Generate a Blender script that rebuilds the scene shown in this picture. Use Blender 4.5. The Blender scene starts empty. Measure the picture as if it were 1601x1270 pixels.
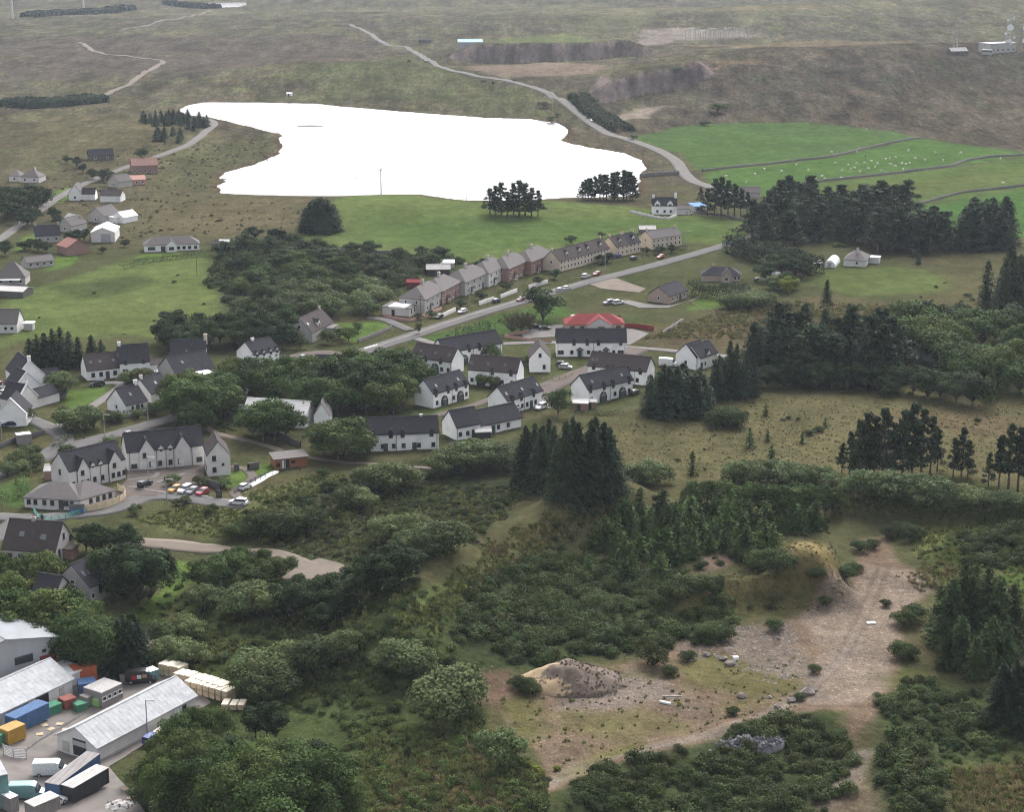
import bpy, math, random
import numpy as np
from mathutils import Vector

# ------------------------------------------------------------------ camera, light, exposure
SC = bpy.context.scene
COL = SC.collection
R = math.radians
FPX, CW, CH = 2800.0, 1601.0, 1270.0          # focal length and frame, in units of the photograph's pixels
PITCH, CZ = R(15.1), 131.0
cam_d = bpy.data.cameras.new('camera')
cam_d.sensor_fit = 'HORIZONTAL'; cam_d.sensor_width = 36.0
cam_d.lens = 36.0 * FPX / CW
cam_d.clip_start = 1.0; cam_d.clip_end = 30000.0
cam = bpy.data.objects.new('camera', cam_d); COL.objects.link(cam)
cam.location = (0, 0, CZ); cam.rotation_euler = (R(90) - PITCH, 0, 0)
SC.camera = cam

SUN_EL, SUN_AZ = R(42), R(14)                # azimuth measured from +Y towards +X
w = bpy.data.worlds.new('World'); SC.world = w; w.use_nodes = True
nt = w.node_tree; nt.nodes.clear()
sky = nt.nodes.new('ShaderNodeTexSky'); sky.sky_type = 'NISHITA'; sky.sun_disc = False
sky.sun_elevation = SUN_EL; sky.sun_rotation = SUN_AZ
sky.air_density = 1.0; sky.dust_density = 8.0; sky.ozone_density = 0.6; sky.altitude = 100
hs = nt.nodes.new('ShaderNodeHueSaturation'); hs.inputs['Saturation'].default_value = 0.22
bg = nt.nodes.new('ShaderNodeBackground'); bg.inputs['Strength'].default_value = 0.15
wo = nt.nodes.new('ShaderNodeOutputWorld')
nt.links.new(sky.outputs[0], hs.inputs['Color']); tn = nt.nodes.new('ShaderNodeMix'); tn.data_type = 'RGBA'; tn.blend_type = 'MULTIPLY'; tn.inputs[0].default_value = 1.0; tn.inputs[7].default_value = (0.985, 0.995, 1.035, 1)
nt.links.new(hs.outputs[0], tn.inputs[6]); nt.links.new(tn.outputs[2], bg.inputs[0]); nt.links.new(bg.outputs[0], wo.inputs[0])
sun_d = bpy.data.lights.new('sun', 'SUN'); sun_d.energy = 0.7; sun_d.angle = R(18); sun_d.color = (1.0, 0.98, 0.95)
sun = bpy.data.objects.new('sun', sun_d); COL.objects.link(sun)
sdir = Vector((math.sin(SUN_AZ) * math.cos(SUN_EL), math.cos(SUN_AZ) * math.cos(SUN_EL), math.sin(SUN_EL)))
sun.rotation_euler = sdir.to_track_quat('Z', 'Y').to_euler()
SC.view_settings.view_transform = 'Standard'; SC.view_settings.look = 'None'
SC.view_settings.gamma = 1.0; SC.view_settings.use_curve_mapping = False
SC.view_settings.exposure = 1.28
SC.render.engine = 'CYCLES'
SC.cycles.use_denoising = True; SC.cycles.denoising_prefilter = 'NONE'; SC.cycles.denoising_input_passes = 'RGB_ALBEDO_NORMAL'; SC.cycles.filter_width = 1.15
SC.cycles.max_bounces = 5; SC.cycles.diffuse_bounces = 2; SC.cycles.glossy_bounces = 2
SC.cycles.transmission_bounces = 2; SC.cycles.volume_bounces = 0; SC.cycles.transparent_max_bounces = 4
SC.cycles.sample_clamp_indirect = 4.0

rng = np.random.default_rng(7)
rnd = random.Random(11)

# ------------------------------------------------------------------ noise
def _hash(ix, iy, seed):
    n = (ix.astype(np.int64) * 374761393 + iy.astype(np.int64) * 668265263 + seed * 974711) & 0x7fffffff
    n = ((n ^ (n >> 13)) * 1274126177) & 0x7fffffff
    n = n ^ (n >> 16)
    return (n & 0xffff) / 32767.5 - 1.0
def vnoise(x, y, seed=0):
    ix = np.floor(x); iy = np.floor(y); fx = x - ix; fy = y - iy
    fx = fx * fx * (3 - 2 * fx); fy = fy * fy * (3 - 2 * fy)
    a = _hash(ix, iy, seed); b = _hash(ix + 1, iy, seed); c = _hash(ix, iy + 1, seed); d = _hash(ix + 1, iy + 1, seed)
    return (a * (1 - fx) + b * fx) * (1 - fy) + (c * (1 - fx) + d * fx) * fy
def fbm(x, y, oct=4, seed=0):
    s = 0.0; a = 1.0; t = 0.0
    for k in range(oct):
        s = s + a * vnoise(x * 2 ** k + 17.3 * k, y * 2 ** k - 9.1 * k, seed + k); t += a; a *= 0.5
    return s / t
def sstep(a, b, x):
    t = np.clip((x - a) / (b - a), 0, 1); return t * t * (3 - 2 * t)

# ------------------------------------------------------------------ photo point -> place on the ground
def ray(px, py):
    u = (px - CW / 2) / FPX; v = (CH / 2 - py) / FPX
    return np.array([u, math.cos(PITCH) + v * math.sin(PITCH), -math.sin(PITCH) + v * math.cos(PITCH)])
def PZ(px, py, z=0.0):
    d = ray(px, py); t = (z - CZ) / d[2]
    return np.array([d[0] * t, d[1] * t])
def seg_dist(x, y, P):
    best = np.full(np.shape(x), 1e9)
    for (x0, y0), (x1, y1) in zip(P[:-1], P[1:]):
        dx, dy = x1 - x0, y1 - y0; l2 = dx * dx + dy * dy + 1e-9
        t = np.clip(((x - x0) * dx + (y - y0) * dy) / l2, 0, 1)
        best = np.minimum(best, np.hypot(x - x0 - t * dx, y - y0 - t * dy))
    return best
def inside(x, y, P):
    c = np.zeros(np.shape(x), bool); n = len(P)
    for i in range(n):
        x0, y0 = P[i]; x1, y1 = P[(i + 1) % n]
        if y0 == y1: continue
        hit = ((y0 > y) != (y1 > y)) & (x < (x1 - x0) * (y - y0) / (y1 - y0) + x0)
        c ^= hit
    return c
def sdf(x, y, P):                              # positive inside
    d = seg_dist(x, y, list(P) + [P[0]])
    return np.where(inside(x, y, P), d, -d)

LOCH_PX = [(280,172),(300,163),(318,160),(370,160),(490,162),(560,169),(620,174),(700,180),(760,184),(830,186),(872,193),(886,203),
           (887,212),(876,219),(890,224),(930,232),(975,240),(1000,250),(1007,262),(1003,273),(996,282),(1000,300),(985,306),(930,308),(860,310),(790,313),
           (720,312),(700,310),(660,304),(600,303),(520,306),(440,305),(380,303),(345,301),(342,291),(356,284),(343,279),(352,270),(380,262),
           (415,252),(437,240),(443,229),(438,216),(440,208),(425,207),(398,200),(360,190),(330,183),(300,180)]
LOCH = [tuple(PZ(*p, -0.5)) for p in LOCH_PX]
TARN_PX = [(268,8),(300,4),(384,3),(386,7),(372,11),(335,12.5),(300,11)]
TARN = [tuple(PZ(*p, -0.5)) for p in TARN_PX]
def line(pts, z=0.0): return [tuple(PZ(a, b, z)) for a, b in pts]
RIDGES = [  # polyline, height, half width
    (line([(965,778),(900,798),(800,842),(720,884),(650,940),(612,1000)], 3), 7.5, 9.5),
    (line([(1290,776),(1400,786),(1500,796),(1600,802)], 2), 2.6, 4.5),
    (line([(1306,912),(1225,903),(1130,914),(1062,926)], 4), 4.6, 4.0),
    (line([(880,1260),(1000,1200),(1150,1150),(1290,1125)], 1), 2.0, 6.0),
    (line([(1380,1100),(1400,1190),(1430,1260)], 1), 2.2, 6.0),
    (line([(1440,905),(1500,850),(1600,835)], 1), 2.2, 6.0),
]
BUMPS = [  # x, y, height, sx, sy
    (370, 1570, 27, 330, 240), (-140, 1620, 9, 130, 160), (*PZ(640,332), 5.5, 62, 30), 
    (*PZ(150,1120), -4.0, 45, 40), (*PZ(120,235), 7, 110, 110), (*PZ(700,1000), 2.0, 25, 30), (*PZ(240,960), -2.5, 12, 30),
    (700, 2500, 30, 600, 300), (250, 3600, 45, 900, 300), (-900, 5200, 60, 1500, 500), (1500, 5600, 80, 1500, 600),
]
def quarry(rim, zr, down, reach, back):
    P = np.array([PZ(a, b, zr) for a, b in rim]); o = np.argsort(P[:, 0])
    return P[o, 0], P[o, 1], zr, down, reach, back
QUARRIES = [quarry([(690,84),(740,79),(800,79),(860,78),(915,75),(965,72),(1035,78)], 13, 5, 150, 130),
            quarry([(925,143),(960,137),(1000,133),(1060,128),(1118,124)], 11, 4, 130, 90)]
def height(x, y):
    x = np.asarray(x, float); y = np.asarray(y, float)
    far = sstep(800, 1500, y)
    z = 0.55 * fbm(x / 55, y / 55, 4, 3) + far * 6 * fbm(x / 260, y / 260, 5, 8) + sstep(2200, 4200, y) * 6 * fbm(x / 800, y / 800, 4, 12)
    nr_ = (1 - far) * sstep(-60, 40, 470 - y); z = z + nr_ * (0.22 * fbm(x / 3.2, y / 3.2, 2, 77) + 0.35 * fbm(x / 11, y / 11, 2, 78))
    z = z + far * (1.6 * fbm(x / 34, y / 34, 3, 21) + 2.2 * np.abs(fbm(x / 110, y / 70, 3, 27)))
    for bx, by, a, sx, sy in BUMPS:
        z = z + a * np.exp(-((x - bx) / sx) ** 2 - ((y - by) / sy) ** 2)
    bx, by = PZ(1264, 874, 5.5); z = z + 8.2 * np.exp(-(((x - bx) / 7.4) ** 2 + ((y - by) / 8.0) ** 2) ** 1.9)
    for P, a, wd in RIDGES:
        m = (y < 620) & (y > 200)
        if np.any(m):
            if z.ndim == 0: z = z + a * np.exp(-(seg_dist(x, y, P) / wd) ** 2)
            else: z[m] += (a * (1 + 0.14 * vnoise(x[m] / 12, y[m] / 12, 5)) * np.exp(-(seg_dist(x[m], y[m], P) / wd) ** 2))
    for qx, qy, zr, down, reach, back in QUARRIES:
        y0 = np.interp(x, qx, qy) + 9 * vnoise(x / 14, x * 0 + 3.3, 31) + 4 * vnoise(x / 5, x * 0 + 1.3, 33)
        wx = qx[-1] - qx[0]
        lat = sstep(qx[0] - 0.04 * wx, qx[0] + 0.18 * wx, x) * (1 - sstep(qx[-1] - 0.18 * wx, qx[-1] + 0.04 * wx, x))
        t = y0 - y
        up = zr * np.exp(-(np.minimum(t, 0) / back) ** 2)
        low = -down * (1 - sstep(reach * 0.5, reach, t))
        k = sstep(0, 13, t)
        z = z + lat * (up * (1 - k) + low * k)
    m = (y > 800) & (y < 1500)
    def lochf(xx, yy, zz):
        d = sdf(xx, yy, LOCH) + 1.6 * vnoise(xx / 16, yy / 16, 41) + 0.4 * vnoise(xx / 6, yy / 6, 42)
        bank = -0.5 + np.clip(-d, 0, 400) * 0.05
        out = np.where(-d < 90, np.minimum(zz + 0.0 * d, 1e9) * sstep(5, 90, -d) + np.minimum(np.maximum(bank, -0.5), 2.0) * (1 - sstep(5, 90, -d)), zz)
        return np.where(d > 0, -0.5 - np.minimum(d * 0.25, 4), out)
    if z.ndim == 0:
        if m: z = lochf(x, y, z)
    elif np.any(m): z[m] = lochf(x[m], y[m], z[m])
    m = (y > 2300) & (y < 4200)
    def tarnf(xx, yy, zz):
        d = sdf(xx, yy, TARN)
        s = sstep(-150, 0, d)
        return np.where(d > 0, -3.0, zz * (1 - s) + 0.4 * s)
    if z.ndim == 0:
        if m: z = tarnf(x, y, z)
    elif np.any(m): z[m] = tarnf(x[m], y[m], z[m])
    return z
_hcache = {}
def G(px, py):                                 # first place where the sight line meets the ground
    k = (round(px, 2), round(py, 2))
    if k in _hcache: return _hcache[k].copy()
    d = ray(px, py)
    t0 = (50 - CZ) / d[2]; t1 = (-7 - CZ) / d[2]
    for _ in range(3):
        t = np.linspace(t0, t1, 90); x, y, z = d[0] * t, d[1] * t, CZ + d[2] * t
        b = z < height(x, y)
        i = int(np.argmax(b)) if b.any() else len(t) - 1
        t0, t1 = t[max(i - 1, 0)], t[i]
    t = 0.5 * (t0 + t1)
    p = np.array([d[0] * t, d[1] * t, CZ + d[2] * t]); _hcache[k] = p
    return p.copy()
def GL(pts): return [tuple(G(a, b)[:2]) for a, b in pts]
def hz(x, y): return float(height(np.array([x]), np.array([y]))[0])
def mpp(px, py):                               # metres of height per photo pixel at that place
    p = G(px, py); dist = math.sqrt(p[0] ** 2 + p[1] ** 2 + (CZ - p[2]) ** 2)
    return dist / FPX / max(0.3, p[1] / dist)
def proj(p):
    dx, dy, dz = p[0], p[1], p[2] - CZ
    f = dy * math.cos(PITCH) - dz * math.sin(PITCH); u = dy * math.sin(PITCH) + dz * math.cos(PITCH)
    return CW / 2 + FPX * dx / f, CH / 2 - FPX * u / f

# ------------------------------------------------------------------ object helpers
def tag(o, label=None, cat=None, group=None, kind=None):
    if label: o['label'] = label
    if cat: o['category'] = cat
    if group: o['group'] = group
    if kind: o['kind'] = kind
    return o
def link(name, data, parent=None, loc=None, rot=None):
    o = bpy.data.objects.new(name, data); COL.objects.link(o)
    if parent is not None: o.parent = parent
    if loc is not None: o.location = loc
    if rot is not None: o.rotation_euler = rot
    return o
def empty(name, loc, rz=0.0):
    o = link(name, None, None, loc, (0, 0, rz)); o.empty_display_size = 0.5; return o
KIDS = {}
def child(name, data, parent, loc=None, rot=None):
    o = link(name, data, parent, loc, rot); KIDS.setdefault(parent, []).append(o); return o
def copy_tree(o, parent=None):
    c = o.copy(); COL.objects.link(c); c.parent = parent
    for ch in KIDS.get(o, []):
        k = copy_tree(ch, c); KIDS.setdefault(c, []).append(k)
    return c
class MB:
    def __init__(self): self.v = []; self.f = []; self.m = []
    def face(self, *pts, mi=0):
        n = len(self.v); self.v += [tuple(p) for p in pts]; self.f.append(tuple(range(n, n + len(pts)))); self.m.append(mi)
    def hexa(self, b, t, mi=0):                # bottom loop (ccw from above) and top loop
        n = len(self.v); k = len(b); self.v += [tuple(p) for p in b] + [tuple(p) for p in t]
        self.f.append(tuple(n + k - 1 - i for i in range(k))); self.f.append(tuple(n + k + i for i in range(k)))
        for i in range(k):
            j = (i + 1) % k; self.f.append((n + i, n + j, n + k + j, n + k + i))
        self.m += [mi] * (k + 2)
    def box(self, x0, x1, y0, y1, z0, z1, mi=0):
        self.hexa([(x0, y0, z0), (x1, y0, z0), (x1, y1, z0), (x0, y1, z0)], [(x0, y0, z1), (x1, y0, z1), (x1, y1, z1), (x0, y1, z1)], mi)
    def cyl(self, p, q, r0, r1, n=8, mi=0):
        p = Vector(p); q = Vector(q); d = (q - p).normalized(); a = d.orthogonal().normalized(); b = d.cross(a)
        L0 = [p + (a * math.cos(t) + b * math.sin(t)) * r0 for t in [2 * math.pi * i / n for i in range(n)]]
        L1 = [q + (a * math.cos(t) + b * math.sin(t)) * r1 for t in [2 * math.pi * i / n for i in range(n)]]
        self.hexa(L0, L1, mi)
    def mesh(self, name, *mats, smooth=False):
        me = bpy.data.meshes.new(name); me.from_pydata(self.v, [], self.f)
        for m in mats: me.materials.append(m)
        if len(mats) > 1: me.polygons.foreach_set('material_index', self.m)
        if smooth: me.polygons.foreach_set('use_smooth', [True] * len(self.f))
        me.update(); return me
def np_mesh(name, V, Fs, mat=None, smooth=False):
    V = np.asarray(V, np.float32).reshape(-1, 3); Fs = np.asarray(Fs, np.int32); k = Fs.shape[1]
    me = bpy.data.meshes.new(name); me.vertices.add(len(V)); me.vertices.foreach_set('co', V.ravel())
    me.loops.add(Fs.size); me.loops.foreach_set('vertex_index', Fs.ravel())
    me.polygons.add(len(Fs)); me.polygons.foreach_set('loop_start', np.arange(0, Fs.size, k, dtype=np.int32))
    if smooth: me.polygons.foreach_set('use_smooth', np.ones(len(Fs), bool))
    if mat: me.materials.append(mat)
    me.update(calc_edges=True); return me

# ------------------------------------------------------------------ materials
def nodes(name):
    m = bpy.data.materials.new(name); m.use_nodes = True; t = m.node_tree
    return m, t, t.nodes['Principled BSDF'], t.nodes['Material Output']
def N(t, kind, **kw):
    n = t.nodes.new(kind)
    for k, v in kw.items():
        if hasattr(n, k): setattr(n, k, v)
        else: n.inputs[k].default_value = v
    return n
def mixc(t, a, b, fac, mode='MIX'):
    n = t.nodes.new('ShaderNodeMix'); n.data_type = 'RGBA'; n.blend_type = mode
    for s, v in ((0, fac), (6, a), (7, b)):
        if hasattr(v, 'is_linked') or hasattr(v, 'links'): t.links.new(v, n.inputs[s])
        else: n.inputs[s].default_value = v if s == 0 else (*v, 1.0) if len(v) == 3 else v
    return n.outputs[2]
def ramp(t, src, a, b, lo=0.0, hi=1.0):
    n = t.nodes.new('ShaderNodeMapRange'); n.inputs[1].default_value = a; n.inputs[2].default_value = b
    n.inputs[3].default_value = lo; n.inputs[4].default_value = hi; n.clamp = True
    t.links.new(src, n.inputs[0]); return n.outputs[0]
def noise(t, vec, scale, detail=4, rough=0.55):
    n = N(t, 'ShaderNodeTexNoise', Scale=scale, Detail=detail, Roughness=rough); t.links.new(vec, n.inputs['Vector']); return n.outputs['Fac']
def surf(name, col, var=0.18, scale=1.2, rough=0.85, metal=0.0, grime=None, bump=0.0, coords='Object', spec=0.12, streak=False):
    m, t, p, o = nodes(name); tc = t.nodes.new('ShaderNodeTexCoord'); v = tc.outputs[coords]
    if streak:
        mp = N(t, 'ShaderNodeMapping', Scale=(1, 1, 0.15)); t.links.new(v, mp.inputs[0]); v2 = mp.outputs[0]
    else: v2 = v
    f = noise(t, v2, scale, 5, 0.65)
    oi = t.nodes.new('ShaderNodeObjectInfo')
    a = tuple(c * (1 - var) for c in col); b = tuple(min(1, c * (1 + var)) for c in col)
    c = mixc(t, a, b, ramp(t, f, 0.3, 0.7))
    if grime:
        c = mixc(t, c, grime, ramp(t, noise(t, v2, scale * 0.35, 6, 0.7), 0.52, 0.78, 0, 0.75))
    c = mixc(t, c, (0.5, 0.5, 0.5), ramp(t, oi.outputs['Random'], 0, 1, 0.0, 0.06))
    t.links.new(c, p.inputs['Base Color']); p.inputs['Roughness'].default_value = rough; p.inputs['Metallic'].default_value = metal
    p.inputs['Specular IOR Level'].default_value = spec
    if bump:
        b = N(t, 'ShaderNodeBump', Strength=0.5, Distance=bump); t.links.new(noise(t, v, scale * 6, 3), b.inputs['Height']); t.links.new(b.outputs[0], p.inputs['Normal'])
    return m
def roofmat(name, col, rows=3.0, rough=0.75, var=0.25):
    m, t, p, o = nodes(name); tc = t.nodes.new('ShaderNodeTexCoord'); v = tc.outputs['Object']
    wv = N(t, 'ShaderNodeTexWave', wave_type='BANDS', bands_direction='Z', Scale=rows, Distortion=0.4, Detail=1.0); t.links.new(v, wv.inputs[0])
    f = noise(t, v, 2.5, 5, 0.7)
    c = mixc(t, tuple(x * (1 - var) for x in col), tuple(x * (1 + var) for x in col), ramp(t, f, 0.3, 0.7))
    c = mixc(t, c, tuple(x * 0.6 for x in col), ramp(t, wv.outputs['Fac'], 0.0, 0.35, 0.55, 0.0))
    c = mixc(t, c, (0.17, 0.16, 0.12), ramp(t, noise(t, v, 0.6, 6, 0.75), 0.55, 0.85, 0, 0.35))
    t.links.new(c, p.inputs['Base Color']); p.inputs['Roughness'].default_value = 0.95; p.inputs['Specular IOR Level'].default_value = 0.08
    b = N(t, 'ShaderNodeBump', Strength=0.6, Distance=0.03); t.links.new(wv.outputs['Fac'], b.inputs['Height']); t.links.new(b.outputs[0], p.inputs['Normal'])
    return m
def leafmat(name, col, var=0.35, yellow=(0.10, 0.09, 0.03), scale=0.35, inst=False, gloss=0.25):
    m, t, p, o = nodes(name); geo = t.nodes.new('ShaderNodeNewGeometry'); oi = t.nodes.new('ShaderNodeObjectInfo')
    f = noise(t, geo.outputs['Position'], scale, 4, 0.6); col = tuple(x * 0.8 for x in col); yellow = tuple(x * 0.8 for x in yellow)
    a = tuple(c * (1 - var) for c in col); b = tuple(c * (1 + var) for c in col)
    c = mixc(t, a, b, ramp(t, f, 0.3, 0.7))
    c = mixc(t, c, tuple(x * 0.62 for x in col), ramp(t, noise(t, geo.outputs['Position'], 2.4, 2), 0.45, 0.6, 0, 0.6))
    c = mixc(t, c, yellow, ramp(t, oi.outputs['Random'], 0.35, 1.0, 0.0, 0.38))
    mul = N(t, 'ShaderNodeMath', operation='MULTIPLY'); mul.inputs[1].default_value = 7.31; t.links.new(oi.outputs['Random'], mul.inputs[0])
    fr = N(t, 'ShaderNodeMath', operation='FRACT'); t.links.new(mul.outputs[0], fr.inputs[0])
    h = N(t, 'ShaderNodeHueSaturation'); t.links.new(ramp(t, fr.outputs[0], 0, 1, 0.66, 1.36), h.inputs['Value']); t.links.new(c, h.inputs['Color'])
    t.links.new(h.outputs[0], p.inputs['Base Color']); p.inputs['Roughness'].default_value = 0.6; p.inputs['Specular IOR Level'].default_value = gloss * 0.08
    tr = t.nodes.new('ShaderNodeBsdfTranslucent'); t.links.new(h.outputs[0], tr.inputs[0])
    mx = t.nodes.new('ShaderNodeMixShader'); mx.inputs[0].default_value = 0.16
    t.links.new(p.outputs[0], mx.inputs[1]); t.links.new(tr.outputs[0], mx.inputs[2]); t.links.new(mx.outputs[0], o.inputs[0])
    return m
def glossy(name, col, rough=0.25, spec=0.5, metal=0.0):
    m, t, p, o = nodes(name); tc = t.nodes.new('ShaderNodeTexCoord')
    c = mixc(t, tuple(x * 0.8 for x in col), col, ramp(t, noise(t, tc.outputs['Object'], 3.0, 4), 0.35, 0.6))
    t.links.new(c, p.inputs['Base Color']); p.inputs['Roughness'].default_value = rough; p.inputs['Specular IOR Level'].default_value = spec; p.inputs['Metallic'].default_value = metal
    return m
M = {}
M['white'] = surf('white_render', (0.82, 0.82, 0.81), 0.05, 0.5, 0.9, grime=(0.5, 0.48, 0.44))
M['offwhite'] = surf('grey_white_render', (0.60, 0.58, 0.56), 0.07, 0.5, 0.9, grime=(0.42, 0.40, 0.37))
M['cream'] = surf('cream_render', (0.58, 0.49, 0.38), 0.08, 0.5, 0.9, grime=(0.42, 0.35, 0.28))
M['harl'] = surf('grey_harling', (0.40, 0.38, 0.36), 0.12, 0.8, 0.95, grime=(0.28, 0.26, 0.25))
M['brick'] = surf('red_brown_brick', (0.27, 0.16, 0.13), 0.2, 1.5, 0.95, grime=(0.2, 0.13, 0.11))
M['tan'] = surf('tan_blockwork', (0.36, 0.28, 0.23), 0.15, 1.0, 0.95)
M['pinkbrick'] = surf('pink_brick', (0.42, 0.24, 0.19), 0.15, 1.0, 0.95)
M['stone'] = surf('rough_dark_stone', (0.11, 0.10, 0.095), 0.4, 1.6, 0.95, bump=0.05)
M['concrete'] = surf('weathered_concrete', (0.42, 0.40, 0.38), 0.15, 1.0, 0.9, grime=(0.28, 0.26, 0.24))
M['slate'] = roofmat('dark_slate', (0.040, 0.038, 0.045))
M['brownroof'] = roofmat('brown_slate', (0.066, 0.054, 0.052))
M['greyroof'] = roofmat('grey_tile', (0.135, 0.122, 0.118))
M['redroof'] = roofmat('red_tile', (0.20, 0.045, 0.045), var=0.15)
M['sheet'] = surf('weathered_metal_sheet', (0.33, 0.335, 0.34), 0.22, 0.9, 0.7, 0.0, grime=(0.22, 0.21, 0.20), streak=True)
M['dullsheet'] = surf('dull_metal_sheet', (0.22, 0.23, 0.24), 0.12, 0.4, 0.9, 0.0, spec=0.03)
M['tealsheet'] = surf('pale_teal_sheet', (0.42, 0.60, 0.62), 0.08, 0.4, 0.8, 0.0)
M['sheetwall'] = surf('grey_metal_cladding', (0.33, 0.33, 0.35), 0.08, 0.4, 0.6, grime=(0.24, 0.23, 0.22), streak=True)
M['whitesheet'] = surf('white_roof_sheet', (0.78, 0.79, 0.78), 0.06, 0.5, 0.5)
M['frame'] = surf('white_window_frame', (0.66, 0.66, 0.65), 0.05, 2.0, 0.5)
M['darkframe'] = surf('dark_window_frame', (0.06, 0.05, 0.05), 0.1, 2.0, 0.5)
M['glass'] = glossy('dark_window_glass', (0.025, 0.03, 0.035), 0.08, 0.6)
M['skyglass'] = glossy('roof_window_glass', (0.10, 0.11, 0.12), 0.05, 1.0)
M['door'] = surf('dark_green_door', (0.05, 0.075, 0.075), 0.1, 2.0, 0.5)
M['timber'] = surf('pale_timber', (0.52, 0.42, 0.28), 0.15, 2.0, 0.8)
M['fence'] = surf('weathered_brown_timber', (0.24, 0.17, 0.11), 0.2, 2.0, 0.9)
M['darktimber'] = surf('dark_timber', (0.045, 0.04, 0.04), 0.2, 2.0, 0.8)
M['orangewood'] = surf('orange_brown_boarding', (0.25, 0.11, 0.06), 0.2, 2.0, 0.8)
M['turq'] = surf('turquoise_fence_paint', (0.12, 0.33, 0.28), 0.1, 2.0, 0.6)
M['steel'] = surf('galvanised_steel', (0.34, 0.35, 0.36), 0.1, 2.0, 0.5, 0.3)
M['black'] = surf('black_paint_and_shade', (0.02, 0.02, 0.022), 0.2, 1.0, 0.6)  # black paint, also the painted shade in the shed doorways
M['rubber'] = surf('black_rubber', (0.02, 0.02, 0.02), 0.1, 3.0, 0.9)
M['rim'] = surf('alloy_rim', (0.45, 0.45, 0.46), 0.05, 3.0, 0.35, 0.5)
M['lamp'] = glossy('lamp_glass', (0.75, 0.75, 0.72), 0.1, 0.8)
M['redlamp'] = glossy('red_lamp_glass', (0.35, 0.02, 0.02), 0.1, 0.6)
M['pot'] = surf('clay_pot', (0.35, 0.18, 0.12), 0.1, 3.0, 0.9)
M['bark'] = surf('tree_bark', (0.10, 0.085, 0.07), 0.3, 2.0, 0.95)
M['barkpine'] = surf('pine_bark', (0.085, 0.065, 0.055), 0.3, 2.0, 0.95)
M['spruce'] = leafmat('spruce_needles', (0.038, 0.061, 0.032), yellow=(0.05, 0.06, 0.025))
M['pine'] = leafmat('pine_needles', (0.042, 0.065, 0.033), yellow=(0.06, 0.07, 0.03))
M['young'] = leafmat('young_pine_needles', (0.060, 0.102, 0.031), yellow=(0.10, 0.12, 0.03))
M['leaf'] = leafmat('broad_leaves', (0.068, 0.110, 0.033), yellow=(0.13, 0.13, 0.04))
M['darkleaf'] = leafmat('dark_leaves', (0.042, 0.068, 0.027), yellow=(0.06, 0.07, 0.025))
M['willow'] = leafmat('grey_green_leaves', (0.100, 0.136, 0.055), yellow=(0.16, 0.16, 0.06))
M['gorse'] = leafmat('gorse_spines', (0.056, 0.081, 0.028), yellow=(0.10, 0.095, 0.035))
M['bramble'] = leafmat('bramble_leaves', (0.085, 0.125, 0.036), yellow=(0.15, 0.14, 0.05))
M['yellowleaf'] = leafmat('yellow_green_leaves', (0.16, 0.19, 0.03), yellow=(0.26, 0.26, 0.03))
M['brownleaf'] = leafmat('brown_twigs', (0.10, 0.075, 0.055), yellow=(0.13, 0.09, 0.06))
M['greenspruce'] = leafmat('green_spruce_needles', (0.060, 0.090, 0.034), yellow=(0.09, 0.10, 0.03))
M['grassblade'] = leafmat('rough_grass_blades', (0.165, 0.19, 0.066), yellow=(0.26, 0.22, 0.10), gloss=0.1)
M['drygrass'] = leafmat('dry_grass_blades', (0.25, 0.205, 0.105), yellow=(0.28, 0.21, 0.12), gloss=0.1)
M['heather'] = leafmat('heather', (0.066, 0.058, 0.042), yellow=(0.10, 0.09, 0.05), gloss=0.1)
M['rock'] = surf('grey_rock', (0.17, 0.145, 0.128), 0.4, 0.7, 0.95, bump=0.08)
M['paintwhite'] = surf('road_paint', (0.62, 0.62, 0.60), 0.1, 1.0, 0.8)
# ------------------------------------------------------------------ ground sheet
def build_ground():
    ys = list(np.linspace(-250, 225, 24)); y = 225.0
    while y < 3300: y *= 1.0034; ys.append(y)
    while y < 9000: y *= 1.012; ys.append(y)
    ys = np.array(ys)
    us = list(np.linspace(-0.345, 0.345, 500)); s = us[1] - us[0]; u = 0.345
    ext = []
    while u < 1.6: s *= 1.25; u += s; ext.append(u)
    us = np.array([-e for e in ext[::-1]] + us + ext)
    sc = np.where(ys < 250, 250, ys)
    X = us[None, :] * np.minimum(sc, 1e9)[:, None]; Y = np.repeat(ys[:, None], len(us), 1)
    X = np.clip(X, -9000, 9000)
    x, y = X.ravel(), Y.ravel(); z = height(x, y)
    ny, nx = X.shape; i = np.arange((ny - 1) * (nx - 1)); r = i // (nx - 1); c = i % (nx - 1); a = r * nx + c
    F = np.stack([a, a + 1, a + nx + 1, a + nx], 1)
    return x, y, z, F
gx, gy, gz, gF = build_ground()
far = sstep(700, 1000, gy)
n1 = fbm(gx / 90, gy / 60, 4, 51)[:, None]; n2 = fbm(gx / 22, gy / 16, 4, 57)[:, None]
lerp = lambda a, b, t: np.asarray(a) * (1 - t) + np.asarray(b) * t
near_c = lerp((0.070, 0.076, 0.036), (0.095, 0.088, 0.046), sstep(-0.3, 0.4, n1))
near_c = lerp(near_c, (0.060, 0.072, 0.030), sstep(0.1, 0.6, n2))
moor_c = lerp((0.095, 0.086, 0.058), (0.082, 0.070, 0.054), sstep(-0.35, 0.35, n1))
moor_c = lerp(moor_c, (0.105, 0.105, 0.056), sstep(0.05, 0.5, n2))
gC = lerp(near_c, moor_c, far[:, None])
gM = np.zeros((len(gx), 3)); gM[:, 0] = 0.6 + 0.4 * far         # tussock contrast, gravel, mown

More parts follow.
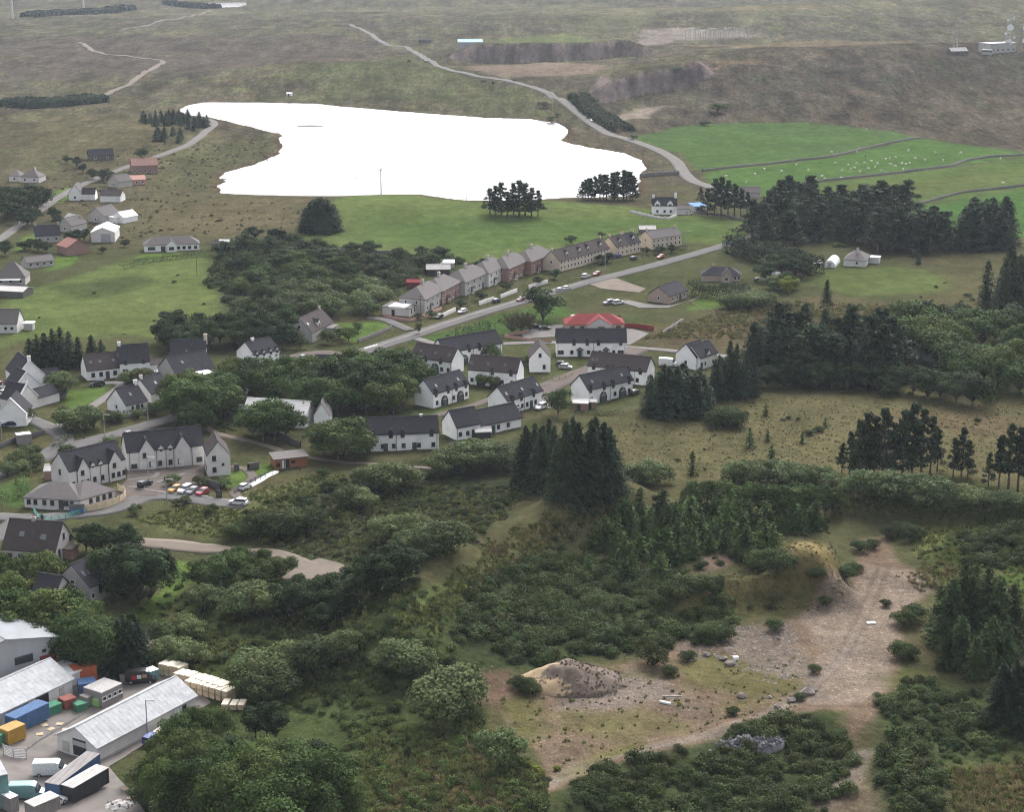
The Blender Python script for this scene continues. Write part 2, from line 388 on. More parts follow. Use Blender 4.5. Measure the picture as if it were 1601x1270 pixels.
def paint(px, col, feather=2.0, amp=2.0, mask=(0.5, 0, 0), strength=1.0, world=None, sc=9.0):
    P = world if world is not None else GL(px)
    A = np.array(P); mx = feather + amp + 2
    idx = np.nonzero((gx > A[:, 0].min() - mx) & (gx < A[:, 0].max() + mx) & (gy > A[:, 1].min() - mx) & (gy < A[:, 1].max() + mx))[0]
    if not len(idx): return
    x, y = gx[idx], gy[idx]
    d = sdf(x, y, P) + amp * fbm(x / sc, y / sc, 3, 61)
    wgt = (sstep(-feather, feather, d) * strength)[:, None]
    gC[idx] = gC[idx] * (1 - wgt) + np.asarray(col) * wgt
    gM[idx] = gM[idx] * (1 - wgt) + np.asarray(mask) * wgt
def stripe(px, width, col, feather=1.5, amp=1.0, mask=(0.4, 0, 0), strength=1.0):
    P = GL(px); A = np.array(P); mx = width + feather + amp + 2
    idx = np.nonzero((gx > A[:, 0].min() - mx) & (gx < A[:, 0].max() + mx) & (gy > A[:, 1].min() - mx) & (gy < A[:, 1].max() + mx))[0]
    if not len(idx): return
    x, y = gx[idx], gy[idx]
    d = width / 2 - seg_dist(x, y, P) + amp * fbm(x / 6, y / 6, 3, 63)
    wgt = (sstep(-feather, feather, d) * strength)[:, None]
    gC[idx] = gC[idx] * (1 - wgt) + np.asarray(col) * wgt
    gM[idx] = gM[idx] * (1 - wgt) + np.asarray(mask) * wgt

MOORR, HEATH, OLIVE = (0.074, 0.063, 0.048), (0.064, 0.056, 0.045), (0.085, 0.088, 0.042)
PAST, PASTM, LAWN, TAN = (0.068, 0.114, 0.038), (0.103, 0.136, 0.047), (0.090, 0.140, 0.038), (0.118, 0.108, 0.056)
GRAV, DIRT, TARM, SCRUB = (0.215, 0.172, 0.138), (0.158, 0.117, 0.085), (0.165, 0.155, 0.15), (0.055, 0.068, 0.031)
# moors
paint([(1000,215),(1130,190),(1250,190),(1400,205),(1601,236),(1700,240),(1700,60),(1450,66),(1250,72),(1130,95),(1010,130)], MOORR, 30, 40, (1, 0, 0), 1, None, 60)
paint([(1190,170),(1300,140),(1500,120),(1700,130),(1700,90),(1400,85),(1200,100)], HEATH, 40, 50, (1, 0, 0), 0.9, None, 60)
paint([(0,60),(300,55),(600,60),(560,95),(260,120),(0,130)], (0.088, 0.072, 0.060), 50, 60, (0.8, 0, 0), 0.8, None, 90)
paint([(0,28),(500,18),(1200,20),(1601,25),(1601,10),(900,6),(0,12)], (0.125, 0.118, 0.075), 60, 80, (0.8, 0, 0), 0.8, None, 120)
paint([(500,100),(640,85),(800,130),(890,170),(880,185),(760,180),(560,160),(430,150)], (0.082, 0.088, 0.045), 30, 40, (0.8, 0, 0), 0.8, None, 60)
paint([(0,180),(200,180),(420,215),(430,240),(330,300),(470,310),(470,360),(330,372),(190,380),(0,300)], (0.098, 0.088, 0.052), 20, 25, (0.9, 0, 0), 0.8, None, 40)
paint([(260,235),(430,215),(440,235),(350,270),(330,298),(260,290)], (0.080, 0.084, 0.044), 12, 12, (0.8, 0, 0), 0.8)
paint([(220,320),(470,312),(480,350),(330,372),(240,365)], (0.125, 0.105, 0.062), 10, 16, (0.9, 0, 0), 0.6)
# enclosed fields
paint([(985,215),(1060,198),(1130,193),(1250,191),(1400,206),(1440,216),(1300,245),(1100,267),(1085,264),(1062,240)], PAST, 3, 3, (0.1, 0, 1))
paint([(1100,269),(1300,246),(1440,217),(1620,241),(1620,242),(1480,261),(1250,289),(1215,310),(1150,300),(1110,288)], (0.070, 0.125, 0.036), 3, 2, (0.15, 0, 1))
paint([(1240,291),(1480,263),(1620,244),(1620,292),(1430,322),(1400,340),(1280,330)], (0.082, 0.122, 0.039), 4, 3, (0.3, 0, 0.8))
paint([(1260,300),(1400,285),(1601,262),(1601,280),(1430,310)], (0.105, 0.115, 0.046), 10, 10, (0.3, 0, 0.8), 0.5)
paint([(1425,324),(1620,293),(1620,372),(1430,360)], (0.062, 0.120, 0.034), 3, 2, (0.1, 0, 1))
paint([(520,312),(600,302),(660,302),(735,316),(860,314),(1000,325),(1175,346),(1168,385),(1070,378),(960,380),(850,395),(740,412),(640,398),(560,394),(440,388),(478,350)], PASTM, 4, 4, (0.25, 0, 0.8))
paint([(560,345),(760,340),(1000,345),(1160,355),(1100,372),(860,385),(720,400),(600,380)], (0.068, 0.112, 0.034), 14, 14, (0.2, 0, 1), 0.75, None, 25)
paint([(60,450),(200,408),(320,398),(345,440),(350,500),(240,525),(60,532),(-10,545),(-10,480)], PASTM, 4, 6, (0.35, 0, 0.7))
paint([(70,450),(210,430),(250,445),(130,470)], (0.062, 0.078, 0.034), 5, 6, (0.8, 0, 0), 0.8)
paint([(120,480),(300,450),(330,500),(150,520)], (0.105, 0.125, 0.045), 10, 10, (0.3, 0, 0.8), 0.7)
paint([(1290,420),(1400,415),(1490,435),(1470,458),(1330,462),(1250,440)], (0.088, 0.112, 0.040), 4, 4, (0.3, 0, 0.7))
paint([(960,665),(1000,650),(1120,635),(1380,605),(1620,620),(1620,770),(1480,745),(1300,738),(1130,755),(1010,745),(955,715)], TAN, 4, 5, (0.45, 0, 0.3))
paint([(1000,700),(1200,680),(1400,690),(1601,690),(1601,730),(1300,725),(1050,735)], (0.105, 0.098, 0.050), 6, 8, (0.8, 0, 0), 0.6)
paint([(1300,640),(1601,650),(1601,690),(1380,670)], (0.135, 0.095, 0.062), 6, 8, (0.8, 0, 0), 0.5)
paint([(1000,530),(1060,500),(1180,470),(1280,462),(1480,480),(1350,505),(1180,525),(1140,553),(1020,545)], (0.098, 0.085, 0.050), 5, 7, (0.9, 0, 0))
paint([(1200,520),(1040,540),(1130,505),(1190,500)], (0.105, 0.068, 0.050), 5, 6, (0.9, 0, 0), 0.6)
paint([(640,535),(780,492),(860,472),(905,490),(870,515),(800,522),(700,533)], (0.064, 0.108, 0.034), 2, 2, (0.4, 0, 0.6))
paint([(860,495),(1000,490),(1030,500),(960,530),(980,545),(860,515)], (0.070, 0.085, 0.036), 4, 4, (0.7, 0, 0))
# gardens and lawns
for pg in ([(522,505),(600,503),(610,512),(555,536),(520,522)], [(102,612),(165,605),(172,622),(100,644)], [(340,742),(425,724),(432,736),(368,768),(335,756)],
           [(165,985),(215,950),(252,925),(246,880),(335,878),(300,905),(272,945),(215,990)], [(195,405),(228,396),(300,393),(250,402)], [(75,425),(110,415),(125,405),(120,395),(60,410)],
           [(1075,486),(1090,465),(1130,470),(1140,480)], [(85,300),(105,292),(110,310),(90,318)], [(20,395),(60,380),(55,365),(35,372)]):
    paint(pg, LAWN, 1.2, 1.0, (0.1, 0, 1))
paint([(640,640),(740,640),(790,660),(720,650),(650,655)], (0.085, 0.115, 0.042), 1, 1, (0.3, 0, 0.6))
paint([(640,560),(870,555),(1040,590),(1000,640),(850,640),(650,640)], (0.082, 0.095, 0.042), 3, 3, (0.5, 0, 0.4), 0.8)
paint([(0,760),(40,745),(60,770),(30,795),(0,790)], (0.072, 0.118, 0.038), 1.5, 1, (0.2, 0, 0.8))
# scrub land and banks
paint([(330,375),(450,368),(560,394),(690,398),(740,412),(640,442),(600,480),(480,500),(350,490)], SCRUB, 4, 6, (0.8, 0, 0))
paint([(390,790),(560,740),(820,690),(820,780),(740,850),(620,910),(540,890),(400,850)], (0.052, 0.060, 0.032), 4, 5, (0.9, 0, 0))
paint([(195,815),(360,780),(480,745),(560,745),(440,800),(380,845),(260,835)], (0.095, 0.105, 0.046), 3, 4, (0.8, 0, 0))
paint([(230,1020),(330,900),(540,930),(640,910),(740,1000),(760,1110),(740,1160),(860,1215),(860,1300),(200,1300)], (0.062, 0.082, 0.032), 4, 5, (0.9, 0, 0))
paint([(560,1200),(760,1140),(840,1210),(850,1300),(560,1300)], (0.078, 0.082, 0.034), 4, 6, (1, 0, 0), 0.8)
paint([(600,1230),(720,1200),(790,1250),(780,1300),(600,1300)], (0.105, 0.068, 0.042), 4, 6, (1, 0, 0), 0.55)
paint([(630,960),(720,890),(790,860),(830,840),(800,860),(740,910),(700,960),(680,990)], (0.115, 0.145, 0.052), 2, 3, (0.7, 0, 0.2))  # ridge grass lightened, strong light on the crest put into its colour
paint([(740,870),(820,825),(900,785),(965,770),(960,790),(880,830),(800,865)], (0.130, 0.125, 0.060), 2, 2, (0.8, 0, 0))  # dry grass tone with the lit crest painted in
paint([(700,990),(760,900),(850,850),(1060,900),(1160,960),(1130,1010),(1000,1020),(860,1040),(760,1050)], SCRUB, 3, 4, (0.9, 0, 0))
paint([(880,1250),(1000,1185),(1160,1135),(1300,1112),(1340,1160),(1340,1300),(860,1300)], SCRUB, 3, 4, (0.9, 0, 0))
paint([(1365,1085),(1460,1060),(1620,1080),(1620,1210),(1480,1200),(1490,1300),(1370,1300)], (0.055, 0.068, 0.03), 3, 4, (0.9, 0, 0))
paint([(1480,1205),(1620,1190),(1620,1320),(1495,1320)], (0.135, 0.108, 0.052), 3, 4, (0.9, 0, 0))
paint([(1560,1180),(1620,1170),(1620,1195),(1490,1205)], (0.085, 0.10, 0.04), 2, 3, (0.8, 0, 0.2), 0.8)
paint([(1440,860),(1500,820),(1620,815),(1620,900),(1540,905),(1450,890)], (0.062, 0.090, 0.030), 3, 4, (0.7, 0, 0.2))
paint([(1420,830),(1520,815),(1500,835),(1440,870)], (0.125, 0.135, 0.045), 2, 3, (0.4, 0, 0.5), 0.8)
paint([(1440,900),(1540,885),(1620,900),(1620,950),(1480,925)], (0.115, 0.115, 0.048), 2, 4, (0.6, 0, 0.3))
paint([(1560,900),(1620,890),(1620,960),(1570,940)], (0.070, 0.120, 0.034), 2, 3, (0.4, 0, 0.6), 0.8)
paint([(1060,925),(1130,912),(1220,895),(1235,850),(1262,843),(1290,850),(1310,890),(1318,940),(1280,950),(1060,960)], (0.185, 0.152, 0.072), 1.5, 1.5, (0.6, 0, 0.1))
paint([(1060,935),(1140,920),(1230,908),(1290,915),(1300,945),(1240,965),(1080,965)], (0.075, 0.078, 0.035), 1.2, 1.5, (1, 0, 0), 0.7)  # shade on the near face of the bank, painted into the ground colour
paint([(1215,880),(1225,858),(1248,845),(1262,846),(1235,870)], (0.24, 0.18, 0.12), 0.8, 1, (0.3, 0.4, 0), 0.8)
paint([(1180,770),(1290,772),(1590,795),(1590,815),(1400,808),(1280,790)], (0.088, 0.098, 0.042), 2, 2, (0.8, 0, 0))
# quarry floor and haul road
QF = [(765,1080),(850,1062),(965,1045),(1050,1012),(1150,985),(1240,962),(1325,905),(1338,868),(1345,842),(1385,838),(1402,875),(1440,905),(1465,918),(1425,960),(1400,1000),
      (1415,1045),(1385,1080),(1365,1110),(1345,1180),(1315,1150),(1335,1112),(1250,1112),(1130,1152),(1000,1185),(900,1215),(862,1235),(850,1200),(830,1180),(790,1140)]
paint(QF, DIRT, 1.2, 2.0, (0.35, 0.8, 0))
paint([(1240,965),(1330,915),(1350,880),(1440,895),(1470,915),(1420,960),(1395,1010),(1400,1050),(1350,1095),(1290,1100),(1255,1080),(1290,1020)], GRAV, 1.5, 2.5, (0.2, 1, 0))
paint([(900,1075),(1010,1050),(1040,1080),(960,1110),(880,1110)], (0.205, 0.17, 0.15), 2, 3, (0.2, 0.9, 0), 0.8)
stripe([(860,1228),(905,1200),(1000,1175),(1130,1142),(1210,1115),(1260,1085),(1310,1040),(1340,990)], 3.4, (0.225, 0.185, 0.155), 1, 0.8, (0.1, 0.8, 0))
stripe([(1345,1180),(1330,1215),(1310,1240),(1290,1262)], 3.5, (0.215, 0.18, 0.15), 1, 1.5, (0.1, 1, 0), 0.8)
for pg, st in (([(770,1095),(830,1085),(850,1140),(840,1185),(800,1150)], 0.8), ([(1040,1030),(1110,1020),(1230,1045),(1255,1075),(1180,1095),(1090,1080)], 0.7), ([(990,1175),(880,1215),(920,1185),(1010,1160)], 0.8),
               ([(1385,1060),(1420,1040),(1460,1055),(1400,1075)], 0.7), ([(880,1120),(1000,1110),(1080,1135),(980,1160),(900,1150)], 0.5), ([(1120,1090),(1240,1085),(1200,1105),(1120,1115)], 0.5)):
    paint(pg, (0.110, 0.112, 0.040), 2.5, 3, (0.5, 0.1, 0.2), st)
paint([(1060,1010),(1150,980),(1240,970),(1265,1060),(1200,1050),(1130,1010)], (0.155, 0.13, 0.11), 2, 3, (0.6, 0.7, 0), 0.7)
paint([(1070,890),(1110,862),(1150,860),(1140,885),(1100,895)], (0.18, 0.125, 0.105), 1.5, 2, (0.3, 0.6, 0), 0.8)
paint([(730,1060),(790,1050),(800,1085),(770,1110),(740,1090)], (0.15, 0.10, 0.075), 2, 2, (0.5, 0.4, 0), 0.8)
paint([(1290,1262),(1340,1200),(1370,1240),(1380,1300),(1270,1300)], (0.16, 0.12, 0.09), 2, 2, (0.7, 0.5, 0), 0.7)
for k in range(26):
    x0, y0 = rnd.uniform(880, 1300), rnd.uniform(1020, 1170); 
    dcol = [(0.12, 0.092, 0.072), (0.20, 0.165, 0.14), (0.105, 0.105, 0.045), (0.14, 0.125, 0.06)][k % 4]; w_, h_ = rnd.uniform(15, 45), rnd.uniform(4, 10)
    if bool(inside(np.array([x0]), np.array([y0]), QF)[0]): paint([(x0 - w_, y0), (x0, y0 - h_), (x0 + w_, y0 + 2), (x0, y0 + h_)], dcol, 1.5, 2.5, (0.3, 0.7, 0.1), 0.6)
for dx in (-9, 9): stripe([(905 + dx, 1201), (1000 + dx, 1176), (1130 + dx, 1143), (1210 + dx, 1116), (1260 + dx, 1086), (1308 + dx, 1042), (1336 + dx, 990), (1365 + dx, 930), (1385 + dx, 880)], .7, (0.13, 0.10, 0.08), .5, .6, (0.1, 0.5, 0), .6)
# distant quarries
paint([(700,104),(780,101),(880,98),(960,104),(930,114),(850,119),(790,120)], (0.185, 0.145, 0.115), 6, 8, (0.2, 0.5, 0), 0.9)
paint([(955,182),(1000,170),(1035,166),(1010,184),(965,188)], (0.23, 0.19, 0.165), 5, 6, (0.2, 0.6, 0), 0.9)
paint([(960,60),(1010,46),(1060,44),(1175,50),(1180,58),(1060,62)], (0.24, 0.205, 0.18), 10, 14, (0.2, 0.5, 0), 0.8)
paint([(720,72),(800,58),(880,52),(935,60),(930,68),(830,74)], (0.125, 0.145, 0.06), 10, 14, (0.4, 0, 0.5), 0.8)
paint([(900,38),(960,22),(1030,20),(1010,40),(950,48)], (0.125, 0.130, 0.075), 12, 20, (0.5, 0, 0.5), 0.7)
paint([(870,22),(960,12),(1100,10),(1100,16),(950,25)], (0.16, 0.145, 0.09), 15, 20, (0.5, 0, 0), 0.6)
for pg in ([(1110,12),(1280,8),(1285,12),(1120,16)], [(1340,9),(1400,5),(1395,10)], [(1430,14),(1465,10),(1460,16)], [(1100,95),(1190,90),(1200,100),(1120,104)], [(1140,72),(1060,70),(1300,62),(1450,66),(1300,72)]):
    paint(pg, (0.18, 0.14, 0.085), 10, 16, (0.6, 0, 0), 0.6, None, 40)
stripe([(1000,118),(1080,108),(1130,102)], 3, (0.19, 0.13, 0.10), 3, 3, (0.3, 0, 0), 0.8)
# slope-driven bare rock on the quarry faces
e = 0.8
gxs = (height(gx + e, gy) - height(gx - e, gy)) / (2 * e); gys = (height(gx, gy + e) - height(gx, gy - e)) / (2 * e)
sl = np.hypot(gxs, gys)
rk = ((gy > 1050) & (gy < 2300) & (gx > -100) & (gx < 420)) * sstep(0.32, 0.62, sl)
gC[:] = gC * (1 - rk[:, None]) + (np.array((0.175, 0.14, 0.135)) * (1 + 0.75 * fbm(gx / 7, gy / 30, 3, 71)[:, None])) * rk[:, None]
gM[:] = gM * (1 - rk[:, None]) + np.array((0.3, 0.9, 0)) * rk[:, None]
# wet edge of the loch
m_ = (gy > 850) & (gy < 1450)
dl = np.full(len(gx), -99.0); dl[m_] = sdf(gx[m_], gy[m_], LOCH)
sh = (sstep(-7, -2, dl))[:, None]
gC[:] = gC * (1 - sh) + np.array((0.085, 0.066, 0.042)) * sh

def ground_material():
    m, t, p, o = nodes('land'); at = t.nodes.new('ShaderNodeVertexColor'); at.layer_name = 'Col'
    mk = t.nodes.new('ShaderNodeVertexColor'); mk.layer_name = 'Msk'
    sp = t.nodes.new('ShaderNodeSeparateColor'); t.links.new(mk.outputs[0], sp.inputs[0])
    geo = t.nodes.new('ShaderNodeNewGeometry'); P = geo.outputs['Position']
    mp = N(t, 'ShaderNodeMapping', Scale=(1, 0.8, 1)); t.links.new(P, mp.inputs[0]); P2 = mp.outputs[0]
    c = mixc(t, at.outputs[0], (0.66, 0.655, 0.63), 1.0, 'MULTIPLY')
    nA, nB, nC, nD = noise(t, P2, 0.035, 5, 0.6), noise(t, P2, 0.16, 5, 0.65), noise(t, P2, 0.55, 5, 0.7), noise(t, P2, 2.2, 4, 0.7)
    def mulv(c, src, a, b, lo, hi, fac=1.0):
        r = ramp(t, src, a, b, lo, hi); g = t.nodes.new('ShaderNodeCombineColor')
        for k in range(3): t.links.new(r, g.inputs[k])
        return mixc(t, c, g.outputs[0], fac, 'MULTIPLY')
    c = mulv(c, nA, 0.3, 0.7, 0.84, 1.18)
    c = mulv(c, nB, 0.3, 0.7, 0.76, 1.26)
    # tussocks: dark and straw-coloured clumps
    tus = N(t, 'ShaderNodeMath', operation='MULTIPLY'); t.links.new(ramp(t, nC, 0.5, 0.66, 0, 0.85), tus.inputs[0]); t.links.new(sp.outputs[0], tus.inputs[1])
    dark = mixc(t, c, (0.40, 0.42, 0.40), 1.0, 'MULTIPLY'); c = mixc(t, c, dark, tus.outputs[0])
    st = N(t, 'ShaderNodeMath', operation='MULTIPLY'); t.links.new(ramp(t, noise(t, P2, 0.9, 4, 0.7), 0.55, 0.72, 0, 0.7), st.inputs[0]); t.links.new(sp.outputs[0], st.inputs[1])
    straw = mixc(t, c, (1.95, 1.7, 1.45), 1.0, 'MULTIPLY'); c = mixc(t, c, straw, st.outputs[0])
    c = mulv(c, nD, 0.3, 0.7, 0.75, 1.25)
    fmask = N(t, 'ShaderNodeMath', operation='MULTIPLY'); px_ = t.nodes.new('ShaderNodeSeparateXYZ'); t.links.new(P, px_.inputs[0])
    t.links.new(ramp(t, px_.outputs[1], 750, 1200, 0, 1), fmask.inputs[0]); t.links.new(sp.outputs[0], fmask.inputs[1])
    mpf = N(t, 'ShaderNodeMapping', Scale=(1, 0.22, 1), Rotation=(0, 0, 0.25)); t.links.new(P, mpf.inputs[0])
    f1 = noise(t, mpf.outputs[0], 0.11, 6, 0.75); f2 = noise(t, mpf.outputs[0], 0.028, 5, 0.65); f3 = noise(t, mpf.outputs[0], 0.45, 4, 0.8)
    c0 = c; c = mulv(c, f2, 0.35, 0.68, 0.68, 1.4); c = mulv(c, f1, 0.38, 0.64, 0.66, 1.42); c = mulv(c, f3, 0.38, 0.64, 0.68, 1.38)
    c = mixc(t, c, mixc(t, c, (1.4, 1.2, 1.0), 1.0, 'MULTIPLY'), ramp(t, noise(t, mpf.outputs[0], 0.06, 5, 0.7), 0.52, 0.66, 0, 0.35)); c = mixc(t, c, mixc(t, c, (0.85, 1.15, 0.85), 1.0, 'MULTIPLY'), ramp(t, noise(t, mpf.outputs[0], 0.045, 5, 0.7), 0.55, 0.68, 0, 0.7))
    c = mixc(t, c0, c, fmask.outputs[0])
    # mown grass: soft yellowing
    mw = N(t, 'ShaderNodeMath', operation='MULTIPLY'); t.links.new(ramp(t, nB, 0.5, 0.75, 0, 0.5), mw.inputs[0]); t.links.new(sp.outputs[2], mw.inputs[1])
    c = mixc(t, c, mixc(t, c, (1.4, 1.1, 1.1), 1.0, 'MULTIPLY'), mw.outputs[0])
    # stones
    vo = N(t, 'ShaderNodeTexVoronoi', Scale=1.5); t.links.new(P, vo.inputs['Vector'])
    sv = t.nodes.new('ShaderNodeSeparateColor'); t.links.new(vo.outputs['Color'], sv.inputs[0])
    gsel = N(t, 'ShaderNodeMath', operation='MULTIPLY'); t.links.new(ramp(t, vo.outputs['Distance'], 0.25, 0.45, 1, 0), gsel.inputs[0]); t.links.new(sp.outputs[1], gsel.inputs[1])
    stone = mulv(c, sv.outputs[0], 0, 1, 0.45, 1.75); c = mixc(t, c, stone, gsel.outputs[0])
    t.links.new(c, p.inputs['Base Color']); p.inputs['Roughness'].default_value = 1.0; p.inputs['Specular IOR Level'].default_value = 0.0
    ad = N(t, 'ShaderNodeMath', operation='ADD'); t.links.new(nC, ad.inputs[0]); t.links.new(nB, ad.inputs[1])
    b = N(t, 'ShaderNodeBump', Strength=0.8, Distance=0.9); t.links.new(ad.outputs[0], b.inputs['Height']); t.links.new(b.outputs[0], p.inputs['Normal'])
    return m
me = np_mesh('ground', np.stack([gx, gy, gz], 1), gF, ground_material(), True)
for nm, A in (('Col', gC), ('Msk', gM)):
    ca = me.color_attributes.new(nm, 'FLOAT_COLOR', 'POINT')
    ca.data.foreach_set('color', np.concatenate([np.clip(A, 0, 1), np.ones((len(gx), 1))], 1).astype(np.float32).ravel())
tag(link('ground', me), 'open moorland, pasture and village land under soft daylight', None, None, 'structure')

# ------------------------------------------------------------------ water
def water(name, P, label, z=-0.5):
    A = np.array(P); c = A.mean(0); n = len(A)
    big = [tuple(c + (a - c) * 1.0 + (a - c) / np.linalg.norm(a - c) * 14) for a in A]
    x0, x1, y0, y1 = A[:, 0].min() - 8, A[:, 0].max() + 8, A[:, 1].min() - 8, A[:, 1].max() + 8
    nx, ny = 140, 160
    xs = np.linspace(x0, x1, nx); ys = np.linspace(y0, y1, ny); X, Y = np.meshgrid(xs, ys)
    keep = (sdf(X.ravel(), Y.ravel(), P) > -9).reshape(ny, nx)
    V, ids, F = [], -np.ones((ny, nx), int), []
    for j in range(ny - 1):
        for i in range(nx - 1):
            if keep[j, i] and keep[j, i + 1] and keep[j + 1, i] and keep[j + 1, i + 1]:
                q = []
                for jj, ii in ((j, i), (j, i + 1), (j + 1, i + 1), (j + 1, i)):
                    if ids[jj, ii] < 0: ids[jj, ii] = len(V); V.append((xs[ii], ys[jj], z))
                    q.append(ids[jj, ii])
                F.append(q)
    m, t, p, o = nodes(name + '_surface'); p.inputs['Base Color'].default_value = (0.045, 0.05, 0.055, 1)
    p.inputs['Roughness'].default_value = 0.12; p.inputs['IOR'].default_value = 1.333; p.inputs['Specular IOR Level'].default_value = 0.5
    geo = t.nodes.new('ShaderNodeNewGeometry'); b = N(t, 'ShaderNodeBump', Strength=0.12, Distance=0.1)
    t.links.new(noise(t, geo.outputs['Position'], 0.8, 4), b.inputs['Height']); t.links.new(b.outputs[0], p.inputs['Normal'])
    tag(link(name, np_mesh(name, V, F, m)), label, None, None, 'structure')
water('loch_water', LOCH, 'still loch mirroring the bright sky')
water('tarn_water', TARN, 'small bright tarn far out on the moor')

# ------------------------------------------------------------------ roads, paths, yards
KEEP = []                                      # (polyline, half width): nothing grows here
def roadmat(name, col, grav=0.0):
    col = tuple(x * 0.62 for x in col); m, t, p, o = nodes(name); geo = t.nodes.new('ShaderNodeNewGeometry'); P = geo.outputs['Position']
    c = mixc(t, tuple(x * 0.82 for x in col), tuple(x * 1.15 for x in col), ramp(t, noise(t, P, 0.25, 6, 0.7), 0.3, 0.7))
    c = mixc(t, c, tuple(x * 0.7 for x in col), ramp(t, noise(t, P, 2.0, 4, 0.7), 0.55, 0.7, 0, 0.5 + grav * 0.4))
    c = mixc(t, c, (0.09, 0.10, 0.05), ramp(t, noise(t, P, 0.6, 5, 0.7), 0.62, 0.75, 0, grav))
    t.links.new(c, p.inputs['Base Color']); p.inputs['Roughness'].default_value = 1.0; p.inputs['Specular IOR Level'].default_value = 0.03
    return m
M['tarmac'] = roadmat('worn_tarmac', (0.175, 0.165, 0.16)); M['farroad'] = roadmat('pale_tarmac', (0.21, 0.195, 0.18))
M['track'] = roadmat('stony_track', (0.24, 0.20, 0.165), 0.5); M['paving'] = roadmat('brown_block_paving', (0.165, 0.138, 0.122)); M['pave'] = roadmat('pale_paving', (0.24, 0.225, 0.21))
M['conc'] = roadmat('stained_concrete_yard', (0.25, 0.225, 0.205))
def smooth_line(P, step=3.0):
    P = [np.array(p) for p in P]; Q = [2 * P[0] - P[1]] + P + [2 * P[-1] - P[-2]]; out = []
    for i in range(1, len(Q) - 2):
        p0, p1, p2, p3 = Q[i - 1:i + 3]; n = max(2, int(np.linalg.norm(p2 - p1) / step))
        for k in range(n):
            t = k / n
            out.append(0.5 * ((2 * p1) + (p2 - p0) * t + (2 * p0 - 5 * p1 + 4 * p2 - p3) * t * t + (3 * p1 - p0 - 3 * p2 + p3) * t ** 3))
    out.append(P[-1]); return np.array(out)
def ribbon(name, px, width, mat, label, lift=0.06, shift=0.0, step=2.5, wig=0.0, keep=True):
    P = smooth_line(GL(px), step); T = np.gradient(P, axis=0); T /= np.linalg.norm(T, axis=1)[:, None]; Nn = np.stack([-T[:, 1], T[:, 0]], 1)
    offs = [-0.5, -0.5, -0.25, 0, 0.25, 0.5, 0.5]; V = []
    wv = width * (1 + wig * vnoise(np.arange(len(P)) * 0.31, np.arange(len(P)) * 0.0, 5))
    for k, f in enumerate(offs):
        q = P + Nn * (shift + f * wv[:, None]); z = height(q[:, 0], q[:, 1]) + lift + 0.00016 * q[:, 1]
        if k in (0, 6): z = z - 0.6
        V.append(np.column_stack([q, z]))
    n = len(P); V = np.concatenate(V); F = [(k * n + i, (k + 1) * n + i, (k + 1) * n + i + 1, k * n + i + 1)[::-1] for k in range(6) for i in range(n - 1)]
    if keep: KEEP.append(([tuple(p) for p in P[::3]] + [tuple(P[-1])], width / 2 + abs(shift)))
    return tag(link(name, np_mesh(name, V, F, mat, False)), label, None, None, 'structure')
from mathutils.geometry import delaunay_2d_cdt
def sheet(name, px, mat, label, lift=0.05, step=2.0):
    P = GL(px); B = []
    for (x0, y0), (x1, y1) in zip(P, P[1:] + P[:1]):
        n = max(1, int(math.hypot(x1 - x0, y1 - y0) / step)); B += [(x0 + (x1 - x0) * k / n, y0 + (y1 - y0) * k / n) for k in range(n)]
    A = np.array(P); gxx, gyy = np.meshgrid(np.arange(A[:, 0].min(), A[:, 0].max(), step), np.arange(A[:, 1].min(), A[:, 1].max(), step))
    ins = sdf(gxx.ravel(), gyy.ravel(), P) > step * 0.4
    I = np.stack([gxx.ravel()[ins], gyy.ravel()[ins]], 1)
    vs = [Vector(b) for b in B] + [Vector(i) for i in I]
    r = delaunay_2d_cdt(vs, [(i, (i + 1) % len(B)) for i in range(len(B))], [], 1, 1e-4)
    q = np.array([(v.x, v.y) for v in r[0]]); z = height(q[:, 0], q[:, 1]) + lift + 0.00016 * q[:, 1]
    me = bpy.data.meshes.new(name); me.from_pydata([(*a, b) for a, b in zip(q, z)], [], [tuple(f) for f in r[2]]); me.materials.append(mat)
    KEEP.append((P + [P[0]], 0.3)); KEEP_AREA.append(P)
    return tag(link(name, me), label, None, None, 'structure')
KEEP_AREA = []
ribbon('road', [(548,38),(575,52),(602,68),(640,78),(665,92),(690,105),(740,118),(800,128),(850,143),(880,158),(905,178),(932,198),(955,211),(990,221),(1030,236),(1056,252),(1070,272),(1085,284),(1110,293),(1160,312),(1205,335),(1215,352),(1190,366)], 7.0, M['farroad'], 'grey road winding past the loch up to the moor', 0.12)
ribbon('road', [(1190,366),(1140,382),(1060,405),(985,425),(900,447),(820,470),(740,494),(690,510),(640,527),(600,540),(560,553),(520,566),(470,583),(400,608),(330,633),(270,655),(200,675),(120,697),(60,718),(0,740),(-60,762)], 6.6, M['tarmac'], 'village main road running past the stone terrace', 0.10)
ribbon('pavement', [(905,442),(820,465),(740,489),(690,505),(640,522),(560,548),(520,561)], 1.7, M['pave'], 'pale pavement beside the village main road', 0.20, 2.2, keep=False)
ribbon('road', [(-40,395),(0,374),(40,345),(75,320),(95,307),(120,293),(180,268),(230,250),(265,238),(300,223),(325,203),(335,192),(318,184)], 5.0, M['farroad'], 'narrow lane past the far cottages to the loch shore', 0.10)
ribbon('track', [(146,160),(175,143),(205,130),(238,108),(254,97),(230,92),(200,88),(160,84),(140,76),(124,66)], 5.5, M['track'], 'pale peat track zigzagging over the moor', 0.3, wig=0.3)
ribbon('track', [(330,17),(285,28),(230,40),(190,47)], 6.0, M['track'], 'faint track beyond the moor towards the tarn', 0.4, wig=0.5)
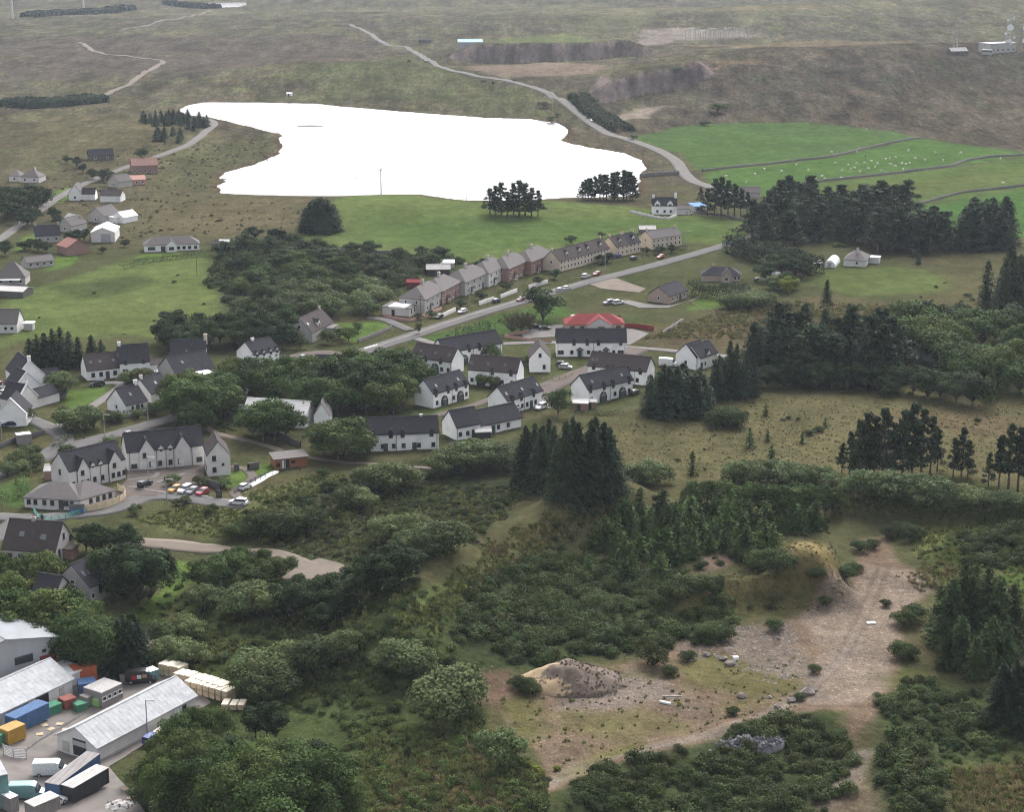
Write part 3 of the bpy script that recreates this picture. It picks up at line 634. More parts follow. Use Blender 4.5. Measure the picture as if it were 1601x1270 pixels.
ribbon('road', [(640,527),(665,534),(700,545),(740,541),(790,538),(850,536),(930,540),(1000,545),(1060,550),(1135,558)], 3.6, M['pave'], 'narrow access lane behind the white cottages', 0.07)
ribbon('road', [(1000,545),(975,556),(940,572),(905,586),(870,600),(840,618),(855,640)], 8.0, M['paving'], 'brown paved courtyard lane between white cottages', 0.08)
ribbon('path', [(850,603),(800,612),(745,633),(700,646),(660,656)], 3.2, M['paving'], 'brown paved path in front of the white cottages', 0.09)
ribbon('road', [(60,718),(100,690),(82,672),(50,658),(20,652),(-30,655)], 5.4, M['tarmac'], 'side road leading to the stepped white houses', 0.12)
ribbon('path', [(82,672),(120,652),(150,632),(180,612),(190,600),(160,600)], 3.2, M['pave'], 'driveway curving round the front lawn', 0.12)
ribbon('road', [(-40,815),(0,808),(60,812),(110,806),(160,800),(195,791),(225,778),(262,776),(310,782),(350,788),(385,790)], 6.0, M['tarmac'], 'estate road passing the low bungalow', 0.10)
ribbon('road', [(-40,850),(0,838),(30,815),(50,808)], 6.0, M['tarmac'], 'estate road corner by the grey house', 0.11)
sheet('pavement', [(200,738),(322,728),(318,748),(330,760),(270,772),(222,778),(190,788),(178,772),(198,752)], M['paving'], 'brown block paved parking court by the white flats', 0.13)
ribbon('path', [(200,752),(240,748),(246,740)], 1.3, M['pave'], 'pale strip across the parking court', 0.19, keep=False)
ribbon('path', [(245,756),(290,742)], 1.3, M['pave'], 'pale kerb strip between parking bays', 0.19, keep=False)
ribbon('path', [(200,763),(245,770),(325,778)], 1.2, M['pave'], 'pale channel along the parking court edge', 0.19, keep=False)
ribbon('path', [(385,790),(366,772),(382,760),(395,748),(385,735),(360,730)], 2.6, M['paving'], 'brown path beside the gable flat', 0.08)
ribbon('path', [(384,764),(410,750),(432,738)], 1.6, M['whitesheet'], 'white concrete ramp leading to the brown kiosk', 0.16)
ribbon('path', [(482,716),(530,722),(600,728),(690,735)], 1.5, M['track'], 'thin earth path below the white terrace', 0.08)
ribbon('path', [(318,668),(350,682),(400,692),(440,706)], 2.2, M['track'], 'earth path behind the white flats', 0.08)
ribbon('track', [(200,846),(260,852),(330,858),(400,862),(450,872),(480,884),(540,892)], 4.2, M['track'], 'grassy stone track crossing the scrub', 0.06, wig=0.5)
sheet('hardstanding', [(440,905),(470,882),(500,874),(538,884),(536,900),(500,910),(465,916)], M['track'], 'stony hardstanding at the end of the track', 0.09)
ribbon('stream_bed', [(225,985),(233,1005),(242,1030),(250,1045)], 1.6, M['track'], 'stony stream bed below the bright lawn', 0.03)
sheet('yard', [(-60,1010),(85,1042),(240,1050),(285,1058),(330,1100),(300,1118),(170,1200),(205,1240),(230,1275),(200,1320),(-80,1320)], M['conc'], 'stained concrete industrial yard', 0.06)
sheet('driveway', [(812,520),(870,508),(990,515),(1015,522),(985,540),(870,527),(820,530)], M['pave'], 'pale gravel drive round the red roofed bungalow', 0.07)
sheet('driveway', [(985,470),(1010,476),(1050,478),(1085,470),(1098,462),(1080,470),(1045,482),(1000,482),(960,470)], M['pave'], 'pale paving round the dark roofed bungalow', 0.07)
sheet('building_plot', [(915,443),(955,432),(975,440),(1010,452),(1000,458),(940,452)], M['track'], 'bare earth building plot beside the road', 0.08)
ribbon('driveway', [(640,517),(620,508),(600,500),(575,497)], 4.0, M['tarmac'], 'drive beside the flat roofed shop', 0.12)
ribbon('driveway', [(540,560),(510,552),(470,556),(440,566)], 5.5, M['paving'], 'drive to the dormered white house', 0.09)
for k in range(22):                            # dashed centre line and give-way line
    a = [(905,445.5),(820,469),(740,493),(690,509.5),(640,526.5),(600,539.5),(560,552.5),(520,565.5)]
    P = smooth_line(GL(a), 1.0); i = int(len(P) * (0.03 + 0.94 * k / 22))
    if i + 3 >= len(P): continue
    q0, q1 = P[i], P[i + 3]; t = (q1 - q0) / np.linalg.norm(q1 - q0); nn = np.array([-t[1], t[0]]) * 0.11
    mb = MB(); mb.face(*[(*q, hz(*q) + 0.27) for q in (q0 - nn, q1 - nn, q1 + nn, q0 + nn)])
    tag(link('road_marking', mb.mesh('road_marking', M['paintwhite'])), None, None, None, 'structure')
mb = MB(); a, b = G(570,546), G(590,540)
d = (b - a)[:2]; d /= np.linalg.norm(d); nn = np.array([-d[1], d[0]]) * 0.35
mb.face(*[(*q, hz(*q) + 0.30) for q in (a[:2] - nn, b[:2] - nn, b[:2] + nn, a[:2] + nn)])
tag(link('road_marking', mb.mesh('road_marking', M['paintwhite'])), None, None, None, 'structure')

# ------------------------------------------------------------------ air
mb = MB(); mb.box(-9300, 9300, -330, 9250, -24, 178)
hm, t, p, o = nodes('haze_air'); t.nodes.remove(p)
pv = N(t, 'ShaderNodeVolumePrincipled', Density=0.00005, Color=(0.80, 0.89, 1.0, 1)); pv.inputs['Anisotropy'].default_value = 0.0
t.links.new(pv.outputs[0], o.inputs['Volume'])
HAZE = tag(link('haze', mb.mesh('haze', hm)), 'thin bluish haze over the far moor', None, None, 'stuff')
# ------------------------------------------------------------------ vegetation prototypes (built at true size, scaled per copy)
def rot_frames(nrm, r):
    nrm = nrm / (np.linalg.norm(nrm, axis=1)[:, None] + 1e-9)
    up = r.normal(size=nrm.shape); a = np.cross(nrm, up); a /= np.linalg.norm(a, axis=1)[:, None] + 1e-9
    return a, np.cross(nrm, a)
def leaf_quads(P, nrm, size, r, aspect=0.75):
    a, b = rot_frames(nrm, r); s = np.asarray(size).reshape(-1, 1) * 0.5
    bend = nrm / (np.linalg.norm(nrm, axis=1)[:, None] + 1e-9) * s * 0.35
    V = np.stack([P - a * s - bend, P - b * s * aspect, P + a * s - bend, P + b * s * aspect], 1).reshape(-1, 3)
    return V, np.arange(len(V)).reshape(-1, 4)
def trunk_mesh(name, h, r0, mat, lean=0.0, limbs=(), n=6):
    mb = MB(); p = Vector((0, 0, -0.8)); k = 4
    for i in range(k):
        q = Vector((lean * ((i + 1) / k) ** 2, lean * 0.5 * math.sin(i), h * (i + 1) / k))
        mb.cyl(p, q, r0 * (1 - i / k * 0.8), r0 * (1 - (i + 1) / k * 0.8), n); p = q
    for (z, dx, dy, dz, r) in limbs: mb.cyl((0, 0, z), (dx, dy, z + dz), r, r * 0.35, 5)
    return mb.mesh(name, mat, smooth=True)
def spruce_proto(seed, h=14.0, rad=3.1, bare=0.06, dens=1.0, power=0.66, mat='spruce', droop=0.35):
    r = np.random.default_rng(seed); P, Nn, S = [], [], []
    nw = int(h * 2.1)
    for i in range(nw):
        zf = bare + (1 - bare) * (i / nw); z = zf * h
        Rr = rad * (1 - (zf - bare) / (1 - bare)) ** power + 0.25
        nb = max(5, int(13 * dens * (0.5 + 0.5 * Rr / rad)))
        for k in range(nb):
            th = r.uniform(0, 2 * math.pi); L = Rr * r.uniform(0.62, 1.12); m = max(2, int(L * 3.0))
            up = 0.35 * (zf - 0.3)
            for j in range(m):
                t = (j + 0.7) / m; rr = L * t
                zz = z + rr * up - droop * rr * t + r.normal(0, 0.12)
                P.append((rr * math.cos(th) + r.normal(0, .12), rr * math.sin(th) + r.normal(0, .12), zz))
                Nn.append((math.cos(th) * 0.7 + r.normal(0, .35), math.sin(th) * 0.7 + r.normal(0, .35), 0.75 + r.normal(0, .3)))
                S.append(r.uniform(0.55, 1.0) * (0.7 + 0.3 * rad / 3))
    for k in range(10): P.append((r.normal(0, .08), r.normal(0, .08), h * (0.96 + 0.006 * k))); Nn.append(r.normal(size=3)); S.append(0.4)
    V, F = leaf_quads(np.array(P), np.array(Nn), S, r, 0.5)
    return np_mesh('crown', V, F, M[mat]), trunk_mesh('trunk', h * 0.93, h * 0.016 + 0.06, M['barkpine'])
def pine_proto(seed, h=13.0, mat='pine', bare=0.35, spread=2.4, nl=22):
    r = np.random.default_rng(seed); P, Nn, S, limbs = [], [], [], []
    for i in range(nl):
        zf = bare + (1 - bare) * ((i + 0.5) / nl) ** 1.1; th = r.uniform(0, 2 * math.pi) if i < nl - 2 else 0
        rr = spread * (1.2 - 1.05 * (zf - bare) / (1 - bare)) * r.uniform(0.4, 1.0) if i < nl - 2 else 0.1
        c = np.array([rr * math.cos(th), rr * math.sin(th), zf * h]); ra = r.uniform(0.8, 1.2) * spread / 2.4 * (1.15 - 0.5 * (zf - bare) / (1 - bare))
        limbs.append((max(1, c[2] - rr * 0.35), c[0], c[1], rr * 0.3, 0.09))
        n = 62; d = r.normal(size=(n, 3)); d /= np.linalg.norm(d, axis=1)[:, None]
        q = c + d * np.array([ra * 1.25, ra * 1.25, ra * 0.75]) * r.uniform(0.55, 1.05, (n, 1))
        P += list(q); Nn += list(d + r.normal(0, 0.45, (n, 3)) + np.array([0, 0, .3])); S += list(r.uniform(0.45, 0.85, n))
    V, F = leaf_quads(np.array(P), np.array(Nn), S, r, 0.55)
    return np_mesh('crown', V, F, M[mat]), trunk_mesh('trunk', h * 0.95, h * 0.017 + 0.06, M['barkpine'], 0.4, limbs)
def broad_proto(seed, h=9.0, wd=4.2, base=0.18, nl=15, nleaf=150, mat='leaf', size=(0.34, 0.62), flat=1.0, upright=0.0):
    r = np.random.default_rng(seed); P, Nn, S, limbs = [], [], [], []
    zc = h * (base + (1 - base) * 0.48); rz = h * (1 - base) * 0.5
    for i in range(nl):
        d = r.normal(size=3); d /= np.linalg.norm(d); d[2] = abs(d[2]) * r.choice([1, 1, 1, -0.75])
        k = r.uniform(0.55, 0.86) if i else 0.0
        c = np.array([d[0] * wd * k, d[1] * wd * k, zc + d[2] * rz * k * flat]); ra = wd * r.uniform(0.24, 0.42) * (1.7 if i == 0 else 1)
        limbs.append((h * base * 0.9, c[0] * 0.8, c[1] * 0.8, max(0.5, (c[2] - h * base) * 0.85), 0.1))
        n = int(nleaf * 1.35 * (ra / (0.42 * wd)) ** 2)
        q = r.normal(size=(n, 3)); q /= np.linalg.norm(q, axis=1)[:, None]; q[:, 2] = np.where(q[:, 2] < -0.45, -q[:, 2], q[:, 2])
        rough = 1 + 0.15 * r.normal(size=(n, 1)).clip(-1.6, 1.5)
        pos = c + q * ra * rough * np.array([1, 1, 0.85 + upright]); pos[:, 2] = np.maximum(pos[:, 2], h * base * 0.45 * r.uniform(0.3, 1, n))
        P += list(pos); Nn += list(q + r.normal(0, 0.42, (n, 3)) + np.array([0, 0, 0.25])); S += list(r.uniform(*size, n))
    V, F = leaf_quads(np.array(P), np.array(Nn), S, r, 0.8)
    return np_mesh('crown', V, F, M[mat]), trunk_mesh('trunk', h * (base + 0.3), h * 0.02 + 0.08, M['bark'], 0.2, limbs)
def twig_proto(seed, h=7.0, wd=3.6):
    r = np.random.default_rng(seed); mb = MB()
    for i in range(90):
        th = r.uniform(0, 6.283); z0 = r.uniform(0.05, 0.5) * h; L = r.uniform(0.35, 1) * wd
        mb.cyl((0, 0, z0), (L * math.cos(th), L * math.sin(th), z0 + r.uniform(0.2, 0.5) * h), 0.06, 0.015, 3)
        for j in range(3):
            t = r.uniform(0.4, 1.0); b = Vector((L * math.cos(th) * t, L * math.sin(th) * t, z0 + 0.35 * h * t))
            mb.cyl(b, b + Vector(r.normal(0, 0.55, 3)) + Vector((0, 0, 0.5)), 0.035, 0.01, 3)
    return mb.mesh('crown', M['brownleaf']), trunk_mesh('trunk', h * 0.5, 0.16, M['bark'])
PROTO = {
    'spruce': [spruce_proto(s, 14, ra, ba, de) for s, ra, ba, de in ((1, 3.2, .05, 1.0), (2, 2.7, .04, 1.1), (3, 3.5, .07, .95), (4, 3.0, .10, .85), (5, 2.4, .05, 1.0))],
    'bigspruce': [spruce_proto(s, 20, ra, .03, 1.35, .8, 'spruce', .3) for s, ra in ((11, 5.4), (12, 4.8), (13, 6.0))],
    'greenspruce': [spruce_proto(s, 14, ra, .04, 1.15, .62, 'greenspruce', .3) for s, ra in ((15, 3.4), (16, 3.0), (17, 3.8))],
    'pine': [pine_proto(s, 13, 'pine', b, sp) for s, b, sp in ((21, .26, 2.3), (22, .32, 2.0), (23, .18, 2.7), (24, .16, 2.4))],
    'young': [spruce_proto(s, 5, ra, .03, .8, .75, 'young', .1) for s, ra in ((31, 1.5), (32, 1.25), (33, 1.7), (34, 1.1))],
    'leaf': [broad_proto(s, 9, 4.4, b, nl, 190, 'leaf') for s, b, nl in ((41, .16, 15), (42, .20, 13), (43, .12, 18), (44, .18, 11))],
    'dark': [broad_proto(s, 9, 4.0, b, nl, 190, 'darkleaf') for s, b, nl in ((51, .14, 16), (52, .16, 13), (53, .10, 18))],
    'willow': [broad_proto(s, 6, 3.9, .03, nl, 190, 'willow', (0.28, 0.5), .9) for s, nl in ((61, 15), (62, 12), (63, 18))],
    'gorse': [broad_proto(s, 3, 2.5, .02, nl, 240, 'gorse', (0.16, 0.30), .8) for s, nl in ((71, 12), (72, 10), (73, 14))],
    'near': [broad_proto(s, 10, 5.0, .08, nl, 330, 'leaf', (0.24, 0.46)) for s, nl in ((81, 26), (82, 22), (83, 30))],
    'dome': [broad_proto(91, 9, 4.2, .02, 10, 420, 'darkleaf', (0.3, 0.5), 1.0), broad_proto(92, 9, 3.8, .02, 12, 380, 'darkleaf', (0.3, 0.5), 1.0)],
    'yellow': [broad_proto(95, 7, 3.3, .05, 13, 170, 'yellowleaf')],
    'twig': [twig_proto(97)],
}
PH = {'spruce': 14, 'greenspruce': 14, 'bigspruce': 20, 'pine': 13, 'young': 5, 'leaf': 9, 'dark': 9, 'willow': 6, 'gorse': 3, 'near': 10, 'dome': 9, 'yellow': 7, 'twig': 7}
TNAME = {'greenspruce': ('spruce_tree', 'spruce'), 'spruce': ('spruce_tree', 'spruce'), 'bigspruce': ('spruce_tree', 'spruce'), 'pine': ('pine_tree', 'pine'), 'young': ('young_pine', 'young pine'),
         'leaf': ('broadleaf_tree', 'tree'), 'dark': ('broadleaf_tree', 'tree'), 'willow': ('willow_bush', 'bush'), 'gorse': ('gorse_bush', 'bush'),
         'near': ('broadleaf_tree', 'tree'), 'dome': ('cypress_tree', 'tree'), 'yellow': ('golden_shrub', 'shrub'), 'twig': ('bare_tree', 'tree')}
LOOK = {'greenspruce': 'green spruce', 'spruce': 'dark spruce', 'bigspruce': 'tall spruce', 'pine': 'dark pine', 'young': 'young pine', 'leaf': 'green tree', 'dark': 'dark tree',
        'willow': 'pale bush', 'gorse': 'dark bush', 'near': 'leafy tree', 'dome': 'domed tree', 'yellow': 'golden shrub', 'twig': 'leafless brown tree'}
def plant(kind, px, py, hp, label, group=None, wide=1.0):
    p = G(px, py); hm_ = hp * mpp(px, py); s = hm_ / PH[kind]
    cr, tr = PROTO[kind][rnd.randrange(len(PROTO[kind]))]
    name, cat = TNAME[kind]
    if kind in ('dark', 'leaf') and hm_ < 5.2: name, cat, label = 'garden_shrub', 'shrub', label.replace(' tree', ' shrub', 1)
    o = empty(name, (p[0], p[1], p[2] - 0.1), rnd.uniform(0, 6.28))
    k = wide * rnd.uniform(0.92, 1.1); o.scale = (s * k, s * k, s)
    tag(o, label, cat, group)
    child('crown', cr, o); child('trunk', tr, o)
    KEEP_TREE.append((p[0], p[1], 0.5 * s))
    return o
KEEP_TREE = []
ORD = ['first', 'second', 'third', 'fourth', 'fifth', 'sixth', 'seventh', 'eighth', 'ninth']
def cluster(kind, place, group, pts=None, poly=None, n=0, hp=(30, 40), gap=8, wide=1.0, keep=None):
    """place: '... of the clump behind X' phrase; pts: (x, base y, height) in photo points"""
    if poly is not None:
        A = np.array(poly, float); pts = []; tries = 0
        while len(pts) < n and tries < 6000:
            tries += 1
            x = rnd.uniform(A[:, 0].min(), A[:, 0].max()); y = rnd.uniform(A[:, 1].min(), A[:, 1].max())
            if not bool(inside(np.array([x]), np.array([y]), poly)[0]): continue
            if any(abs(x - a) + 2.2 * abs(y - b) < gap for a, b, _ in pts): continue
            pts.append((x, y, rnd.uniform(*hp)))
    pts = sorted(pts, key=lambda q: q[0]); n = len(pts); look = LOOK[kind]
    hs_ = sorted(range(n), key=lambda i: -pts[i][2])
    inner = sorted((i for i in range(n) if i >= 9 and n - 1 - i >= 9), key=lambda i: -pts[i][1])
    for i, (x, y, h) in enumerate(pts):
        if n == 1: lab = f'{look} {place}'
        elif i < 9 and (n <= 9 or i <= n - 1 - i): lab = f'{ORD[i]} {look} from the left {place}'
        elif n - 1 - i < 9: lab = f'{ORD[n - 1 - i]} {look} from the right {place}'
        elif inner.index(i) < 6: lab = f'{ORD[inner.index(i)]} inner {look} from the front {place}'
        else: lab = f'inner {look} {place}'
        plant(kind, x, y, h, lab, group if n > 1 else None, wide)

# ------------------------------------------------------------------ scattered ground cover (nobody could count it)
def tuft_mesh(name, mat, n=14, h=0.5, sp=0.28, seed=1):
    r = np.random.default_rng(seed); V = []; F = []
    for i in range(n):
        th = r.uniform(0, 6.28); b = r.normal(0, sp * 0.5, 2); L = h * r.uniform(0.6, 1.1); o = np.array([math.cos(th), math.sin(th)]) * sp * r.uniform(0.4, 1.3)
        wv = np.array([-math.sin(th), math.cos(th)]) * h * 0.24
        k = len(V); V += [(*(b - wv), 0), (*(b + wv), 0), (*(b + o), L)]; F.append((k, k + 1, k + 2))
    return np_mesh(name, V, F, M[mat])
def clump_mesh(name, mat, nl=6, nleaf=34, seed=1, h=1.0, wd=1.0, size=(0.16, 0.32)):
    r = np.random.default_rng(seed); P, Nn, S = [], [], []
    for i in range(nl):
        th = r.uniform(0, 6.28); k = r.uniform(0, 0.62) * wd; c = np.array([k * math.cos(th), k * math.sin(th), h * r.uniform(0.15, 0.55)]); ra = wd * r.uniform(0.32, 0.5)
        q = r.normal(size=(nleaf, 3)); q /= np.linalg.norm(q, axis=1)[:, None]; q[:, 2] = np.abs(q[:, 2])
        pos = c + q * ra * (1 + 0.2 * r.normal(size=(nleaf, 1)))
        P += list(pos); Nn += list(q + r.normal(0, .4, (nleaf, 3)) + [0, 0, .3]); S += list(r.uniform(*size, nleaf))
    V, F = leaf_quads(np.array(P), np.array(Nn), S, r, 0.85)
    return np_mesh(name, V, F, M[mat])
def rock_mesh(name, seed, mat='rock', n=26):
    r = np.random.default_rng(seed); import bmesh
    bm = bmesh.new()
    for _ in range(n):
        d = r.normal(size=3); d /= np.linalg.norm(d); bm.verts.new(d * np.array([1, .8, .6]) * r.uniform(.75, 1.05) * 0.5)
    bmesh.ops.convex_hull(bm, input=bm.verts); me = bpy.data.meshes.new(name); bm.to_mesh(me); bm.free(); me.materials.append(M[mat]); return me
def blocked(x, y, marg=0.6):
    b = np.zeros(len(x), bool)
    for P, hw in KEEP:
        A = np.array(P); mg = hw + marg + 1
        i = np.nonzero((x > A[:, 0].min() - mg) & (x < A[:, 0].max() + mg) & (y > A[:, 1].min() - mg) & (y < A[:, 1].max() + mg))[0]
        if len(i): b[i] |= seg_dist(x[i], y[i], P) < hw + marg
    for P in KEEP_AREA:
        A = np.array(P); i = np.nonzero((x > A[:, 0].min()) & (x < A[:, 0].max()) & (y > A[:, 1].min()) & (y < A[:, 1].max()))[0]
        if len(i): b[i] |= inside(x[i], y[i], P)
    return b
def scatter(name, proto, areas, label, sink=0.08, patch=0.0, marg=0.6):
    """areas: (polygon in photo points, per 100 square metres, smallest, largest)"""
    X, Y, S = [], [], []
    for a_ in areas:
        px, dens, s0, s1 = a_[:4]
        P = GL(px); A = np.array(P); ar = (A[:, 0].max() - A[:, 0].min()) * (A[:, 1].max() - A[:, 1].min())
        n = int(ar * dens / 100); x = rng.uniform(A[:, 0].min(), A[:, 0].max(), n); y = rng.uniform(A[:, 1].min(), A[:, 1].max(), n)
        d = sdf(x, y, P) + 1.5 * fbm(x / 6, y / 6, 2, 91)
        ok = d > 0
        if patch: ok &= fbm(x / 9, y / 9, 3, 95) > rng.uniform(-patch - 0.5, 0.25, n)
        x, y = x[ok], y[ok]; X.append(x); Y.append(y); S.append(rng.uniform(s0, s1, len(x)) * rng.uniform(0.8, 1.15, len(x)))
    X, Y, S = np.concatenate(X), np.concatenate(Y), np.concatenate(S)
    ok = ~blocked(X, Y, marg); X, Y, S = X[ok], Y[ok], S[ok]
    Z = height(X, Y) - sink * S
    me = bpy.data.meshes.new(name); me.vertices.add(len(X)); me.vertices.foreach_set('co', np.column_stack([X, Y, Z]).astype(np.float32).ravel())
    sc = np.column_stack([S * rng.uniform(.85, 1.2, len(X)), S * rng.uniform(.85, 1.2, len(X)), S * rng.uniform(.7, 1.15, len(X))])
    ro = np.column_stack([rng.normal(0, .08, len(X)), rng.normal(0, .08, len(X)), rng.uniform(0, 6.28, len(X))])
    for nm, A in (('sc', sc), ('ro', ro)):
        at = me.attributes.new(nm, 'FLOAT_VECTOR', 'POINT'); at.data.foreach_set('vector', A.astype(np.float32).ravel())
    o = link(name, me); tag(o, label, None, None, 'stuff')
    g = bpy.data.node_groups.new('scatter_' + name, 'GeometryNodeTree')
    g.interface.new_socket('Geometry', in_out='INPUT', socket_type='NodeSocketGeometry'); g.interface.new_socket('Geometry', in_out='OUTPUT', socket_type='NodeSocketGeometry')
    gi, go = g.nodes.new('NodeGroupInput'), g.nodes.new('NodeGroupOutput')
    mp = g.nodes.new('GeometryNodeMeshToPoints'); io = g.nodes.new('GeometryNodeInstanceOnPoints')
    g.links.new(gi.outputs[0], mp.inputs[0]); g.links.new(mp.outputs[0], io.inputs['Points'])
    protos = proto if isinstance(proto, list) else [proto]
    join = g.nodes.new('GeometryNodeGeometryToInstance')
    for pm in reversed(protos):
        po = bpy.data.objects.new(name + '_source', pm); ob = g.nodes.new('GeometryNodeObjectInfo'); ob.inputs['Object'].default_value = po
        g.links.new(ob.outputs['Geometry'], join.inputs[0])
    g.links.new(join.outputs[0], io.inputs['Instance'])
    if len(protos) > 1:
        io.inputs['Pick Instance'].default_value = True
        rv = g.nodes.new('FunctionNodeRandomValue'); rv.data_type = 'INT'
        for s_ in rv.inputs:
            if s_.name == 'Min' and s_.type == 'INT': s_.default_value = 0
            if s_.name == 'Max' and s_.type == 'INT': s_.default_value = len(protos) - 1
        g.links.new([s_ for s_ in rv.outputs if s_.type == 'INT'][0], io.inputs['Instance Index'])
    for nm, sk in (('sc', 'Scale'), ('ro', 'Rotation')):
        na = g.nodes.new('GeometryNodeInputNamedAttribute'); na.data_type = 'FLOAT_VECTOR'; na.inputs['Name'].default_value = nm
        out = [s_ for s_ in na.outputs if s_.name == 'Attribute' and s_.enabled][0] if any(s_.enabled and s_.name == 'Attribute' for s_ in na.outputs) else na.outputs[0]
        if sk == 'Rotation':
            e2 = g.nodes.new('FunctionNodeEulerToRotation'); g.links.new(out, e2.inputs[0]); g.links.new(e2.outputs[0], io.inputs[sk])
        else: g.links.new(out, io.inputs[sk])
    g.links.new(io.outputs[0], go.inputs[0])
    md = o.modifiers.new('scatter', 'NODES'); md.node_group = g
    return len(X)
# ------------------------------------------------------------------ buildings
SHARED = {}
def win_meshes(w, h, frame='frame'):
    k = (round(w, 2), round(h, 2), frame)
    if k not in SHARED:
        f = MB(); t = 0.09; d0, d1 = -0.07, 0.04
        f.box(-w / 2, -w / 2 + t, d0, d1, 0, h); f.box(w / 2 - t, w / 2, d0, d1, 0, h)
        f.box(-w / 2 + t, w / 2 - t, d0, d1, h - t, h); f.box(-w / 2 - 0.08, w / 2 + 0.08, d0 - 0.08, d1, -0.09, 0.0)
        f.box(-w / 2 + t, w / 2 - t, d0, d1, 0, t)
        if w > 1.3:
            for q in range(1, int(w / 0.8)): x = -w / 2 + w * q / int(w / 0.8); f.box(x - 0.035, x + 0.035, d0 + 0.01, d1, t, h - t)
        p = MB(); p.box(-w / 2 + t, w / 2 - t, -0.02, 0.03, t, h - t)
        SHARED[k] = (f.mesh('window', M[frame]), p.mesh('pane', M['glass']))
    return SHARED[k]
def win_full(w, h):
    k = ('full', w, h)
    if k not in SHARED:
        f = MB(); t = .08
        f.box(-w / 2, -w / 2 + t, -.07, .04, 0, h); f.box(w / 2 - t, w / 2, -.07, .04, 0, h); f.box(-w / 2 + t, w / 2 - t, -.07, .04, h - t, h); f.box(-w / 2 + t, w / 2 - t, -.07, .04, 0, t)
        f.box(-w / 2 + t, w / 2 - t, -.03, .03, t, h - t, 1)
        SHARED[k] = f.mesh('window', M['frame'], M['glass'])
    return SHARED[k]
def door_mesh(w, h, mat):
    k = ('door', w, h, mat)
    if k not in SHARED:
        m = MB(); m.box(-w / 2, w / 2, -0.06, 0.04, 0, h); m.box(-w / 2 - .08, -w / 2, -0.09, .04, 0, h + .08); m.box(w / 2, w / 2 + .08, -0.09, .04, 0, h + .08); m.box(-w / 2, w / 2, -0.09, .04, h, h + .08)
        m.box(w / 2 - .2, w / 2 - .1, -0.1, -0.06, h * .45, h * .5)
        SHARED[k] = m.mesh('door', M[mat])
    return SHARED[k]
def arch_mesh(w, h):
    k = ('arch', w, h)
    if k not in SHARED:
        m = MB(); r = w / 2; pts = [(-r, 0)] + [(-r * math.cos(t), h - r + r * math.sin(t)) for t in np.linspace(0, math.pi, 11)] + [(r, 0)]
        b = [(x, -0.35, z) for x, z in pts]; t_ = [(x, 0.05, z) for x, z in pts]
        m.hexa(b, t_)
        for x0, x1 in ((-r - .1, -r - .002), (r + .002, r + .1)): m.box(x0, x1, -0.42, 0.05, 0, h - r)
        m2 = MB(); m2.box(-r * .55, r * .55, -0.40, -0.36, 0.02, h * .62); 
        m3 = MB(); m3.box(-r * .7, r * .7, -0.40, -0.36, h * .66, h * .70); m3.box(-.04, .04, -0.405, -0.36, h * .70, h * .96)
        SHARED[k] = (m.mesh('arched_porch', M['darktimber']), m2.mesh('door', M['door']), m3.mesh('glazing_bar', M['frame']))
    return SHARED[k]
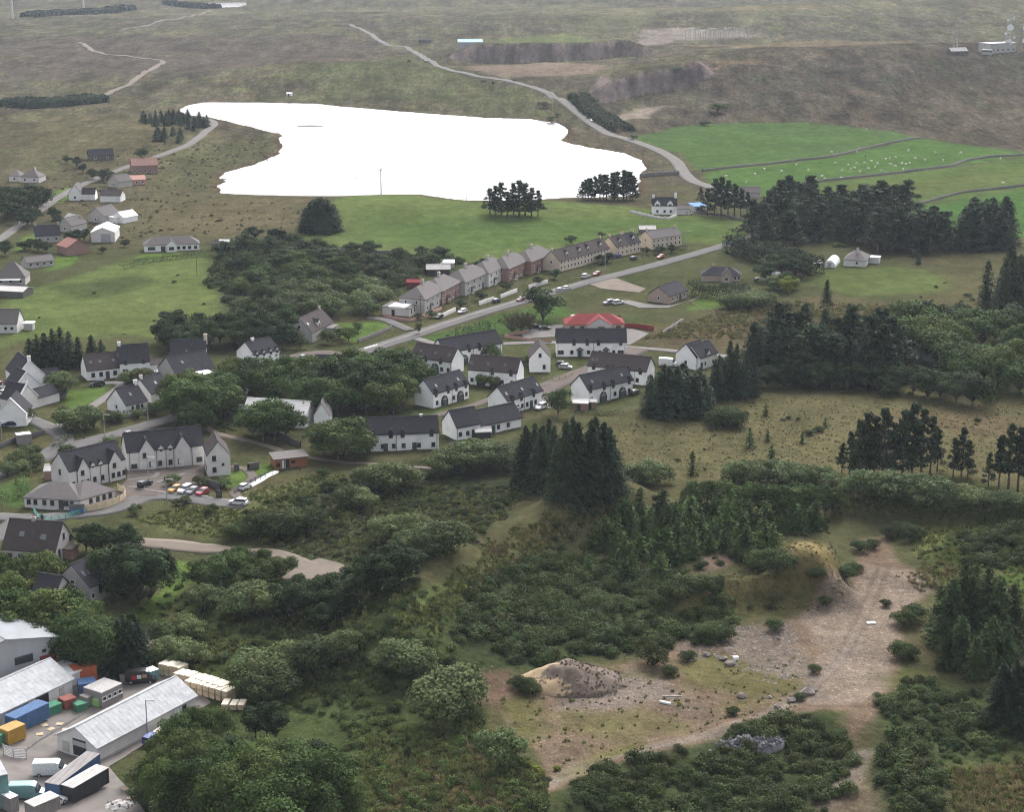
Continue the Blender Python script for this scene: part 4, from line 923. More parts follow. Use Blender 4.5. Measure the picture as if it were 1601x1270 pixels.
class House:
    """A on the left, B on the right end of the facade (photo points of the wall foot); +x along it, +y away behind it"""
    def __init__(s, name, label, cat, A, B, D, e, rise, wall='white', roof='slate', style='gable', group=None, over=0.25, base=None, L=None, z=None, ang=None):
        a = G(*A); b = G(*B); s.L = L or float(np.linalg.norm((b - a)[:2])); s.D, s.e, s.rise = D, e, rise
        ang = math.atan2(b[1] - a[1], b[0] - a[0]) if ang is None else ang; z0 = min(a[2], b[2]) * 0.5 + (a[2] + b[2]) * 0.25 if z is None else z
        s.o = empty(name, (a[0], a[1], z0), ang); tag(s.o, label, cat, group); s.style, s.wallm, s.roofm, s.over = style, wall, roof, over
        L = s.L
        c, sn = math.cos(ang), math.sin(ang)
        KEEP_AREA.append([(a[0] + x * c - y * sn, a[1] + x * sn + y * c) for x, y in ((-.8, -.8), (L + .8, -.8), (L + .8, D + .8), (-.8, D + .8))])
        w = MB(); bz = -2.2
        if style == 'gable':
            w.face((0, 0, bz), (L, 0, bz), (L, 0, e), (0, 0, e)); w.face((L, D, bz), (0, D, bz), (0, D, e), (L, D, e))
            w.face((0, D, bz), (0, 0, bz), (0, 0, e), (0, D / 2, e + rise), (0, D, e)); w.face((L, 0, bz), (L, D, bz), (L, D, e), (L, D / 2, e + rise), (L, 0, e))
        elif style == 'across':
            w.face((0, 0, bz), (L, 0, bz), (L, 0, e), (L / 2, 0, e + rise), (0, 0, e)); w.face((L, D, bz), (0, D, bz), (0, D, e), (L / 2, D, e + rise), (L, D, e))
            w.face((0, D, bz), (0, 0, bz), (0, 0, e), (0, D, e)); w.face((L, 0, bz), (L, D, bz), (L, D, e), (L, 0, e))
        else:
            w.box(0, L, 0, D, bz, e)
        child('wall', w.mesh('wall', M[wall]), s.o)
        s.roofobj = child('roof', s._roof(0, L, 0, D, e, rise, style, over).mesh('roof', M[roof]), s.o)
        if base: 
            m = MB(); m.box(-.06, L + .06, -.06, D + .06, bz, 0.45); child('base_course', m.mesh('base_course', M[base]), s.o)
    def _roof(s, x0, x1, y0, y1, e, rise, style, ov, th=0.2):
        m = MB()
        def slab(q):
            n = Vector(q[1]) - Vector(q[0]); n = n.cross(Vector(q[2]) - Vector(q[0])).normalized()
            if n.z < 0: q = q[::-1]
            m.hexa([tuple(Vector(p) + Vector((0, 0, 0.02))) for p in q], [tuple(Vector(p) + Vector((0, 0, 0.02 + th))) for p in q])
        if style == 'gable':
            D = y1 - y0; k = rise / (D / 2); r = e + rise
            slab([(x0 - ov, y0 - ov, e - ov * k), (x1 + ov, y0 - ov, e - ov * k), (x1 + ov, (y0 + y1) / 2, r), (x0 - ov, (y0 + y1) / 2, r)])
            slab([(x1 + ov, y1 + ov, e - ov * k), (x0 - ov, y1 + ov, e - ov * k), (x0 - ov, (y0 + y1) / 2, r), (x1 + ov, (y0 + y1) / 2, r)])
            m.box(x0 - ov, x1 + ov, (y0 + y1) / 2 - .14, (y0 + y1) / 2 + .14, r + th - .04, r + th + .08)
        elif style == 'across':
            L = x1 - x0; k = rise / (L / 2); r = e + rise; c = (x0 + x1) / 2
            slab([(x0 - ov, y1 + ov, e - ov * k), (x0 - ov, y0 - ov, e - ov * k), (c, y0 - ov, r), (c, y1 + ov, r)])
            slab([(x1 + ov, y0 - ov, e - ov * k), (x1 + ov, y1 + ov, e - ov * k), (c, y1 + ov, r), (c, y0 - ov, r)])
            m.box(c - .14, c + .14, y0 - ov, y1 + ov, r + th - .04, r + th + .08)
        elif style == 'hip':
            L, D = x1 - x0, y1 - y0; i = min(D / 2, L / 2 - 0.4); r = e + rise; cy = (y0 + y1) / 2; a, b, c, d = x0 - ov, x1 + ov, y0 - ov, y1 + ov
            R0, R1 = (x0 + i, cy, r), (x1 - i, cy, r); 
            P = [(a, c, e), (b, c, e), (b, d, e), (a, d, e)]
            m.face(P[0], P[1], R1, R0); m.face(P[1], P[2], R1); m.face(P[2], P[3], R0, R1); m.face(P[3], P[0], R0)
            m.hexa([(x, y, e - .18) for x, y, _ in P], [(x, y, e - .01) for x, y, _ in P])
        elif style == 'flat':
            m.box(x0 - ov, x1 + ov, y0 - ov, y1 + ov, e, e + .25)
        elif style == 'mono':
            slab([(x0 - ov, y0 - ov, e), (x1 + ov, y0 - ov, e), (x1 + ov, y1 + ov, e + rise), (x0 - ov, y1 + ov, e + rise)])
        return m
    def place(s, face, u, z):                  # point and turn on a facade
        if face == 'f': return (u, -0.01, z), (0, 0, 0)
        if face == 'l': return (-0.01, s.D - u, z), (0, 0, R(-90))
        if face == 'r': return (s.L + 0.01, u, z), (0, 0, R(90))
        return (u, s.D + 0.01, z), (0, 0, R(180))
    def win(s, u, z, w=1.0, h=1.2, face='f', frame='frame'):
        lo, ro = s.place(face, u, z); fm, pm = win_meshes(w, h, frame)
        o = child('window', fm, s.o, lo, ro); child('pane', pm, o)
    def wins(s, us, z, w=1.0, h=1.2, face='f', frame='frame'):
        for u in us: s.win(u, z, w, h, face, frame)
    def door(s, u, w=1.0, h=2.1, mat='door', face='f', z=0.05):
        lo, ro = s.place(face, u, z); child('door', door_mesh(w, h, mat), s.o, lo, ro)
    def arch(s, u, w=2.3, h=3.0):
        a, d, g = arch_mesh(w, h); o = child('arched_porch', a, s.o, (u, -0.01, 0)); child('door', d, o); child('glazing_bar', g, o)
    def pipe(s, *us):
        for u in us:
            m = MB(); m.cyl((u, -.1, -1), (u, -.1, s.e - .05), .06, .06, 6); child('downpipe', m.mesh('downpipe', M['black']), s.o)
    def gutter(s):
        m = MB(); k = s.rise / (s.D / 2) if s.style == 'gable' else 0; z = s.e - s.over * k
        m.box(-s.over, s.L + s.over, -s.over - .14, -s.over - .004, z - .08, z + .06); child('gutter', m.mesh('gutter', M['black']), s.o)
    def chimney(s, u, v=None, h=1.3, w=0.9, d=0.6, mat=None, pots=2, zr=None):
        v = s.D / 2 if v is None else v; z = (s.e + s.rise if zr is None else zr)
        m = MB(); m.box(u - w / 2, u + w / 2, v - d / 2, v + d / 2, z - 1.4, z + h); m.box(u - w / 2 - .06, u + w / 2 + .06, v - d / 2 - .06, v + d / 2 + .06, z + h, z + h + .12)
        c = child('chimney', m.mesh('chimney', M[mat or s.wallm]), s.o)
        for q in range(pots):
            p = MB(); x = u + (q - (pots - 1) / 2) * .35; p.cyl((x, v, z + h + .12), (x, v, z + h + .5), .13, .1, 7); child('chimney_pot', p.mesh('chimney_pot', M['pot']), c)
    def rooflight(s, u, t=0.4, w=0.8, h=1.1):  # t: how far up the front slope
        k = s.rise / (s.D / 2); y = t * s.D / 2; z = s.e + y * k + 0.225; a = math.atan(k)
        m = MB(); m.box(-w / 2, w / 2, -h / 2, h / 2, 0, .07); f = child('rooflight', m.mesh('rooflight', M['darkframe']), s.o, (u, y, z), (a, 0, 0))
        p = MB(); p.box(-w / 2 + .07, w / 2 - .07, -h / 2 + .07, h / 2 - .07, .072, .09); child('pane', p.mesh('pane', M['skyglass']), f)
    def dormer(s, u, w=1.3, h=1.3, mat=None, roof=None, z=None, t=0.0, win=True, wallm=None):
        """small gabled dormer: front face at fraction t up the front slope"""
        k = s.rise / (s.D / 2); y0 = t * s.D / 2; z0 = (s.e + y0 * k - 0.35) if z is None else z; g = w * 0.55; top = z0 + h
        yb = min(s.D / 2, (top + g - s.e) / k + .2)
        m = MB(); m.hexa([(u - w / 2, y0 - .04, z0 - .2), (u + w / 2, y0 - .04, z0 - .2), (u + w / 2, yb, z0 - .2), (u - w / 2, yb, z0 - .2)], [(u - w / 2, y0 - .04, top), (u + w / 2, y0 - .04, top), (u + w / 2, yb, top), (u - w / 2, yb, top)])
        m.face((u - w / 2, y0 - .04, top), (u + w / 2, y0 - .04, top), (u, y0 - .04, top + g))
        d = child('dormer', m.mesh('dormer', M[mat or s.wallm]), s.o)
        r = s._roof(u - w / 2, u + w / 2, y0 - .04, yb, top, g, 'across', .12, .12); child('dormer_roof', r.mesh('dormer_roof', M[roof or s.roofm]), d)
        if win:
            child('window', win_full(round(w * .62, 1), round(h * .72, 1)), d, (u, y0 - .06, z0 + .15))
    def gablet(s, u0, u1, rise=None, proj=0.0):
        """wall-head gable rising through the eaves, flush with or in front of the facade"""
        w = u1 - u0; rise = rise or w * .55; k = s.rise / (s.D / 2); yb = min(s.D / 2, rise / k + .3); c = (u0 + u1) / 2; y = -proj - .03
        m = MB(); m.face((u0, y, -2), (u1, y, -2), (u1, y, s.e), (c, y, s.e + rise), (u0, y, s.e)); m.face((u0, .0, -2), (u0, y, -2), (u0, y, s.e), (u0, 0, s.e)); m.face((u1, y, -2), (u1, 0, -2), (u1, 0, s.e), (u1, y, s.e))
        g = child('front_gable', m.mesh('front_gable', M[s.wallm]), s.o)
        child('gable_roof', s._roof(u0, u1, y, yb, s.e, rise, 'across', .15, .16).mesh('gable_roof', M[s.roofm]), g)
    def panel(s, name, u, z, w, h, mat, face='f', proud=.05):
        lo, ro = s.place(face, u, z); m = MB(); m.box(-w / 2, w / 2, -proud, .03, 0, h); return child(name, m.mesh(name, M[mat]), s.o, lo, ro)
    def porch(s, u, w=1.8, d=1.2, h=2.1, roof=None, mat='darktimber'):
        m = MB(); 
        for x in (u - w / 2, u + w / 2 - .15): m.box(x, x + .15, -d, -d + .15, -1, h)
        m.box(u - w / 2, u + w / 2, -d + .2, -.02, -1, .1)
        p = child('porch', m.mesh('porch', M[mat]), s.o); child('porch_roof', s._roof(u - w / 2, u + w / 2, -d, 0, h, w * .35, 'across', .15, .12).mesh('porch_roof', M[roof or s.roofm]), p)
    def lean(s, name, x0, x1, y0, y1, h, rise, wall, roof, style='gable'):
        """low wing in the house's own frame"""
        m = MB(); m.box(x0, x1, y0, y1, -2, h); wobj = child(name, m.mesh(name, M[wall]), s.o)
        if style == 'gable':
            for x in (x0, x1):
                m2 = MB(); m2.face((x, y0, h), (x, y1, h), (x, (y0 + y1) / 2, h + rise)); child('wing_gable', m2.mesh('wing_gable', M[wall]), wobj)
        child('wing_roof', s._roof(x0, x1, y0, y1, h + .01, rise, style, .2, .15).mesh('wing_roof', M[roof]), wobj)

GW = 'white terraced cottages of the courtyard'
def cottage(label, A, B, D=7.2, e=4.7, rise=3.4, roof='slate', arches=(), upper=(), lower=(), doors=(), pipes=(), lights=(), group=GW, **kw):
    h = House('white_cottage', label, 'house', A, B, D, e, rise, 'white', roof, 'gable', group, **kw)
    L = h.L
    for f in arches: h.arch(f * L)
    for f in upper: h.panel('upper_window_surround', f * L, e - 1.15, 1.05, 1.1, 'darktimber'); h.dormer(f * L, 1.05, .55, 'darktimber', t=0.0, win=False, z=e - .15); h.win(f * L, e - 1.1, .8, 1.0, frame='darkframe')
    for f in lower: h.win(f * L, 0.95, 1.0, 1.15, frame='darkframe')
    for f in doors: h.door(f * L)
    h.pipe(*[f * L for f in pipes]); h.gutter()
    for f in lights: h.rooflight(f * L)
    return h
cottage('long white cottage range with dark roof at the back of the courtyard', (696,574), (785,559), arches=(.33,.66), upper=(.42,.60), lower=(.56,.22,.88), pipes=(.49,.97))
cottage('small white cottage with brown roof partly behind green trees', (643,577), (672,582), 7, 4.2, 3.4, 'brownroof', (.5,), (.8,), (), (), (.05,), (.4,))
cottage('white cottage with brown roof beside the small brown roofed one', (672,582), (706,587), 7, 4.2, 3.5, 'brownroof', (.25,), (.5,), (.55,.85), (), (.97,), (.15,.8))
cottage('white cottage pair with brown roof and three bright skylights', (732,601), (808,607), 7.2, 4.6, 3.5, 'brownroof', (.27,.60), (.5,.88), (.08,.36,.7,.9), (), (.45,.98), (.04,.38,.73))
cottage('white cottage with two tall dark arches facing the path', (677.7,639), (732.8,623), 7, 4.4, 3.3, 'slate', (.3,.75), (.08,.42,.65,.92), (.1,.57,.93), (), (.52,), (.18,.8))
cottage('white cottage beyond the path, its roof dotted with skylights', (793,650), (848,633), 7, 4.2, 3.3, 'slate', (), (.15,.4,.75), (.3,.42,.56,.8), (.68,), (.48,), (.08,.52,.95))
h = cottage('long white cottage range half hidden by a big bush', (545,709.5), (686,702), 7.5, 4.8, 3.3, 'slate', (), (.28,.47,.60,.92), (.5,.38,.61,.78,.94), (.22,.41,.73), (.53,.98))
h.chimney(h.L * .82, h.D / 2, .5, .7, .5, 'offwhite', 0)
cottage('white end gable cottage at the front of the courtyard', (714,689), (752,682), 7.4, 3.6, 3.6, 'slate', (), (), (.15,.45,.9), (.7,), (.02,))
cottage('low white wing with small windows joined to the end gable cottage', (752.2,682), (816,668), 7.4, 2.8, 3.2, 'slate', (), (), (.12,.42,.66), (.3,), (.98,))
t8 = House('white_cottage', 'tall narrow white gabled house standing alone in the courtyard', 'house', (828,582), (860.5,582), 11, 4.4, 3.6, 'white', 'brownroof', 'across', GW)
t8.win(t8.L * .5, 4.6, .9, 1.2, frame='darkframe'); t8.win(t8.L * .7, 1.0, .9, 1.3, frame='darkframe')
h = cottage('long white cottage range in front of the red roofed bungalow', (870,558), (979,558), 7.5, 4.8, 3.3, 'slate', (), (.25,.44,.6,.92), (.08,.22,.46,.62,.82), (), (.02,.53,.98))
for f in (.335, .71): h.porch(f * h.L, 1.9, 1.3, 2.3); h.door(f * h.L)
h.wins((h.L * .06, h.L * .92), 0.9, 1.9, 1.2, frame='darkframe')
cottage('white cottage range with brown roof behind the arched pair', (919,594), (1010,603), 7.2, 4.4, 3.4, 'brownroof', (.2,.55), (.1,.35,.45,.7,.9), (.85,.68), (), (.8,), (.05,.12))
cottage('white cottage pair with two dark arches beside the dark pines', (919,634), (989,616), 7, 4.5, 3.4, 'slate', (.33,.76), (.06,.36,.56,.92), (.08,.3,.6,.92), (), (.5,), (.16,.82))
h = House('white_cottage', 'white house with twin steep roofs near the dark pines', 'house', (1056,573), (1088,579), 7, 4.0, 3.6, 'white', 'slate', 'across', GW)
h.win(h.L * .5, 1.2, .9, 1.2, frame='darkframe'); h.door(2.2, face='r'); h.win(4.5, 1.2, face='r')
h2 = House('white_cottage', 'small white gabled house closest to the dark pines', 'house', (1094,579), (1121,570), 6.5, 3.8, 3.4, 'white', 'slate', 'gable', GW)
h2.dormer(h2.L * .5, 2.2, .9, 'white'); h2.wins((h2.L * .3, h2.L * .75), 1.0); h2.door(h2.L * .1)
# red roofed bungalow
h = House('bungalow', 'stone bungalow with bright red tiled roof and front gable', 'house', (884,520), (976,519), 9, 2.7, 2.7, 'tan', 'redroof', 'hip')
h.lean('front_wing', h.L * .36, h.L * .78, -2.2, 4, 2.7, 2.6, 'harl', 'redroof', 'across'); m = MB(); m.face((h.L * .36, -2.21, 2.7), (h.L * .78, -2.21, 2.7), (h.L * .57, -2.21, 5.2)); child('front_gable', m.mesh('front_gable', M['harl']), h.o)
h.wins((h.L * .12, h.L * .28, h.L * .9), .9, 1.6, 1.2, frame='darkframe'); fm, pm = win_meshes(2.2, 1.5, 'darkframe'); o = child('window', fm, h.o, (h.L * .6, -2.22, .8)); child('pane', pm, o)
# hipped stone terrace blocks along the road
BLK = [((664,491),(697,473),'harl','grey hipped house with flat roofed shop at the foot of the terrace'), ((691,477),(720,462),'brick','red brown hipped house, second up from the shop'),
       ((727,463),(765,446),'harl','grey hipped house with pale harling midway along the terrace'), ((764,449),(796,434),'offwhite','pale walled hipped house midway along the terrace'),
       ((795,441),(828,426),'brick','red brown hipped house, next to the last of the terrace'), ((830,430),(866,415),'brick','red brown hipped house at the upper end of the terrace')]
for i, (A, B, wm, lab) in enumerate(BLK):
    h = House('hipped_house', lab, 'house', A, B, 9.5, 5.2, 3.4, wm, 'greyroof', 'hip', 'hipped houses along the village road', over=.35)
    L = h.L
    h.chimney(L / 2, h.D / 2, 1.3, 1.3, .8, 'harl', 4)
    h.wins([L * .14, L * .38, L * .62, L * .86], 3.3, .95, 1.25); h.wins([L * .12, L * .4, L * .6, L * .88], .9, 1.1, 1.3); h.door(L * .27); h.door(L * .73); h.wins([2.5, 6.5], 3.3, .9, 1.2, 'l'); h.wins([4.5], .9, .9, 1.2, 'l')
    h.porch(L * .27, 1.5, 1.0, 2.1, 'greyroof', 'offwhite')
    m = MB(); m.box(-.35, L + .35, -.52, -.36, 5.05, 5.2); child('gutter', m.mesh('gutter', M['darkframe']), h.o)
h = House('shop_extension', 'low flat roofed shop with bright white roof at the drive', 'shop', (598,493), (640,496), 9, 2.9, 0, 'offwhite', 'greyroof', 'flat', over=.3)
h.panel('roof_sheet', h.L * .55, 2.9, h.L * .62, .62, 'whitesheet', proud=.4); m = MB(); m.box(h.L * .22, h.L * .86, .3, 6.5, 3.16, 3.4); child('roof_light', m.mesh('roof_light', M['whitesheet']), h.o)
h.door(h.L * .4, mat='darktimber'); h.wins((2, 5), 1.0, .8, 1.4, 'r', 'darkframe'); h.panel('base_course', h.L / 2, -1, h.L, 1.3, 'brick')
# cream house rows farther up the road
for A, B, lab, wm, rf, nd in (((875,425.5),(952.5,404),'long cream row with four white dormers on the roof','cream','brownroof',(.2,.45,.62,.88)), ((963.7,402.5),(983,398),'cream house with a white dormer beside the long row','cream','brownroof',(.5,)),
                              ((983.2,398),(1001,394),'cream house with darker roof joined to the dormered one','cream','slate',(.6,)), ((1019,390.6),(1065.5,384),'last cream house up the road with low grey roof','cream','greyroof',())):
    h = House('cream_house', lab, 'house', A, B, 8, 4.3 if nd else 4.6, 3.6 if nd else 2.6, wm, rf, 'gable', 'cream houses at the top of the village road')
    for f in nd: h.dormer(h.L * f, 1.7, 1.2, 'white', rf, t=.35)
    n = max(3, int(h.L / 2.3))
    h.wins([h.L * (i + .5) / n for i in range(n)], .9, 1.0, 1.3); h.wins([h.L * (i + .5) / n for i in range(n)], 2.95, .95, 1.1); h.wins((4,), 3.0, .9, 1.2, 'l'); h.chimney(h.L * .98, None, 1.0, .8, .6, 'cream'); h.chimney(.5, None, 1.0, .8, .6, 'cream')
h = House('bungalow', 'pinkish bungalow with dark roof and paved edge', 'house', (1046,475.5), (1074,466), 8.6, 2.8, 3.0, 'tan', 'slate', 'gable')
h.wins((h.L * .2, h.L * .45, h.L * .85), .9, 1.4, 1.2); h.door(h.L * .62); h.win(4.3, 1.0, 1.0, 1.3, 'l'); m = MB(); m.box(h.L + .5, h.L + 4, 3, 7, -1, 2.3); m.box(h.L + .3, h.L + 4.2, 2.8, 7.2, 2.3, 2.5); child('side_shed', m.mesh('side_shed', M['darktimber']), h.o)
h = House('bungalow', 'tan bungalow with dark hipped roof behind the clipped hedge', 'house', (1096,440), (1158,441), 8, 2.5, 2.6, 'tan', 'slate', 'hip')
h.lean('front_wing', h.L * .5, h.L * .78, -2.5, 3, 2.5, 2.2, 'tan', 'slate', 'across'); m = MB(); m.face((h.L * .5, -2.51, 2.5), (h.L * .78, -2.51, 2.5), (h.L * .64, -2.51, 4.7)); child('front_gable', m.mesh('front_gable', M['tan']), h.o); h.chimney(h.L * .3, None, .8, .7, .6, 'tan'); h.wins((h.L * .86, h.L * .95), .9, .9, 1.2); fm, pm = win_meshes(1.4, 1.2, 'frame'); o = child('window', fm, h.o, (h.L * .64, -2.52, .9)); child('pane', pm, o)
h = House('bungalow', 'pale bungalow with grey hipped roof beside the polytunnel', 'house', (1318.5,416), (1353,418), 13, 2.7, 3.0, 'offwhite', 'greyroof', 'hip')
h.wins((3, 6.5, 10), .9, 1.4, 1.2, 'r'); h.win(h.L * .6, .9, 1, 1.2); h.chimney(h.L * .55, 4, .9, .9, .6, 'harl'); h.lean('side_garage', h.L + .02, h.L + 4, 9, 12.8, 2.4, .1, 'offwhite', 'whitesheet', 'flat'); h.door(8.3, face='r', mat='darktimber')
h = House('farmhouse', 'white farmhouse with two steep dormers near the loch pines', 'house', (1020,335), (1058,336), 7, 4.2, 3.2, 'white', 'slate', 'gable')
h.dormer(h.L * .2, 2.6, 1.4, 'white'); h.dormer(h.L * .72, 2.6, 1.4, 'white'); h.chimney(h.L - .5, None, 2.2, 1.1, .8, 'white'); h.chimney(.5, None, 1.2, 1, .8, 'white'); h.wins((h.L * .2, h.L * .5, h.L * .75), .9, 1.2, 1.4); h.lean('side_wing', h.L + .02, h.L + 6, 1, 6, 2.6, 1.2, 'offwhite', 'greyroof', 'gable')
h = House('garage', 'small stone garage with bright blue roof by the farmhouse', 'garage', (1086,332), (1104,331), 6, 2.6, .8, 'harl', 'sheet', 'mono'); h.panel('garage_door', h.L * .4, 0, 2.8, 2.2, 'black')
h.roofobj.data.materials[0] = surf('blue_roof_sheet', (0.10, 0.20, 0.42), .1)
h = House('cottage', 'low dark roofed cottage behind the wood by the green field', 'house', (1150,309), (1188,310), 7, 2.6, 2.4, 'harl', 'greyroof', 'gable')
h = House('cottage', 'grey gabled house tucked among the dense garden trees', 'house', (1396,557), (1420,562), 9, 3.2, 3.4, 'offwhite', 'greyroof', 'across'); h.win(h.L * .5, 1, 1.6, 1.3); h.lean('side_wing', h.L, h.L + 12, 2, 9, 2.7, 2.6, 'offwhite', 'greyroof', 'gable'); h.chimney(h.L / 2, 4, 1.2, .9, .7, 'harl')
# left side of the village
h = House('village_house', 'grey harled house with brown roof and white dormer above the lawn', 'house', (488.6,536), (521,519), 9, 3.4, 4.2, 'harl', 'brownroof', 'gable'); h.dormer(h.L * .42, 1.6, 1.8, 'white', t=.15); h.rooflight(h.L * .1, .5); h.wins((h.L * .3, h.L * .55, h.L * .8), .9, 1.2, 1.3); h.wins((4.5,), 4.3, 1.1, 1.2, 'l'); h.chimney(h.L * .95, None, .8)
h.lean('flat_extension', h.L * .6, h.L * .95, -2.5, 0, 2.6, 0, 'harl', 'greyroof', 'flat')
h = House('village_house', 'white house with a row of four steep wall dormers', 'house', (399,581), (437,572), 8.5, 5.0, 3.4, 'white', 'slate', 'gable')
for f in (.1, .38, .66, .92): h.dormer(h.L * f, 1.8, 1.0, 'white', z=4.0)
h.wins([h.L * f for f in (.12, .36, .62, .88)], 1.0, 1.2, 1.5); h.wins([h.L * f for f in (.12, .36, .62, .88)], 3.2, 1.0, 1.2); h.door(h.L * .5); h.chimney(h.L * .3, None, .8)
h = House('village_house', 'white cottage with brown roof and three skylights by the front lawn', 'house', (137,595.5), (188,590), 8, 3.0, 4.0, 'white', 'brownroof', 'gable'); [h.rooflight(h.L * f, .45, .9, 1.1) for f in (.16, .45, .86)]; h.wins([h.L * f for f in (.18, .42, .85)], .9, 1.1, 1.3, frame='darkframe'); h.door(h.L * .62, mat='darktimber')
h = House('village_house', 'taller white house joined to the three skylight cottage', 'house', (188.4,590.5), (235,587), 8.4, 4.3, 4.6, 'white', 'slate', 'gable'); h.chimney(.4, None, 1.0, .9, .8, 'white'); [h.dormer(h.L * f, 1.0, .7, 'darktimber', z=3.9, win=False) for f in (.2, .8)]; h.wins((h.L * .18, h.L * .8), 1.0, 1.7, 1.4, frame='darkframe'); h.arch(h.L * .55, 2.0, 2.6)
h.lean('white_extension', h.L + .02, h.L + 4.5, 1, 6, 3.0, 1.2, 'white', 'brownroof', 'gable')
for A, B, e, rise, D, lab in (((27,610),(71,605),3.6,4.6,13,'rearmost of the stepped white gabled houses, chimney on its ridge'), ((23,627),(66,621),3.4,4.4,8,'second of the stepped white gabled houses from the back'),
                              ((28,645),(60,637),3.2,4.0,7,'third of the stepped white gabled houses, grey walled with a side wing'), ((-4,667),(42,666),3.4,4.2,8,'foremost of the stepped white gabled houses, broad bare gable')):
    h = House('stepped_house', lab, 'house', A, B, D, e, rise, 'white' if 'grey' not in lab else 'offwhite', 'slate', 'across', 'stepped white houses at the side road', over=.12)
    for x in (0,):
        m = MB(); L = h.L; k = rise / (L / 2)
        for (x0, z0, x1, z1) in ((-.2, e - .2 * k, L / 2, e + rise), (L / 2, e + rise, L + .2, e - .2 * k)):
            m.hexa([(x0, -.25, z0 + .1), (x1, -.25, z1 + .1), (x1, .18, z1 + .1), (x0, .18, z0 + .1)], [(x0, -.25, z0 + .42), (x1, -.25, z1 + .42), (x1, .18, z1 + .42), (x0, .18, z0 + .42)])
        child('white_verge', m.mesh('white_verge', M['white']), h.o)
    if 'rearmost' in lab: h.chimney(h.L / 2, .5, 1.3, .9, .7, 'white'); h.lean('side_wing', h.L, h.L + 5, 3, 7, 2.4, 1.6, 'white', 'slate', 'gable')
    if 'third' in lab: h.chimney(h.L * .55, .5, 1.0, .8, .7, 'offwhite'); h.lean('side_wing', h.L, h.L + 8, 0, 5.5, 2.5, 2.0, 'offwhite', 'slate', 'gable')
    if 'second' in lab: h.win(h.L * .5, 3.0, 1, 1.2)
h = House('village_house', 'white gabled cottage with chimney beside the main road', 'house', (198,649), (230.5,641), 8.5, 2.7, 4.0, 'white', 'slate', 'gable'); h.chimney(h.L - .4, None, 1.2, .9, .8, 'white'); h.rooflight(h.L * .45, .5); h.win(4.2, 1.0, 1.0, 1.2, 'l'); h.wins((h.L * .3, h.L * .75), .9, 1.0, 1.3); h.door(h.L * .55)
h = House('village_house', 'dark roofed cottage behind the one with the chimney', 'house', (237,630), (268,620), 8, 2.6, 3.8, 'offwhite', 'slate', 'gable'); h.chimney(.5, None, 1.0, .8, .7, 'offwhite'); h.rooflight(h.L * .5, .5); h.wins((h.L * .4, h.L * .8), .9)
h = House('village_hall', 'broad dark roofed building with a pale lean-to', 'house', (276,601), (336,590), 11, 3.0, 4.2, 'harl', 'slate', 'gable'); h.lean('pale_lean_to', h.L * .36, h.L * .8, -3.0, -.02, 2.3, .5, 'cream', 'whitesheet', 'mono'); h.rooflight(h.L * .3, .55)
h = House('village_house', 'dark roofed house with a tall cream chimney', 'house', (268,575), (322,573), 8, 3.4, 4.2, 'offwhite', 'slate', 'gable'); h.chimney(h.L, None, 1.6, 1.0, .9, 'cream'); h.rooflight(h.L * .45, .3)
h = House('village_house', 'grey roofed house at the far left above the dark pines', 'house', (-12,521), (27,521), 8, 3.2, 4.0, 'offwhite', 'greyroof', 'gable'); h.wins((h.L * .55, h.L * .8), 1.0, 1.2, 1.2); h.lean('small_shed', h.L + 1, h.L + 4, 4, 7, 2.3, .4, 'harl', 'whitesheet', 'flat')
h = House('village_house', 'dark roofed low house almost hidden behind the roadside trees', 'house', (488,592), (532,592), 9, 2.4, 3.6, 'harl', 'slate', 'gable')
h = House('village_house', 'house with bright white roof behind a broad green tree', 'house', (380,664), (478,670), 9, 3.0, 3.2, 'white', 'whitesheet', 'gable'); h.roofobj.data.materials[0] = M['offwhite']; h.wins((h.L * .85, h.L * .95), .9)
h = House('village_house', 'white gable showing between the big bush and the green tree', 'house', (491,668), (516,668), 9, 3.2, 3.4, 'white', 'greyroof', 'across')
# far cottages
def far(name, label, A, B, D, e, rise, wall, roof, style='gable', nw=2, **kw):
    h = House(name, label, 'house' if 'shed' not in name and 'barn' not in name else 'barn', A, B, D, e, rise, wall, roof, style, 'far cottages and sheds along the lane')
    if nw: h.wins([h.L * (i + .5) / nw for i in range(nw)], .9, 1.1, 1.2)
    return h
h = far('far_cottage', 'white gabled cottage at the lane with dark roof', (108,313.5), (127,313.5), 9, 3.6, 4.2, 'white', 'greyroof', 'across', 1); h.lean('dark_wing', h.L + .02, h.L + 6.5, 1, 7, 3.0, 2.6, 'white', 'slate', 'gable')
far('far_shed', 'long low white shed with brown roof beside the lane cottage', (157,316), (188.5,316), 7, 3.2, 2.2, 'white', 'brownroof', 'gable', 0)
h = far('far_cottage', 'grey gabled house between white garage and the lane', (137,346.5), (163,349.5), 11, 3.2, 3.6, 'harl', 'greyroof', 'across', 1); h.lean('pale_lean_to', h.L, h.L + 5, 3, 9, 2.5, .4, 'white', 'whitesheet', 'flat')
far('far_shed', 'white garage with white roof behind the broad barn', (177.6,347.5), (193.5,349.5), 9, 2.6, 2.2, 'white', 'whitesheet', 'across', 0)
h = far('far_barn', 'broad pale barn with bright roof and grey doors', (143,379), (180,378.5), 15, 4.2, 2.0, 'offwhite', 'whitesheet', 'across', 0); h.panel('barn_door', h.L * .62, 0, 4.2, 3.6, 'sheetwall')
far('far_barn', 'red brown barn below the broad pale barn', (105.7,400), (140.5,396), 9, 3.4, 2.6, 'brick', 'brownroof', 'across', 0).roofobj.data.materials[0] = surf('rusty_red_roof', (0.22, 0.09, 0.07), .2)
